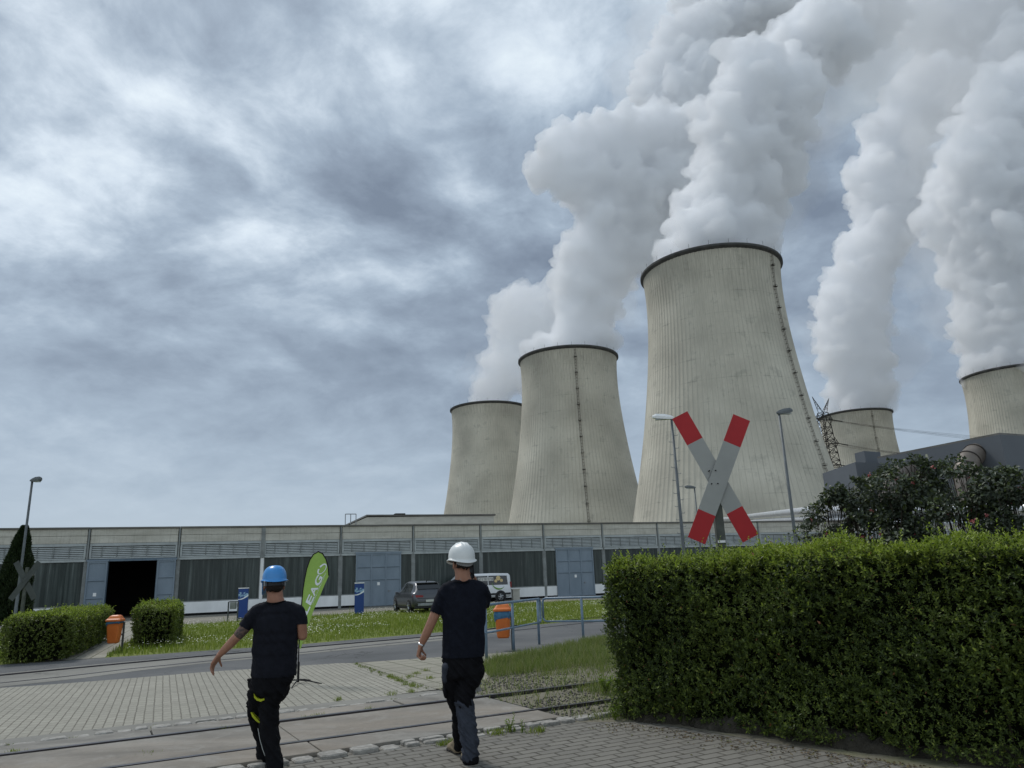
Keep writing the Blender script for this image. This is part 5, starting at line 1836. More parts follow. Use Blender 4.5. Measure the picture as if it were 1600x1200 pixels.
def hand(B, w, d, side_v, up_v, curl, size=1.0, thumb=1):
    """palm and five bent fingers added to the blob: w wrist, d direction of the hand, side_v across the knuckles (index side +), curl per joint in radians"""
    w = Vector(w); d = Vector(d).normalized(); sv = Vector(side_v); sv = (sv - d * sv.dot(d)).normalized(); nv = Vector(up_v); nv = (nv - d * nv.dot(d) - sv * nv.dot(sv)).normalized()
    s = size
    for k in range(4):
        off = (1.5 - k) * 0.020 * s
        B.chain([(tuple(w + sv * off * 0.7), 0.017 * s), (tuple(w + d * 0.085 * s + sv * off), 0.0135 * s)])
        base = w + d * 0.09 * s + sv * off
        Ls = (0.043, 0.028, 0.022)
        f = (1.0, 1.08, 1.0, 0.82)[k]
        ang = curl * (0.85 + 0.12 * k)
        p = base; dir_ = d
        pts = [(tuple(p), 0.0098 * s)]
        tot = 0
        for j, l in enumerate(Ls):
            tot += ang * (1.0 if j else 0.8)
            dir_ = (d * math.cos(tot) - nv * math.sin(tot)).normalized()
            p = p + dir_ * l * f * s
            pts.append((tuple(p), (0.0092, 0.0086, 0.0075)[j] * s))
        B.chain(pts)
    tb = w + d * 0.025 * s + sv * 0.030 * s * thumb
    td = (d * 0.75 + sv * 0.55 * thumb - nv * 0.35).normalized()
    B.chain([(tuple(w + d * 0.01 * s + sv * 0.014 * thumb * s), 0.015 * s), (tuple(tb + td * 0.03 * s), 0.012 * s), (tuple(tb + td * 0.055 * s - nv * 0.01 * s), 0.0098 * s), (tuple(tb + td * 0.078 * s - nv * 0.022 * s), 0.0085 * s)])


def boot(name, heel, toe_dir, mat, parent, org, z0=0.0, pitch=0.0, L_=0.29):
    B = Blob()
    d = Vector((toe_dir[0], toe_dir[1], 0)).normalized()
    h = Vector((heel[0], heel[1], z0))
    up = Vector((0, 0, 1))
    def q(f, z): 
        x = f * L_
        return tuple(h + d * (x * math.cos(pitch) + z * math.sin(pitch)) + up * (z * math.cos(pitch) - x * math.sin(pitch) + (L_ * math.sin(pitch) if pitch > 0 else 0)))
    B.chain([(q(0.16, 0.12), 0.046), (q(0.15, 0.08), 0.046), (q(0.16, 0.055), 0.044)])
    B.chain([(q(0.15, 0.05), 0.042), (q(0.45, 0.065), 0.046), (q(0.72, 0.05), 0.044), (q(0.87, 0.042), 0.036)])
    B.chain([(q(0.2, 0.11), 0.045), (q(0.5, 0.075), 0.042)])
    o = put(B.mesh(name, 0.007, 3), name, mat, parent, org)
    S = MB()
    s_ = Vector((-d.y, d.x, 0))
    ring = lambda z: [tuple(Vector(q(f, z)) + s_ * w - Vector(org)) for f, w in ((0.0, 0.0), (0.04, 0.036), (0.25, 0.04), (0.5, 0.044), (0.75, 0.05), (0.93, 0.035), (1.0, 0.0), (0.93, -0.035), (0.75, -0.05), (0.5, -0.044), (0.25, -0.04), (0.04, -0.036))]
    S.loft([ring(0.0), ring(0.03)]).build('sole', MT['sole'], o)
    return o


def head(B, c, yaw, s=1.0, neck_to=None):
    """skull, jaw, face features and ears; local +y is the face"""
    c = np.array(c)
    ca, sa = math.cos(yaw), math.sin(yaw)
    def q(x, y, z): return c + np.array([x * ca - y * sa, x * sa + y * ca, z]) * s
    B.ell(q(0, -0.012, 0.022), np.array((0.077, 0.096, 0.095)) * s, yaw)
    B.ell(q(0, 0.018, -0.015), np.array((0.068, 0.076, 0.095)) * s, yaw)
    B.ell(q(0, 0.045, -0.075), np.array((0.048, 0.045, 0.036)) * s, yaw)
    B.ell(q(0, 0.094, -0.012), np.array((0.013, 0.018, 0.024)) * s, yaw)      # nose
    B.ell(q(0, 0.083, 0.022), np.array((0.045, 0.012, 0.010)) * s, yaw)       # brow
    for sx in (-1, 1):
        B.ell(q(sx * 0.034, 0.066, -0.018), np.array((0.024, 0.02, 0.02)) * s, yaw)   # cheek
        B.ell(q(sx * 0.080, -0.006, -0.008), np.array((0.008, 0.018, 0.031)) * s, yaw)  # ear
        B.ell(q(sx * 0.080, 0.002, -0.032), np.array((0.007, 0.010, 0.012)) * s, yaw)
    B.ell(q(0, 0.086, -0.052), np.array((0.024, 0.009, 0.006)) * s, yaw)      # lips
    B.ell(q(0, 0.084, -0.061), np.array((0.020, 0.009, 0.006)) * s, yaw)
    return q


def hair_cap(c, yaw, org, parent, low=-0.06, s=1.0):
    v, f = ICO3
    c = np.array(c); ca, sa = math.cos(yaw), math.sin(yaw)
    a = v * np.array((0.0805, 0.100, 0.099)) + np.array((0, -0.013, 0.022))
    b = v * np.array((0.073, 0.078, 0.094)) + np.array((0, -0.006, -0.012))
    q = a.copy()
    q[:, 2] = np.where(v[:, 2] < -0.1, a[:, 2] * 0.75 + b[:, 2] * 0.25, a[:, 2])
    keep = []
    for t in f:
        m = q[t].mean(0)
        if m[1] < 0.0 and m[2] > low + 0.25 * max(0, m[1] + 0.09) or m[2] > 0.05:
            if not (abs(m[0]) > 0.05 and m[2] < 0.0 and m[1] > -0.045):
                keep.append(t)
    f2 = np.array(keep)
    w = np.stack([q[:, 0] * ca - q[:, 1] * sa, q[:, 0] * sa + q[:, 1] * ca, q[:, 2]], 1) * s + c - np.array(org)
    o = np_mesh('hair', w, f2, MT['hair'], parent=parent)
    so = o.modifiers.new('s', 'SOLIDIFY'); so.thickness = 0.006; so.offset = 0
    o.data.polygons.foreach_set('use_smooth', [True] * len(o.data.polygons))
    return o


def strip(name, pts, w, mat, parent, org):
    """a narrow band of cloth laid through points given in world space"""
    mb = MB(); o = Vector(org)
    mb.tube([Vector(p) - o for p in pts], w, 6)
    return mb.build(name, mat, parent, smooth=True)


def man_blue():
    Y = 7.35
    k = Y / FPX
    Q = lambda px, py, dy=0.0: P(px, py, Y + dy)
    g = G(424, 1206)
    org = np.array([g[0], Y, 0.0])
    hy = math.radians(22)
    hc = Q(428.5, 914)
    B = Blob()
    head(B, hc, hy, 1.13)
    B.chain([(Q(429, 922), (0.074, 0.070, 0.05)), (Q(430, 934), (0.078, 0.074, 0.05)), (Q(431, 942), (0.092, 0.072, 0.035))])
    B.chain([(Q(407, 961), 0.04), (Q(431, 954), (0.07, 0.05, 0.04)), (Q(462, 960), 0.04)])
    B.chain([(Q(432, 966), (0.15, 0.08, 0.05)), (Q(430, 1000), (0.15, 0.09, 0.06)), (Q(427, 1050), (0.14, 0.08, 0.06))])
    # left arm, swung out to the left
    el = Q(369.5, 996, -0.05); wr = Q(342.5, 1024, -0.02)
    B.chain([(Q(404, 961), 0.044), (Q(385, 979, -0.03), 0.046), (el, 0.044)])
    B.chain([(el, 0.044), (Q(359, 1007, -0.04), 0.043), (Q(350, 1016, -0.03), 0.036), (wr, 0.027)])
    hd = Vector(Q(334.5, 1036, -0.02)) - Vector(wr)
    hand(B, wr, hd, Vector((0.25, 1, 0.1)), Vector((-0.8, 0, 0.55)), 0.42, 1.0, thumb=1)
    # right arm: upper arm down, forearm forward
    er = Q(472.5, 993, 0.02); wrr = Q(463, 986, 0.27)
    B.chain([(Q(464, 961), 0.044), (Q(471.5, 977, 0.0), 0.050), (er, 0.047)])
    B.chain([(er, 0.047), (Q(468, 992, 0.12), 0.042), (wrr, 0.030)])
    hand(B, wrr, Vector((-0.25, 1, 0.1)), Vector((-1, 0, 0.3)), Vector((0, 0, 1)), 0.5, 1.0, thumb=1)
    # legs (under the trousers)
    B.chain([(Q(427, 1060), (0.12, 0.08, 0.08)), (Q(421, 1075), (0.11, 0.08, 0.08))])
    B.chain([(Q(409, 1072, 0.02), 0.06), (Q(405, 1110, 0.12), 0.05), (Q(408, 1140, 0.2), 0.035), (Q(414, 1190, 0.30), 0.03)])
    B.chain([(Q(432, 1072), 0.06), (Q(420, 1120, 0.0), 0.05), (Q(423, 1150, -0.02), 0.04), (Q(430, 1203, -0.07), 0.03)])
    body = put(B.mesh('person', 0.0042, 2), 'person', MT['skin'], None, org)
    body.location = tuple(org)
    tag(body, 'man in a blue helmet and black t-shirt walking away, left arm swung out', 'person')
    # t-shirt
    S = Blob()
    for a, b in (((435, 950, 0.10), (434, 955, 0.185)), ((434, 955, 0.185), (432.5, 966, 0.212)), ((432.5, 966, 0.212), (431, 985, 0.220)), ((431, 985, 0.220), (430, 1000, 0.222)), ((430, 1000, 0.222), (429, 1020, 0.216)), ((429, 1020, 0.216), (427.5, 1056, 0.216))):
        S.chain([(Q(a[0], a[1]), (a[2], 0.125 if a[1] > 960 else 0.09, 0.05)), (Q(b[0], b[1]), (b[2], 0.14 if b[1] > 970 else 0.11, 0.05))])
    S.chain([(Q(418, 944), (0.05, 0.07, 0.03)), (Q(431, 943.5), (0.06, 0.075, 0.028)), (Q(446, 944), (0.05, 0.07, 0.03))])
    S.chain([(Q(414, 948), 0.055), (Q(400, 957, -0.0), 0.072), (Q(388, 972, -0.02), 0.070), (Q(378, 985, -0.04), 0.066), (Q(374, 990, -0.04), 0.066)])
    S.chain([(Q(448, 948), 0.055), (Q(466, 956), 0.070), (Q(470.5, 968), 0.064), (Q(472, 979), 0.062)])
    sx0 = Vector(Q(381, 981, -0.04)); sdir = (Vector(Q(374, 990, -0.05)) - Vector(Q(388, 972, -0.02))).normalized()
    zr = Q(472, 975)[2]; zh = Q(427, 1057)[2]; xr = Q(462, 980)[0]
    def cut(p):
        v = Vector(p)
        if p.z < zh: return True
        if (v - sx0).dot(sdir) > 0 and (v - sx0).length < 0.2 and p.x < Q(391, 990)[0]: return True
        if p.z < zr and p.x > xr and p.z > zr - 0.12: return p.x > Q(463, 990)[0] + 0.018
        return False
    sh = put(S.mesh('t_shirt', 0.008, 34, wr=0.016, wscale=5.0, seed=3), 't_shirt', MT['shirt1'], body, org, cut)
    MB().tube([Vector(Q(431, 939)) - Vector(org) + Vector((0.088 * math.cos(a), 0.086 * math.sin(a), 0.008 * math.cos(2 * a) - 0.012)) for a in [2 * math.pi * i / 28 for i in range(29)]], 0.007, 6).build('collar', MT['trousers'], sh, smooth=True)
    # tattooed sleeve of skin
    T = Blob(); T.chain([(Q(382, 982, -0.035), 0.0545), (Q(373.5, 991.5, -0.047), 0.050)])
    put(T.mesh('tattoo', 0.005, 2), 'tattoo', MT['tattoo'], body, org)
    # trousers
    R_ = Blob()
    R_.chain([(Q(427, 1050), (0.205, 0.125, 0.06)), (Q(424, 1066), (0.203, 0.135, 0.07)), (Q(420, 1078), (0.19, 0.14, 0.07))])
    R_.chain([(Q(409, 1078, 0.03), (0.125, 0.12, 0.1)), (Q(404, 1098, 0.08), (0.105, 0.11, 0.08)), (Q(404.5, 1120, 0.15), 0.092), (Q(408.5, 1142, 0.20), 0.072), (Q(411.5, 1168, 0.26), 0.066), (Q(414, 1192, 0.30), 0.062)])
    R_.chain([(Q(432, 1076), (0.12, 0.125, 0.1)), (Q(421, 1096, 0.0), 0.092), (Q(419.5, 1118), 0.090), (Q(421.5, 1140), 0.085), (Q(424, 1165, -0.03), 0.078), (Q(428.5, 1192, -0.06), 0.074), (Q(430, 1202, -0.07), 0.074)])
    tr = put(R_.mesh('trousers', 0.008, 8, wr=0.028, wscale=8, seed=9), 'trousers', MT['trousers'], body, org)
    PK = Blob(); PK.ell(Q(392.5, 1110, 0.06), (0.035, 0.06, 0.085)); PK.ell(Q(388.5, 1103, 0.05), (0.022, 0.05, 0.012))
    put(PK.mesh('thigh_pocket', 0.007, 2), 'thigh_pocket', MT['trousers'], tr, org)
    PK = Blob(); PK.ell(Q(391, 1068, 0.0), (0.022, 0.04, 0.05)); PK.ell(Q(388.5, 1062, 0.0), (0.016, 0.03, 0.012))
    put(PK.mesh('hip_pocket', 0.007, 2), 'hip_pocket', MT['trousers'], tr, org)

    def onback(px, py, d=0.0):
        return Q(px, py, d)
    mb = MB()
    o = Vector(org)
    def patch(name, pl, dy, mat, th=0.006):
        m = MB(); n = len(pl)
        f_ = [Vector(Q(a, b, dy + (e[0] if e else 0))) - o for a, b, *e in pl]
        m.add([tuple(p) for p in f_] + [tuple(p + Vector((0, th, 0))) for p in f_], [tuple(range(n)), tuple(range(n, 2 * n))[::-1]] + [(i, (i + 1) % n, n + (i + 1) % n, n + i) for i in range(n)])
        ob = m.build(name, mat, tr)
        bm = bmesh.new(); bm.from_mesh(ob.data); bmesh.ops.triangulate(bm, faces=bm.faces); bm.to_mesh(ob.data); bm.free()
    patch('pocket_trim', [(396.5, 1083), (399, 1088), (402, 1091), (407, 1092.5), (413, 1091), (413, 1094), (407, 1096.5), (401, 1094.5), (397, 1090.5)], -0.105, MT['hivis'], 0.04)
    patch('pocket_trim', [(391.5, 1113), (394, 1114.5), (400, 1122), (407, 1129), (406.5, 1131), (399, 1126), (394, 1120)], -0.025, MT['hivis'], 0.06)
    strip('leg_piping', [Q(403, 1138, -0.088 + 0.04), Q(406, 1155, -0.07 + 0.0), Q(410, 1170, -0.10), Q(414, 1181, -0.115)], 0.0035, MT['signgrey'], tr, org)
    boot('boot', Q(431, 1203, -0.06)[:2], (-0.25, 1), MT['bootdark'], body, org)
    boot('boot', Q(412, 1190, 0.30)[:2], (-0.35, 1), MT['bootdark'], body, org)
    # head gear
    hair_cap(hc, hy, org, body, low=-0.058, s=1.13)
    hcen = np.array(hc) + np.array([0.0, 0.0, 0.050])
    hl, R = helmet('helmet', hcen, hy, MT['helmblue'], body, org, tilt=-0.10, ridges=False, size=1.0)
    m = MB()
    for i in range(10):
        a = math.radians(200 + i * 15.5)
        p0 = Vector(hcen) + R @ Vector((0.103 * math.cos(a), 0.128 * math.sin(a), -0.020)) - o
        a2 = a + math.radians(15.5)
        p1 = Vector(hcen) + R @ Vector((0.103 * math.cos(a2), 0.128 * math.sin(a2), -0.020)) - o
        dn = R @ Vector((0, 0.0, -0.048))
        ou = (p0 - (Vector(hcen) - o)) * 0.02
        m.add([tuple(p0), tuple(p1), tuple(p1 + dn), tuple(p0 + dn)], [(0, 1, 2, 3)])
    hb = m.build('helmet_harness', MT['blackplastic'], hl)
    m = MB(); p = Vector(hcen) + R @ Vector((-0.085, -0.092, -0.045)) - o
    m.box(p, (0.045, 0.016, 0.05), yaw=hy + 0.7); m.build('harness_clip', MT['galv'], hl, bevel=0.006)
    p = Vector(hcen) + R @ Vector((0.09, -0.06, -0.045)) - o
    m = MB(); m.box(p, (0.02, 0.014, 0.045), yaw=hy - 0.8); m.build('harness_clip', MT['galv'], hl, bevel=0.005)
    # blue visor panel hanging over the left temple
    m = MB(); vs = []
    for i in range(7):
        a = math.radians(128 + i * 9)
        for z in (-0.018, -0.135 + 0.004 * (i - 3) ** 2):
            q_ = Vector(hcen) + R @ Vector((0.112 * math.cos(a), 0.150 * math.sin(a), z)) - o
            vs.append(tuple(q_))
    m.add(vs, [(2 * i, 2 * i + 1, 2 * i + 3, 2 * i + 2) for i in range(6)])
    vz = m.build('visor', MT['helmblue'], hl); so = vz.modifiers.new('s', 'SOLIDIFY'); so.thickness = 0.004


def man_white():
    Y = 7.30
    Q = lambda px, py, dy=0.0: P(px, py, Y + dy)
    g = G(736, 1197)
    org = np.array([g[0], Y, 0.0])
    o = Vector(org)
    hy = math.radians(28)
    hc = Q(721.5, 881)
    B = Blob()
    head(B, hc, hy, 1.08)
    B.chain([(Q(722, 889), (0.073, 0.068, 0.05)), (Q(723, 901), (0.077, 0.072, 0.045)), (Q(724, 908), (0.088, 0.07, 0.03))])
    B.chain([(Q(702, 926), 0.04), (Q(725, 920), (0.07, 0.05, 0.04)), (Q(750, 926), 0.04)])
    B.chain([(Q(725, 932), (0.15, 0.08, 0.05)), (Q(724, 970), (0.15, 0.09, 0.06)), (Q(724, 1025), (0.14, 0.08, 0.06))])
    el = Q(673, 975, -0.03); wr = Q(657.5, 1009, 0.0)
    B.chain([(Q(699, 925), 0.044), (Q(684, 950, -0.02), 0.051), (el, 0.045)])
    B.chain([(el, 0.045), (Q(666.5, 990, -0.02), 0.043), (Q(660, 1003), 0.033), (wr, 0.028)])
    hand(B, wr, Vector(Q(652.5, 1030, 0.01)) - Vector(wr), Vector((0.15, 1, 0)), Vector((-1, 0.1, 0.1)), 1.15, 1.0, thumb=1)
    # right arm lifted: elbow forward, hand with the phone at the right ear
    er = Q(756, 946, 0.22); wrr = Q(744, 912, 0.17)
    B.chain([(Q(752, 925), 0.044), (Q(757, 936, 0.1), 0.048), (er, 0.046)])
    B.chain([(er, 0.046), (Q(750, 928, 0.2), 0.040), (wrr, 0.029)])
    hand(B, wrr, Vector(Q(738.5, 894, 0.10)) - Vector(wrr), Vector((0.2, -1, 0.1)), Vector((1, 0.2, 0)), 0.45, 0.95, thumb=1)
    B.chain([(Q(724, 1035), (0.12, 0.08, 0.08)), (Q(722, 1050), (0.11, 0.08, 0.08))])
    B.chain([(Q(710, 1050, 0.02), 0.06), (Q(709, 1085, 0.12), 0.045), (Q(716.5, 1118, 0.24), 0.035), (Q(718, 1165, 0.37), 0.028)])
    B.chain([(Q(735, 1048), 0.06), (Q(727, 1095, 0.0), 0.05), (Q(731, 1135, -0.0), 0.045), (Q(735, 1183, -0.02), 0.035)])
    body = put(B.mesh('person', 0.0042, 2), 'person', MT['skin'], None, org)
    body.location = tuple(org)
    tag(body, 'man in a white helmet and navy t-shirt walking away, holding a phone to his ear', 'person')
    S = Blob()
    lv = [(725, 913, 0.10, 0.08), (725.5, 919, 0.185, 0.10), (726, 930, 0.218, 0.115), (725.5, 950, 0.222, 0.135), (724.5, 975, 0.214, 0.14), (724, 1000, 0.208, 0.14), (723.5, 1030, 0.212, 0.14)]
    for a, b in zip(lv[:-1], lv[1:]):
        S.chain([(Q(a[0], a[1]), (a[2], a[3], 0.045)), (Q(b[0], b[1]), (b[2], b[3], 0.045))])
    S.chain([(Q(713, 909), (0.045, 0.068, 0.028)), (Q(724, 908.5), (0.055, 0.072, 0.028)), (Q(735, 909), (0.045, 0.068, 0.028))])
    S.chain([(Q(709, 914), 0.052), (Q(697, 922), 0.072), (Q(688, 940, -0.01), 0.070), (Q(681, 956, -0.02), 0.066), (Q(678, 964, -0.02), 0.064)])
    S.chain([(Q(740, 913), 0.052), (Q(753, 922), 0.074), (Q(757, 934, 0.07), 0.070), (Q(757, 942, 0.15), 0.064)])
    sx0 = Vector(Q(680.5, 958, -0.02)); sdir = (Vector(Q(678, 964, -0.02)) - Vector(Q(688, 940, -0.01))).normalized()
    zh = Q(724, 1026)[2]
    def cut(p):
        if p.z < zh: return True
        v = Vector(p)
        return (v - sx0).dot(sdir) > 0 and (v - sx0).length < 0.17 and p.x < Q(690.0, 965)[0] and p.z > Q(690, 985)[2]
    sh = put(S.mesh('t_shirt', 0.008, 34, wr=0.016, wscale=4.6, seed=31), 't_shirt', MT['shirt2'], body, org, cut)
    R_ = Blob()
    R_.chain([(Q(724, 1022), (0.200, 0.125, 0.06)), (Q(723, 1038), (0.197, 0.135, 0.07)), (Q(722, 1052), (0.185, 0.14, 0.07))])
    R_.chain([(Q(708, 1052, 0.02), (0.105, 0.12, 0.1)), (Q(707, 1073, 0.07), (0.092, 0.10, 0.08)), (Q(711, 1092, 0.15), 0.078), (Q(716, 1112, 0.22), 0.070), (Q(717, 1140, 0.30), 0.060), (Q(718, 1165, 0.37), 0.058)])
    R_.chain([(Q(737, 1050), (0.115, 0.125, 0.1)), (Q(728, 1075, 0.0), 0.097), (Q(725.5, 1096), 0.088)])
    tr = put(R_.mesh('trousers', 0.008, 8, wr=0.026, wscale=8, seed=19), 'trousers', MT['trousers'], body, org)
    Lw = Blob()
    Lw.chain([(Q(725.5, 1099), 0.0885), (Q(727, 1112), 0.084), (Q(731, 1138, -0.01), 0.082), (Q(734, 1160, -0.02), 0.083), (Q(735, 1172, -0.02), 0.076), (Q(735, 1180, -0.02), 0.078)])
    put(Lw.mesh('lower_leg_cloth', 0.008, 3, wr=0.030, wscale=11, seed=4), 'lower_leg_cloth', MT['greycloth'], tr, org)
    Cf = Blob(); Cf.chain([(Q(735.5, 1184, -0.02), 0.079), (Q(735.5, 1190, -0.02), 0.080)], sq=(1, 1, 0.35))
    put(Cf.mesh('cuff', 0.008, 3), 'cuff', MT['trousers'], tr, org)
    Pn_ = Blob(); Pn_.chain([(Q(697.5, 1042, -0.03), (0.045, 0.095, 0.05)), (Q(696.5, 1060, -0.0), (0.035, 0.09, 0.05))])
    put(Pn_.mesh('hip_panel', 0.008, 3), 'hip_panel', MT['greycloth'], tr, org)
    for pc_ in ((Q(749, 1048, 0.0), (0.05, 0.07, 0.085)), (Q(696.5, 1078, 0.05), (0.03, 0.06, 0.08))):
        PK = Blob(); PK.ell(*pc_)
        put(PK.mesh('thigh_pocket', 0.007, 2, wr=0.01), 'thigh_pocket', MT['trousers'], tr, org)
    MB().tube([Vector(Q(724, 906)) - o + Vector((0.088 * math.cos(a), 0.085 * math.sin(a), 0.008 * math.cos(2 * a) - 0.014)) for a in [2 * math.pi * i / 28 for i in range(29)]], 0.007, 6).build('collar', MT['trousers'], sh, smooth=True)
    # watch
    d = (Vector(wr) - Vector(el)).normalized()
    c = Vector(wr) - d * 0.012 - o
    MB().tube([c - d * 0.011, c + d * 0.011], 0.0315, 18).build('wristwatch', MT['steel'], body, smooth=True)
    boot('boot', Q(735.5, 1196, -0.035)[:2], (-0.30, 1), MT['boot'], body, org)
    boot('boot', Q(717, 1172, 0.36)[:2], (-0.45, 1), MT['boot'], body, org)
    hair_cap(hc, hy, org, body, low=-0.045, s=1.08)
    # thin necklace at the nape
    pts = [Vector(Q(723, 904)) - o + Vector((0.064 * math.cos(a), 0.066 * math.sin(a), 0.006 * math.cos(2 * a))) for a in [math.radians(190 + i * 16) for i in range(11)]]
    MB().tube(pts, 0.0028, 5).build('necklace', MT['steel'], body)
    hcen = np.array(hc) + np.array([0.0, 0.0, 0.048])
    hl, R = helmet('helmet', hcen, hy, MT['helmwhite'], body, org, tilt=0.02, ridges=True, size=1.10)
    m = MB()
    for i in range(12):
        a = math.radians(215 + i * 9.5); a2 = a + math.radians(9.5)
        q0 = Vector(hcen) + R @ Vector((0.106 * math.cos(a), 0.131 * math.sin(a), -0.022)) - o
        q1 = Vector(hcen) + R @ Vector((0.106 * math.cos(a2), 0.131 * math.sin(a2), -0.022)) - o
        dep = 0.026 + 0.026 * math.sin(math.pi * (i + 0.5) / 12)
        dn = R @ Vector((0, 0.006, -dep))
        m.add([tuple(q0), tuple(q1), tuple(q1 + dn), tuple(q0 + dn)], [(0, 1, 2, 3)])
    m.build('helmet_harness', MT['harness'], hl)
    # phone held to the ear
    pc = Vector(Q(737.2, 893, 0.06))
    t = bpy.data.objects.new('mobile_phone', MB().box((0, 0, 0), (0.010, 0.072, 0.148)).mesh('mobile_phone', MT['blackplastic']))
    COL.objects.link(t); t.location = pc; t.rotation_euler = (math.radians(-20), math.radians(10), hy + 0.15)
    b_ = t.modifiers.new('b', 'BEVEL'); b_.width = 0.003
    tag(t, 'black phone held to the right ear of the man in the white helmet', 'phone')
    # gloves tucked in the trouser loop
    gl = Blob()
    c = Vector(Q(744.5, 1058, 0.02))
    gl.chain([(tuple(c), (0.022, 0.014, 0.03)), (tuple(c + Vector((0.004, 0, -0.07))), (0.03, 0.014, 0.03))])
    for i in range(4):
        b0 = c + Vector((-0.018 + 0.013 * i, 0, -0.08)); gl.chain([(tuple(b0), 0.010), (tuple(b0 + Vector((-0.014 + 0.010 * i, 0.0, -0.055 + 0.008 * abs(i - 1)))), 0.008)])
    gl.chain([(tuple(c + Vector((0.02, 0, -0.03))), 0.010), (tuple(c + Vector((0.045, 0, -0.06))), 0.008)])
    gv = put(gl.mesh('work_gloves', 0.005, 2), 'work_gloves', MT['harness'], None, (c.x, c.y, c.z)); gv.location = c
    tag(gv, 'grey work gloves hanging at the right hip of the man in the white helmet', 'gloves')


man_blue()
man_white()


# ------------------------------------------------------------------ hedges, bushes, trees
def inpoly(x, y, poly):
    poly = np.array(poly); n = len(poly)
    r = np.zeros(len(x), bool)
    j = n - 1
    for i in range(n):
        xi, yi = poly[i]; xj, yj = poly[j]
        c = ((yi > y) != (yj > y)) & (x < (xj - xi) * (y - yi) / (yj - yi + 1e-12) + xi)
        r ^= c
        j = i
    return r


def vnoise(p, scale, seed=0.0):
    """cheap smooth noise for numpy point arrays (sum of sines, aperiodic enough)"""
    x, y, z = p[:, 0] * scale + seed, p[:, 1] * scale + seed * 1.7, p[:, 2] * scale - seed
    return (np.sin(x * 1.7 + 1.3 * np.sin(y * 1.1 + z)) + np.sin(y * 2.3 + 1.1 * np.sin(z * 1.9 + x * .7)) + np.sin(z * 2.9 + 1.7 * np.sin(x * 1.3 - y))) / 3.0


def shoots(pos, axis, k, ln, LL, WW, spread=0.9):
    """k leaves round a short shoot at each position"""
    n = len(pos)
    axis = norm(axis)
    ref = rand_dirs(n)
    u = norm(np.cross(axis, ref)); w = np.cross(axis, u)
    P_, D_, N_ = [], [], []
    for i in range(k):
        a = i * 2.4 + RNG.uniform(-0.4, 0.4, n)
        t = (i + 0.5) / k
        side = u * np.cos(a)[:, None] + w * np.sin(a)[:, None]
        P_.append(pos + axis * (ln * t)[:, None] if hasattr(ln, '__len__') else pos + axis * (ln * t))
        D_.append(norm(axis * (0.35 + 0.7 * t) + side * (spread * (1.15 - 0.6 * t))))
        N_.append(norm(axis - side * 0.4 + RNG.normal(size=(n, 3)) * 0.25))
    return np.concatenate(P_), np.concatenate(D_), np.concatenate(N_)


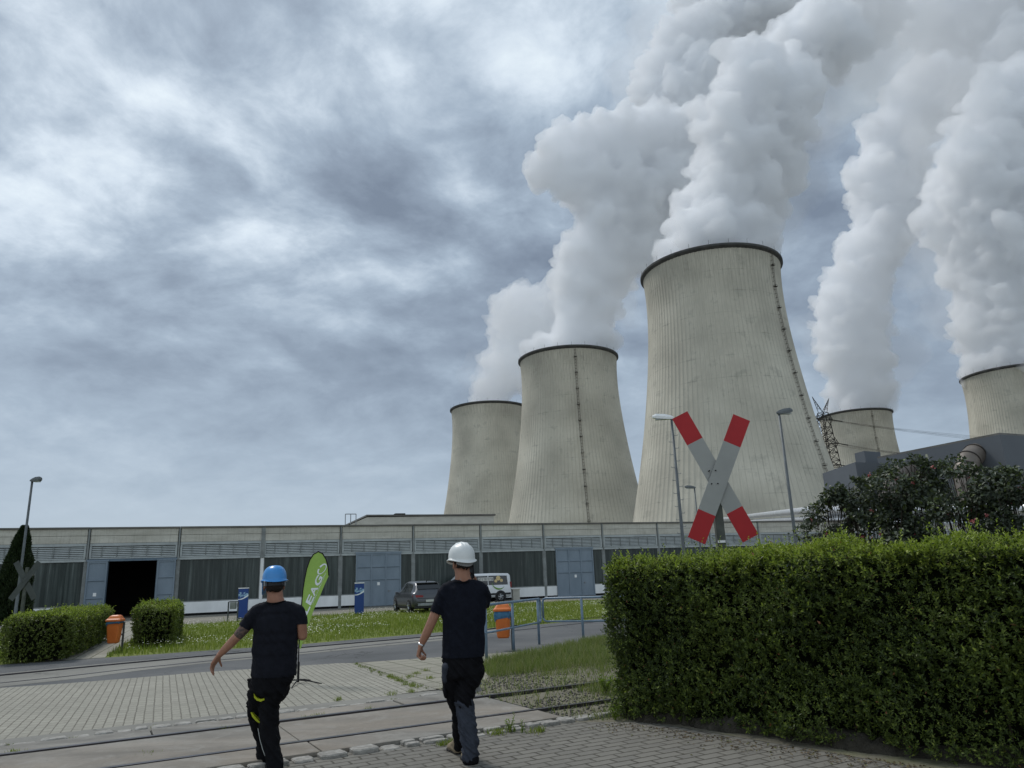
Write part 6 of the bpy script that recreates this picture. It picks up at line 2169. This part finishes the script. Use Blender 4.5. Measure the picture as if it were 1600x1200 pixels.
def hedge(name, label, o, d, L, depth, H, nclus, leafL, leafW, mat, tipmat, k=7, bump=0.07, z0=0.12, seed=1.0, group=None, shoot=0.06, tips=0.22, top_f=0.75, faces=('front', 'top', 'left', 'right'), coremargin=0.16):
    o = np.array([o[0], o[1], 0.0]); d = np.array([d[0], d[1], 0.0]); d /= np.linalg.norm(d)
    b = np.array([-d[1], d[0], 0.0])        # to the back
    if b @ (o - np.array([0, 0, 0])) < 0: b = -b
    t = empty(name, o, label, 'hedge', group)
    area = {'front': L * H, 'top': L * depth, 'left': depth * H, 'right': depth * H, 'back': L * H * 0.5}
    tot = sum(area[f] for f in faces)
    P_, N_ = [], []
    for f in faces:
        n = int(nclus * area[f] / tot)
        a = RNG.uniform(0, 1, n); c = RNG.uniform(0, 1, n)
        if f == 'front': p = np.outer(a * L, d) + np.outer(z0 + c * (H - z0), [0, 0, 1]); nn = np.tile(-b, (n, 1))
        elif f == 'back': p = np.outer(a * L, d) + np.outer(z0 + c * (H - z0), [0, 0, 1]) + b * depth; nn = np.tile(b, (n, 1))
        elif f == 'top': p = np.outer(a * L, d) + np.outer(c * depth, b) + np.array([0, 0, H]); nn = np.tile([0, 0, 1.0], (n, 1))
        elif f == 'left': p = np.outer(a * depth, b) + np.outer(z0 + c * (H - z0), [0, 0, 1]); nn = np.tile(-d, (n, 1))
        else: p = np.outer(a * depth, b) + np.outer(z0 + c * (H - z0), [0, 0, 1]) + d * L; nn = np.tile(d, (n, 1))
        P_.append(p); N_.append(nn)
    p = np.concatenate(P_); nn = np.concatenate(N_).astype(float)
    if name == 'hedge' and H > 1.5:
        p[:, 2] *= 1 - 0.011 * np.maximum(p @ d - 1.5, 0) - 0.05 * np.clip((1.9 - p @ d) / 1.9, 0, 1)
    # round the edges, then bumps
    s_ = p @ d; q_ = p @ b; z_ = p[:, 2]
    r = 0.16
    ez = np.clip((z_ - (H - r)) / r, 0, 1); ef = np.clip((r - q_) / r, 0, 1); eb = np.clip((q_ - depth + r) / r, 0, 1)
    el = np.clip((r - s_) / r, 0, 1); er = np.clip((s_ - L + r) / r, 0, 1)
    p = p + np.outer(ef * ez * 0.06 - eb * ez * 0.06, b) - np.outer(ez * np.maximum(ef, eb) * 0.07, [0, 0, 1]) + np.outer((el - er) * ez * 0.06, d) + np.outer(el * ef * 0.05, b) + np.outer(el * ef * 0.05, d)
    wp_ = p + o
    bm_ = vnoise(wp_, 2.1, seed) * bump + vnoise(wp_, 5.3, seed + 4) * bump * 0.45 + vnoise(wp_, 12.0, seed + 9) * bump * 0.25
    # hollows where the foliage is thin
    hol = vnoise(wp_, 3.7, seed + 2)
    bm_ = bm_ - np.clip(hol - 0.45, 0, 1) * bump * 2.0
    base_in = np.clip((0.45 - z_) / 0.45, 0, 1)
    lay = RNG.uniform(0, 1, len(p)) ** 2 * 0.14
    p = p + nn * (bm_ - lay)[:, None] - nn * (base_in * vnoise(wp_, 4.0, 3.3) * 0.05)[:, None]
    axis = norm(nn * 0.8 + np.array([0, 0, 0.75]) + RNG.normal(size=p.shape) * 0.45)
    ln = shoot * RNG.uniform(0.5, 1.5, len(p))
    # a few long shoots out of the top
    lng = RNG.uniform(0, 1, len(p)) < 0.05
    ln = np.where(lng & (z_ > H - 0.12), ln * 2.6, ln)
    pp_, dd_, n2_ = shoots(p, axis, k, ln, leafL, leafW)
    n = len(pp_)
    LL = leafL * RNG.uniform(0.65, 1.25, n); WW = leafW * RNG.uniform(0.7, 1.2, n)
    rnd = np.clip(RNG.normal(0.5, 0.24, n) + np.tile(vnoise(wp_, 1.4, 8.0) * 0.22 + vnoise(wp_, 4.4, 3.0) * 0.12, k), 0, 1)
    sz_ = np.tile(1 + 0.28 * vnoise(wp_, 2.6, 5.5), k)
    LL = LL * sz_; WW = WW * sz_
    co, f, rv = leaf_arrays(pp_, dd_, n2_, LL, WW, rnd)
    zz_ = np.tile(z_, k)
    exposed = np.tile(-lay / 0.14, k) + 1
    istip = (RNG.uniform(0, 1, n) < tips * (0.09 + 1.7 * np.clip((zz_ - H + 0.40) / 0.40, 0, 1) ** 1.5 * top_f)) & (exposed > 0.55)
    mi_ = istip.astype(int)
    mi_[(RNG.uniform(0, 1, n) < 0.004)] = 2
    mi = np.repeat(mi_, 2)
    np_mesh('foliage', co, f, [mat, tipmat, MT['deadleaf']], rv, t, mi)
    # solid dark core, added inside to block light through the foliage
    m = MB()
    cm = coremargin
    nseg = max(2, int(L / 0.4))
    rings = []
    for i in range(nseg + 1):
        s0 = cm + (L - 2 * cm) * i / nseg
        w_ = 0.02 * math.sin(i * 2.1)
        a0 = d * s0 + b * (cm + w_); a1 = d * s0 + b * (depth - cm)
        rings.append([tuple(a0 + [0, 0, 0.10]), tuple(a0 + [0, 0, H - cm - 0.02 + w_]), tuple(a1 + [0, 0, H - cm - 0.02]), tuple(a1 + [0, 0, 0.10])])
    m.loft(rings).build('light_block_core', MT['core'], t)
    m = MB()
    for i in range(int(L / 0.16)):
        x = d * RNG.uniform(0.1, L - 0.1) + b * RNG.uniform(0.12, depth - 0.1)
        m.tube([(x[0], x[1], 0), (x[0] + RNG.uniform(-.05, .05), x[1] + RNG.uniform(-.05, .05), 0.4)], [0.014, 0.009], 5)
    m.build('stems', MT['bark'], t)
    return t


hedge('near_hedge'.replace('near_', ''), 'tall dense green hedge in the right foreground', (1.02, 9.26), (0.685, -0.728), 7.6, 0.85, 1.80, 21000, 0.036, 0.017, MT['hedge'], MT['hedge_tip'], k=9, bump=0.11, z0=0.05, seed=2.0, shoot=0.075, tips=0.75)
hd = np.array([-0.378, 0.926])
hg = 'trimmed hedges along the footpath'
A0 = G(-40, 1046)[:2]; 
lh0 = G(112, 1012)[:2]
hedge('hedge', 'long trimmed hedge left of the footpath, at the left edge', tuple(G(172, 999)[:2] - hd * 9.0 - Wd * 0.0), tuple(hd), 9.0, 1.5, 1.12, 9000, 0.055, 0.03, MT['boxhedge'], MT['hedge_tip'], k=6, bump=0.07, z0=0.05, seed=5.0, group=hg, shoot=0.07, tips=0.5, faces=('front', 'top', 'left', 'back'))
s0 = G(207, 1013)[:2]
hedge('hedge', 'short trimmed hedge block right of the footpath and bin', tuple(s0), tuple(Wd), 1.12, 5.0, 1.18, 5500, 0.055, 0.03, MT['boxhedge'], MT['hedge_tip'], k=6, bump=0.08, z0=0.05, seed=7.0, group=hg, shoot=0.08, tips=0.5, faces=('front', 'top', 'left', 'right'))

# low dark retaining kerb under the near hedge
m = MB()
ctl = np.array([(0.98, 9.05), (1.32, 8.72), (1.75, 8.32), (2.25, 7.78), (3.0, 6.95), (3.9, 6.0), (5.2, 4.6)])
rings = []
dn = np.array([0.728, 0.685])
rb = random.Random(12)
for i in range(110):
    q = i / 109 * (len(ctl) - 1); k = min(int(q), len(ctl) - 2)
    p = ctl[k] + (ctl[k + 1] - ctl[k]) * (q - k)
    h_ = 0.13 + 0.03 * math.sin(i * 0.31) + rb.uniform(-0.02, 0.02)
    j_ = 0.05 * math.cos(i * 0.23) + rb.uniform(-0.02, 0.02)
    a = p + dn * (j_ + 0.13)
    row_ = [(a[0], a[1], 0.0)]
    for (o_, z_) in ((0.02, 0.45), (0.05, 0.8), (0.11, 1.0), (0.22, 1.06), (0.4, 1.1), (0.9, 1.1)):
        row_.append((a[0] + dn[0] * o_ + rb.uniform(-.01, .01), a[1] + dn[1] * o_ + rb.uniform(-.01, .01), h_ * z_ + rb.uniform(-.008, .008)))
    row_.append((a[0] + dn[0] * 0.9, a[1] + dn[1] * 0.9, 0))
    rings.append(row_)
tag(m.loft(rings).build('soil_bank', MT['soil']), kind='structure')


def leafy(name, label, cat, centers, nleaf, LL, WW, mat, stems, flowers=0, flat=0.4, shell=0.35, group=None, jitter=0.5):
    """bush from overlapping uneven lobes: leaves spread through their volume, with real stems"""
    o = np.array([centers[0][0], centers[0][1], 0.0])
    t = empty(name, o, label, cat, group)
    C_ = np.array([c[:3] for c in centers]); Rr = np.array([c[3] for c in centers])
    w = Rr ** 2; w = w / w.sum()
    idx = RNG.choice(len(centers), nleaf, p=w)
    d = rand_dirs(nleaf)
    rad = Rr[idx] * (1 - shell * RNG.uniform(0, 1, nleaf) ** 1.3)
    p = C_[idx] + d * rad[:, None] * np.array([1, 1, 0.95])
    p = p + d * (vnoise(p, 3.0, 1.0) * 0.16 + vnoise(p, 8.0, 2.0) * 0.07)[:, None]
    keep = (p[:, 2] > 0.1) & (vnoise(p, 4.2, 6.0) < 0.22)
    p, d = p[keep], d[keep]
    dirs = norm(d * 0.5 + RNG.normal(size=p.shape) * jitter + np.array([0, 0, -0.1]))
    nn = norm(np.array([0, 0, 1.0]) + RNG.normal(size=p.shape) * flat + d * 0.3)
    n = len(p)
    co, f, rv = leaf_arrays(p - o, dirs, nn, LL * RNG.uniform(0.6, 1.3, n), WW * RNG.uniform(0.7, 1.2, n), np.clip(RNG.normal(0.45, 0.28, n), 0, 1), fold=0.12)
    np_mesh('foliage', co, f, [mat], rv, t)
    if stems:
        m = MB()
        for (c, r) in zip(C_, Rr):
            for i in range(stems):
                tip = c + norm(RNG.normal(size=3)) * r * RNG.uniform(0.5, 1.02)
                root = np.array([c[0] + RNG.uniform(-.3, .3) * r, c[1] + RNG.uniform(-.3, .3) * r, 0.0])
                mid = (tip + root) / 2 + RNG.normal(size=3) * 0.12
                m.tube([tuple(root - o), tuple(mid - o), tuple(tip - o)], [0.012, 0.007, 0.003], 4, caps=False)
        m.build('stems', MT['bark'], t)
    if flowers:
        idx = RNG.choice(len(centers), flowers, p=w)
        d = rand_dirs(flowers); d[:, 1] = -np.abs(d[:, 1]) * 0.8; d[:, 2] = d[:, 2] * 0.8 + 0.1
        d = norm(d)
        fc = C_[idx] + d * (Rr[idx] * RNG.uniform(0.97, 1.06, flowers))[:, None]
        P_ = np.repeat(fc, 14, 0) + RNG.normal(size=(flowers * 14, 3)) * 0.009
        co, f, rv = leaf_arrays(P_ - o, rand_dirs(len(P_)), rand_dirs(len(P_)), 0.021, 0.02, RNG.uniform(0, 1, len(P_)), 0.1)
        np_mesh('blossoms', co, f, [MT['flower']], rv, t)
    return t


def PC(px, py, Y, rpx):
    p = P(px, py, Y); return (p[0], p[1], p[2], rpx * Y / FPX)


rose_l = [PC(1300, 806, 9.6, 34), PC(1335, 785, 9.7, 36), PC(1285, 838, 9.5, 26), PC(1340, 830, 9.4, 38), PC(1300, 775, 9.7, 18), PC(1372, 770, 9.7, 28), PC(1320, 762, 9.7, 16), PC(1262, 842, 9.5, 12), PC(1290, 858, 9.5, 22), PC(1330, 856, 9.4, 24), PC(1365, 850, 9.4, 22)]
rose_m = [PC(1400, 775, 9.1, 36), PC(1445, 758, 9.2, 38), PC(1395, 820, 9.1, 36), PC(1440, 815, 9.0, 40), PC(1400, 745, 9.2, 18), PC(1470, 735, 9.2, 18), PC(1432, 730, 9.3, 15), PC(1400, 850, 9.1, 26), PC(1445, 850, 9.0, 26)]
rose_r = [PC(1500, 770, 8.6, 40), PC(1550, 768, 8.4, 40), PC(1600, 765, 8.3, 44), PC(1500, 815, 8.5, 40), PC(1560, 818, 8.3, 42), PC(1620, 820, 8.1, 44), PC(1500, 738, 8.7, 14), PC(1575, 745, 8.4, 22), PC(1660, 770, 8.2, 50), PC(1615, 742, 8.3, 20), PC(1500, 852, 8.5, 26), PC(1550, 854, 8.3, 26), PC(1600, 854, 8.2, 26)]
rg = 'pink flowering rose bushes behind the big hedge'
leafy('rose_bush', 'left rose bush of the row, next to the foot of the largest tower', 'bush', rose_l, 9500, 0.058, 0.040, MT['rose'], 12, 10, group=rg)
leafy('rose_bush', 'middle rose bush with a spray of pink blossoms on top', 'bush', rose_m + [PC(1448, 722, 9.2, 7)], 9500, 0.058, 0.040, MT['rose'], 12, 12, group=rg)
leafy('rose_bush', 'rose bush at the right edge in front of the curved duct', 'bush', rose_r, 13500, 0.056, 0.038, MT['rose'], 12, 12, group=rg)

# conifer at the left edge: narrow cone of upright sprays
cy = P(14, 930, 40.0)
t = empty('conifer', (cy[0], cy[1], 0), 'narrow dark conifer at the left edge behind the crossbuck', 'tree')
MB().tube([(0, 0, 0), (0.05, 0, 2.4), (0.25, 0, 4.6)], [0.13, 0.07, 0.02], 8).build('trunk', MT['bark'], t)
n = 26000
h = RNG.uniform(0, 1, n) ** 0.8
Hc = P(38, 822, 40.0)[2] - 0.2
lean = (P(39, 822, 40.0)[0] - cy[0])
rad = (1 - h) ** 0.8 * 1.15 * (1 + 0.06 * np.sin(h * 31)) * RNG.uniform(0.5, 1.0, n) ** 0.5 + 0.05
a = RNG.uniform(0, 2 * math.pi, n)
rad = rad * (1 + 0.10 * np.sin(a * 3 + h * 9) + 0.08 * np.sin(a * 7 - h * 23))
p = np.stack([rad * np.cos(a) + lean * h ** 1.1, rad * np.sin(a), 0.1 + h * Hc], 1)
dirs = norm(np.stack([np.cos(a) * 0.55, np.sin(a) * 0.55, np.ones(n)], 1) + RNG.normal(size=(n, 3)) * 0.25)
co, f, rv = leaf_arrays(p, dirs, rand_dirs(n), 0.20, 0.06, RNG.uniform(0, 1, n), 0.1)
np_mesh('crown', co, f, [MT['cypress']], rv, t)
m = MB(); prof = [(0.75, 0.2), (0.8, Hc * .2), (0.6, Hc * .45), (0.35, Hc * .7), (0.1, Hc * .9)]
rings = [[(r_ * math.cos(k / 12 * 6.283) + lean * (z / Hc) ** 1.1, r_ * math.sin(k / 12 * 6.283), z) for k in range(12)] for r_, z in prof]
m.loft(rings).build('crown_core', MT['core'], t)  # solid near-black core inside the sprays


lawn_poly = [tuple(p) for p in road_far[1:-1]] + [(22, 40), (60, 52)] + gx((960, 936.5), (820, 941.5), (690, 949), (560, 958), (460, 965), (330, 974), (275, 976.5)) + [wp(-6, 9.5), wp(-30, 9.5)]
sheet('lawn', lawn_poly, 0.003, MT['turf'])
# ------------------------------------------------------------------ grass, flowers, gravel, weeds
def blades(name, x, y, H, Wb, mat, z=0.0, lean=0.35, rnd=None):
    n = len(x)
    a = RNG.uniform(0, 2 * math.pi, n)
    base = np.stack([x, y, np.full(n, z)], 1)
    side = np.stack([np.cos(a), np.sin(a), np.zeros(n)], 1) * (Wb / 2)[:, None]
    b = RNG.uniform(0, 2 * math.pi, n)
    tip = base + np.stack([np.cos(b) * lean * H * RNG.uniform(0, 1, n), np.sin(b) * lean * H * RNG.uniform(0, 1, n), H], 1)
    mid = base * 0.5 + tip * 0.5 + np.array([0, 0, 1.0]) * (H * 0.08)[:, None]
    co = np.stack([base - side, base + side, mid + side * 0.7, tip, mid - side * 0.7], 1).reshape(-1, 3)
    i = np.arange(n)[:, None] * 5
    f = np.concatenate([i + np.array([[0, 1, 2]]), i + np.array([[0, 2, 4]]), i + np.array([[4, 2, 3]])], 1).reshape(-1, 3)
    rnd = RNG.uniform(0, 1, n) if rnd is None else rnd
    return np_mesh(name, co, f, [mat], np.repeat(rnd, 5))


def sample_poly(poly, n):
    poly = np.array(poly); lo, hi = poly.min(0), poly.max(0)
    x = RNG.uniform(lo[0], hi[0], n); y = RNG.uniform(lo[1], hi[1], n)
    k = inpoly(x, y, poly)
    return x[k], y[k]


def xyz(x, y): return np.stack([x, y, np.zeros(len(x))], 1)


pathL = [tuple(pa), tuple(pb), tuple(pb + Pn * 31), tuple(pb - Wd * 1.65 + Pn * 31), tuple(pb - Wd * 1.65 + Pn * 2.2)]
far_edge = [tuple(p) for p in road_far[1:-1]]
lawn = far_edge + [(22, 40), (60, 52)] + gx((960, 936.5), (820, 941.5), (690, 949), (560, 958), (460, 965), (330, 974), (275, 976.5)) + [wp(-6, 9.5), wp(-30, 9.5)]
x, y = sample_poly([(a, b) for a, b in lawn], 420000)
k = ~inpoly(x, y, pathL) & (y < 60)
x, y = x[k], y[k]
d_ = np.hypot(x, y)
k = RNG.uniform(0, 1, len(x)) < np.clip((30 / d_) ** 1.6, 0, 1)
x, y = x[k], y[k]
pn = vnoise(xyz(x, y), 0.9, 2.0); pn2 = vnoise(xyz(x, y), 0.3, 5.0)
H = (0.09 + 0.09 * np.clip(pn2 + 0.3, 0, 1) + 0.05 * np.clip(pn, 0, 1)) * RNG.uniform(0.5, 1.35, len(x))
tall = RNG.uniform(0, 1, len(x)) < 0.01
H = np.where(tall, H * 2.4, H)
o = blades('lawn_grass', x, y, H, RNG.uniform(0.012, 0.03, len(x)), MT['grass'], rnd=np.clip(0.4 + 0.2 * pn + RNG.normal(0, 0.2, len(x)), 0, 1))
tag(o, 'long sunlit lawn between the road and the hall', 'grass', kind='stuff')
x, y = sample_poly(lawn, 130000)
k = ~inpoly(x, y, pathL) & (vnoise(xyz(x, y), 0.55, 9.0) + 0.4 * vnoise(xyz(x, y), 2.2, 1.0) > 0.05) & (y < 48)
x, y = x[k][:11000], y[k][:11000]
n = len(x)
p = np.stack([x, y, RNG.uniform(0.10, 0.24, n)], 1)
co, f, rv = leaf_arrays(p, norm(RNG.normal(size=(n, 3)) * np.array([1, 1, 0.2])), norm(np.array([0, -0.4, 1.0]) + RNG.normal(size=(n, 3)) * 0.3), 0.042, 0.038, RNG.uniform(0, 1, n), 0.0)
tag(np_mesh('clover_flowers', co, f, [MT['daisy']], rv), 'white clover flowers dotted over the lawn', 'flowers', kind='stuff')

# verge: rough grass and gravel
verge = [(-1.35, 12.2), (-0.95, 12.35), (-0.55, 13.2), (-0.75, 14.3)] + gx((775, 1046), (840, 1033), (890, 1024), (950, 1010)) + [(7, 22.6), (12, 22), (9, 11), (4, 7), (1.35, 8.95), (0.5, 9.15), (-0.6, 10.9)]
x, y = sample_poly(verge, 260000)
ry = (np.stack([x, y], 1) - r1a) @ RN      # distance from the far rail (+ towards camera)
dm = vnoise(xyz(x, y), 1.3, 3.0) + 0.5 * vnoise(xyz(x, y), 3.7, 7.0)
dens = np.where(ry < -1.9, 0.95, np.where(ry < -0.25, 0.15 + 0.5 * (dm > 0.1), np.where(ry < 0.22, 0.10, 0.55 + 0.4 * (dm > -0.15))))
dens = np.where((ry > GA * 0.05) & (ry < GA + 0.7) & (((np.stack([x, y], 1) - r1a) @ RD) < slab_end + 1.3), 0.12 + 0.3 * (dm > 0.5), dens)
k = (RNG.uniform(0, 1, len(x)) < dens * np.clip(14.0 / np.hypot(x, y), 0.15, 1) ** 1.3)
x, y, ry, dm = x[k], y[k], ry[k], dm[k]
H = np.where(ry < -1.9, 0.17, 0.09) * RNG.uniform(0.3, 1.4, len(x)) * (1 + 0.5 * np.clip(dm, 0, 1))
o = blades('verge_grass', x, y, H, RNG.uniform(0.005, 0.012, len(x)), MT['drygrass'], z=0.02, lean=0.9)
tag(o, 'rough dry grass on the verge beside the railing and hedge', 'grass', kind='stuff')
x, y = sample_poly(verge, 90000)
ry = (np.stack([x, y], 1) - r1a) @ RN
k = (ry > -2.3) & (ry < GA + 0.9) & (RNG.uniform(0, 1, len(x)) < np.where(vnoise(xyz(x, y), 1.1, 12.0) > -0.2, 0.55, 0.12)) & (np.hypot(x, y) < 20)
x, y = x[k][:22000], y[k][:22000]
n = len(x)
OV = np.array([(1, 0, 0), (-1, 0, 0), (0, 1, 0), (0, -1, 0), (0, 0, 1), (0, 0, -1)], float); OF = np.array([(0, 2, 4), (2, 1, 4), (1, 3, 4), (3, 0, 4), (2, 0, 5), (1, 2, 5), (3, 1, 5), (0, 3, 5)])
sc_ = RNG.uniform(0.008, 0.022, (n, 1, 1)) * RNG.uniform(0.6, 1.3, (n, 6, 1))
an = RNG.uniform(0, 6.28, n); ca, sa = np.cos(an)[:, None], np.sin(an)[:, None]
q = OV[None] * sc_
q = np.stack([q[..., 0] * ca - q[..., 1] * sa, q[..., 0] * sa + q[..., 1] * ca, q[..., 2] * 0.7], -1)
q = q + np.stack([x, y, np.full(n, 0.026)], 1)[:, None, :]
ff = (np.arange(n)[:, None, None] * 6 + OF[None]).reshape(-1, 3)
tag(np_mesh('ballast_gravel', q.reshape(-1, 3), ff, [MT['ballast']], np.repeat(RNG.uniform(0, 1, n), 6)), 'grey track gravel between rail and railing', 'gravel', kind='stuff')


def tufts(name, pts, n, spread, H, mat, label, w=0.008):
    xs, ys = [], []
    for (a, b) in pts:
        s_ = RNG.uniform(0.4, 1.0)
        xs.append(a + RNG.normal(0, spread * s_, n)); ys.append(b + RNG.normal(0, spread * s_, n))
    x = np.concatenate(xs); y = np.concatenate(ys)
    o = blades(name, x, y, H * RNG.uniform(0.3, 1.2, len(x)), RNG.uniform(w * 0.6, w * 1.3, len(x)), mat, z=0.02, lean=0.8)
    return tag(o, label, 'weeds', kind='stuff')


row = []
for i in range(46):
    q = i / 45; a = np.array(gx((553, 1038), (660, 1078))); c = a[0] + (a[1] - a[0]) * q
    if RNG.uniform() < 0.3 + 0.9 * q: row.append((c[0] + RNG.normal(0, 0.04), c[1] + RNG.normal(0, 0.04)))
crack = gx((616, 1062), (622, 1066), (635, 1072), (645, 1075), (608, 1060), (643, 1084), (612, 1088), (528, 1097), (576, 1114), (500, 1124), (20, 1182), (22, 1184), (480, 1128), (234, 1186), (350, 1146), (700, 1166), (690, 1168), (712, 1164), (725, 1158), (770, 1150), (776, 1148), (780, 1150), (800, 1146), (835, 1148), (845, 1146), (640, 1060), (650, 1055), (665, 1050), (672, 1062))
for i in range(26):
    s_ = RNG.uniform(-14, slab_end); row.append(rp(s_, RW + 0.03))
for i in range(14):
    s_ = RNG.uniform(-14, slab_end); row.append(rp(s_, -0.72 + RNG.normal(0, .05)))
    s_ = RNG.uniform(-14, slab_end); row.append(rp(s_, o_near + 0.12 + RNG.normal(0, .05)))
tufts('crack_weeds', row, 22, 0.035, 0.035, MT['drygrass'], 'small weeds growing in the paving joints and along the rails')
tufts('grass_tufts', crack, 60, 0.055, 0.06, MT['grass'], 'green grass tufts at the slab edges and between the paving blocks', 0.007)
edge = []
for i in range(150):
    q = RNG.uniform(0, 1); a = np.array(gx((762, 1048), (955, 1006))); c = a[0] + (a[1] - a[0]) * q; edge.append((c[0] + RNG.normal(0, .15), c[1] + RNG.normal(0, .15)))
tufts('railing_grass', edge, 60, 0.10, 0.22, MT['drygrass'], 'longer grass along the foot of the tube railing', 0.010)


def weed_plant(px, py, h, n, label):
    g = G(px, py)
    t = empty('weed_plant', g, label, 'plant')
    m = MB(); P_ = []; D_ = []
    for i in range(n):
        a = RNG.uniform(0, 6.28); l_ = h * RNG.uniform(0.6, 1.0)
        tip = np.array([math.cos(a) * l_ * 0.35, math.sin(a) * l_ * 0.35, l_])
        m.tube([(0, 0, 0), tuple(tip * np.array([0.4, 0.4, 0.55])), tuple(tip)], [0.004, 0.003, 0.002], 4, caps=False)
        for k_ in range(9):
            q = 0.3 + 0.7 * k_ / 8
            P_.append(tip * q); dd_ = RNG.normal(size=3); dd_[2] = abs(dd_[2]) * 0.4 + 0.2; D_.append(dd_)
    m.build('stems', MT['weed'], t)
    P_ = np.array(P_); D_ = norm(np.array(D_))
    co, f, rv = leaf_arrays(P_, D_, norm(np.array([0, 0, 1.0]) + RNG.normal(size=P_.shape) * 0.3), h * 0.22, h * 0.07, RNG.uniform(0, 1, len(P_)), 0.15)
    np_mesh('foliage', co, f, [MT['weed']], rv, t)


weed_plant(797, 1146, 0.20, 5, 'yellow green weed sprouting from the near paving edge')
weed_plant(816, 1148, 0.15, 3, 'smaller weed just right of the taller sprout on the paving edge')
weed_plant(948, 1088, 0.30, 14, 'leafy weed clump at the left foot of the big hedge')
weed_plant(962, 1128, 0.20, 8, 'low weed under the left corner of the big hedge')

# dead leaves and crumbs of soil at the foot of the big hedge and along the kerb
n = 900
q = RNG.uniform(0, 1, n) ** 1.0 * 5.2
off_ = np.abs(RNG.normal(0, 0.22, n)) + 0.02
bx_ = np.array([1.0, 9.0])[None] + np.outer(q, [0.685, -0.728]) - np.outer(off_, [0.728, 0.685])
p = np.stack([bx_[:, 0], bx_[:, 1], np.full(n, 0.026)], 1)
MT['litter'] = leafmat('dead_leaf', [(0.06, 0.04, 0.022), (0.12, 0.085, 0.045), (0.10, 0.11, 0.03)], rough=0.9, trans=0.05)
co, f, rv = leaf_arrays(p, norm(RNG.normal(size=(n, 3)) * np.array([1, 1, 0.15])), norm(np.array([0, 0, 1.0]) + RNG.normal(size=(n, 3)) * 0.35), 0.035 * RNG.uniform(0.4, 1.2, n), 0.018, RNG.uniform(0, 1, n), 0.2)
tag(np_mesh('leaf_litter', co, f, [MT['litter']], rv), 'dead leaves scattered on the paving at the foot of the big hedge', 'leaf litter', kind='stuff')
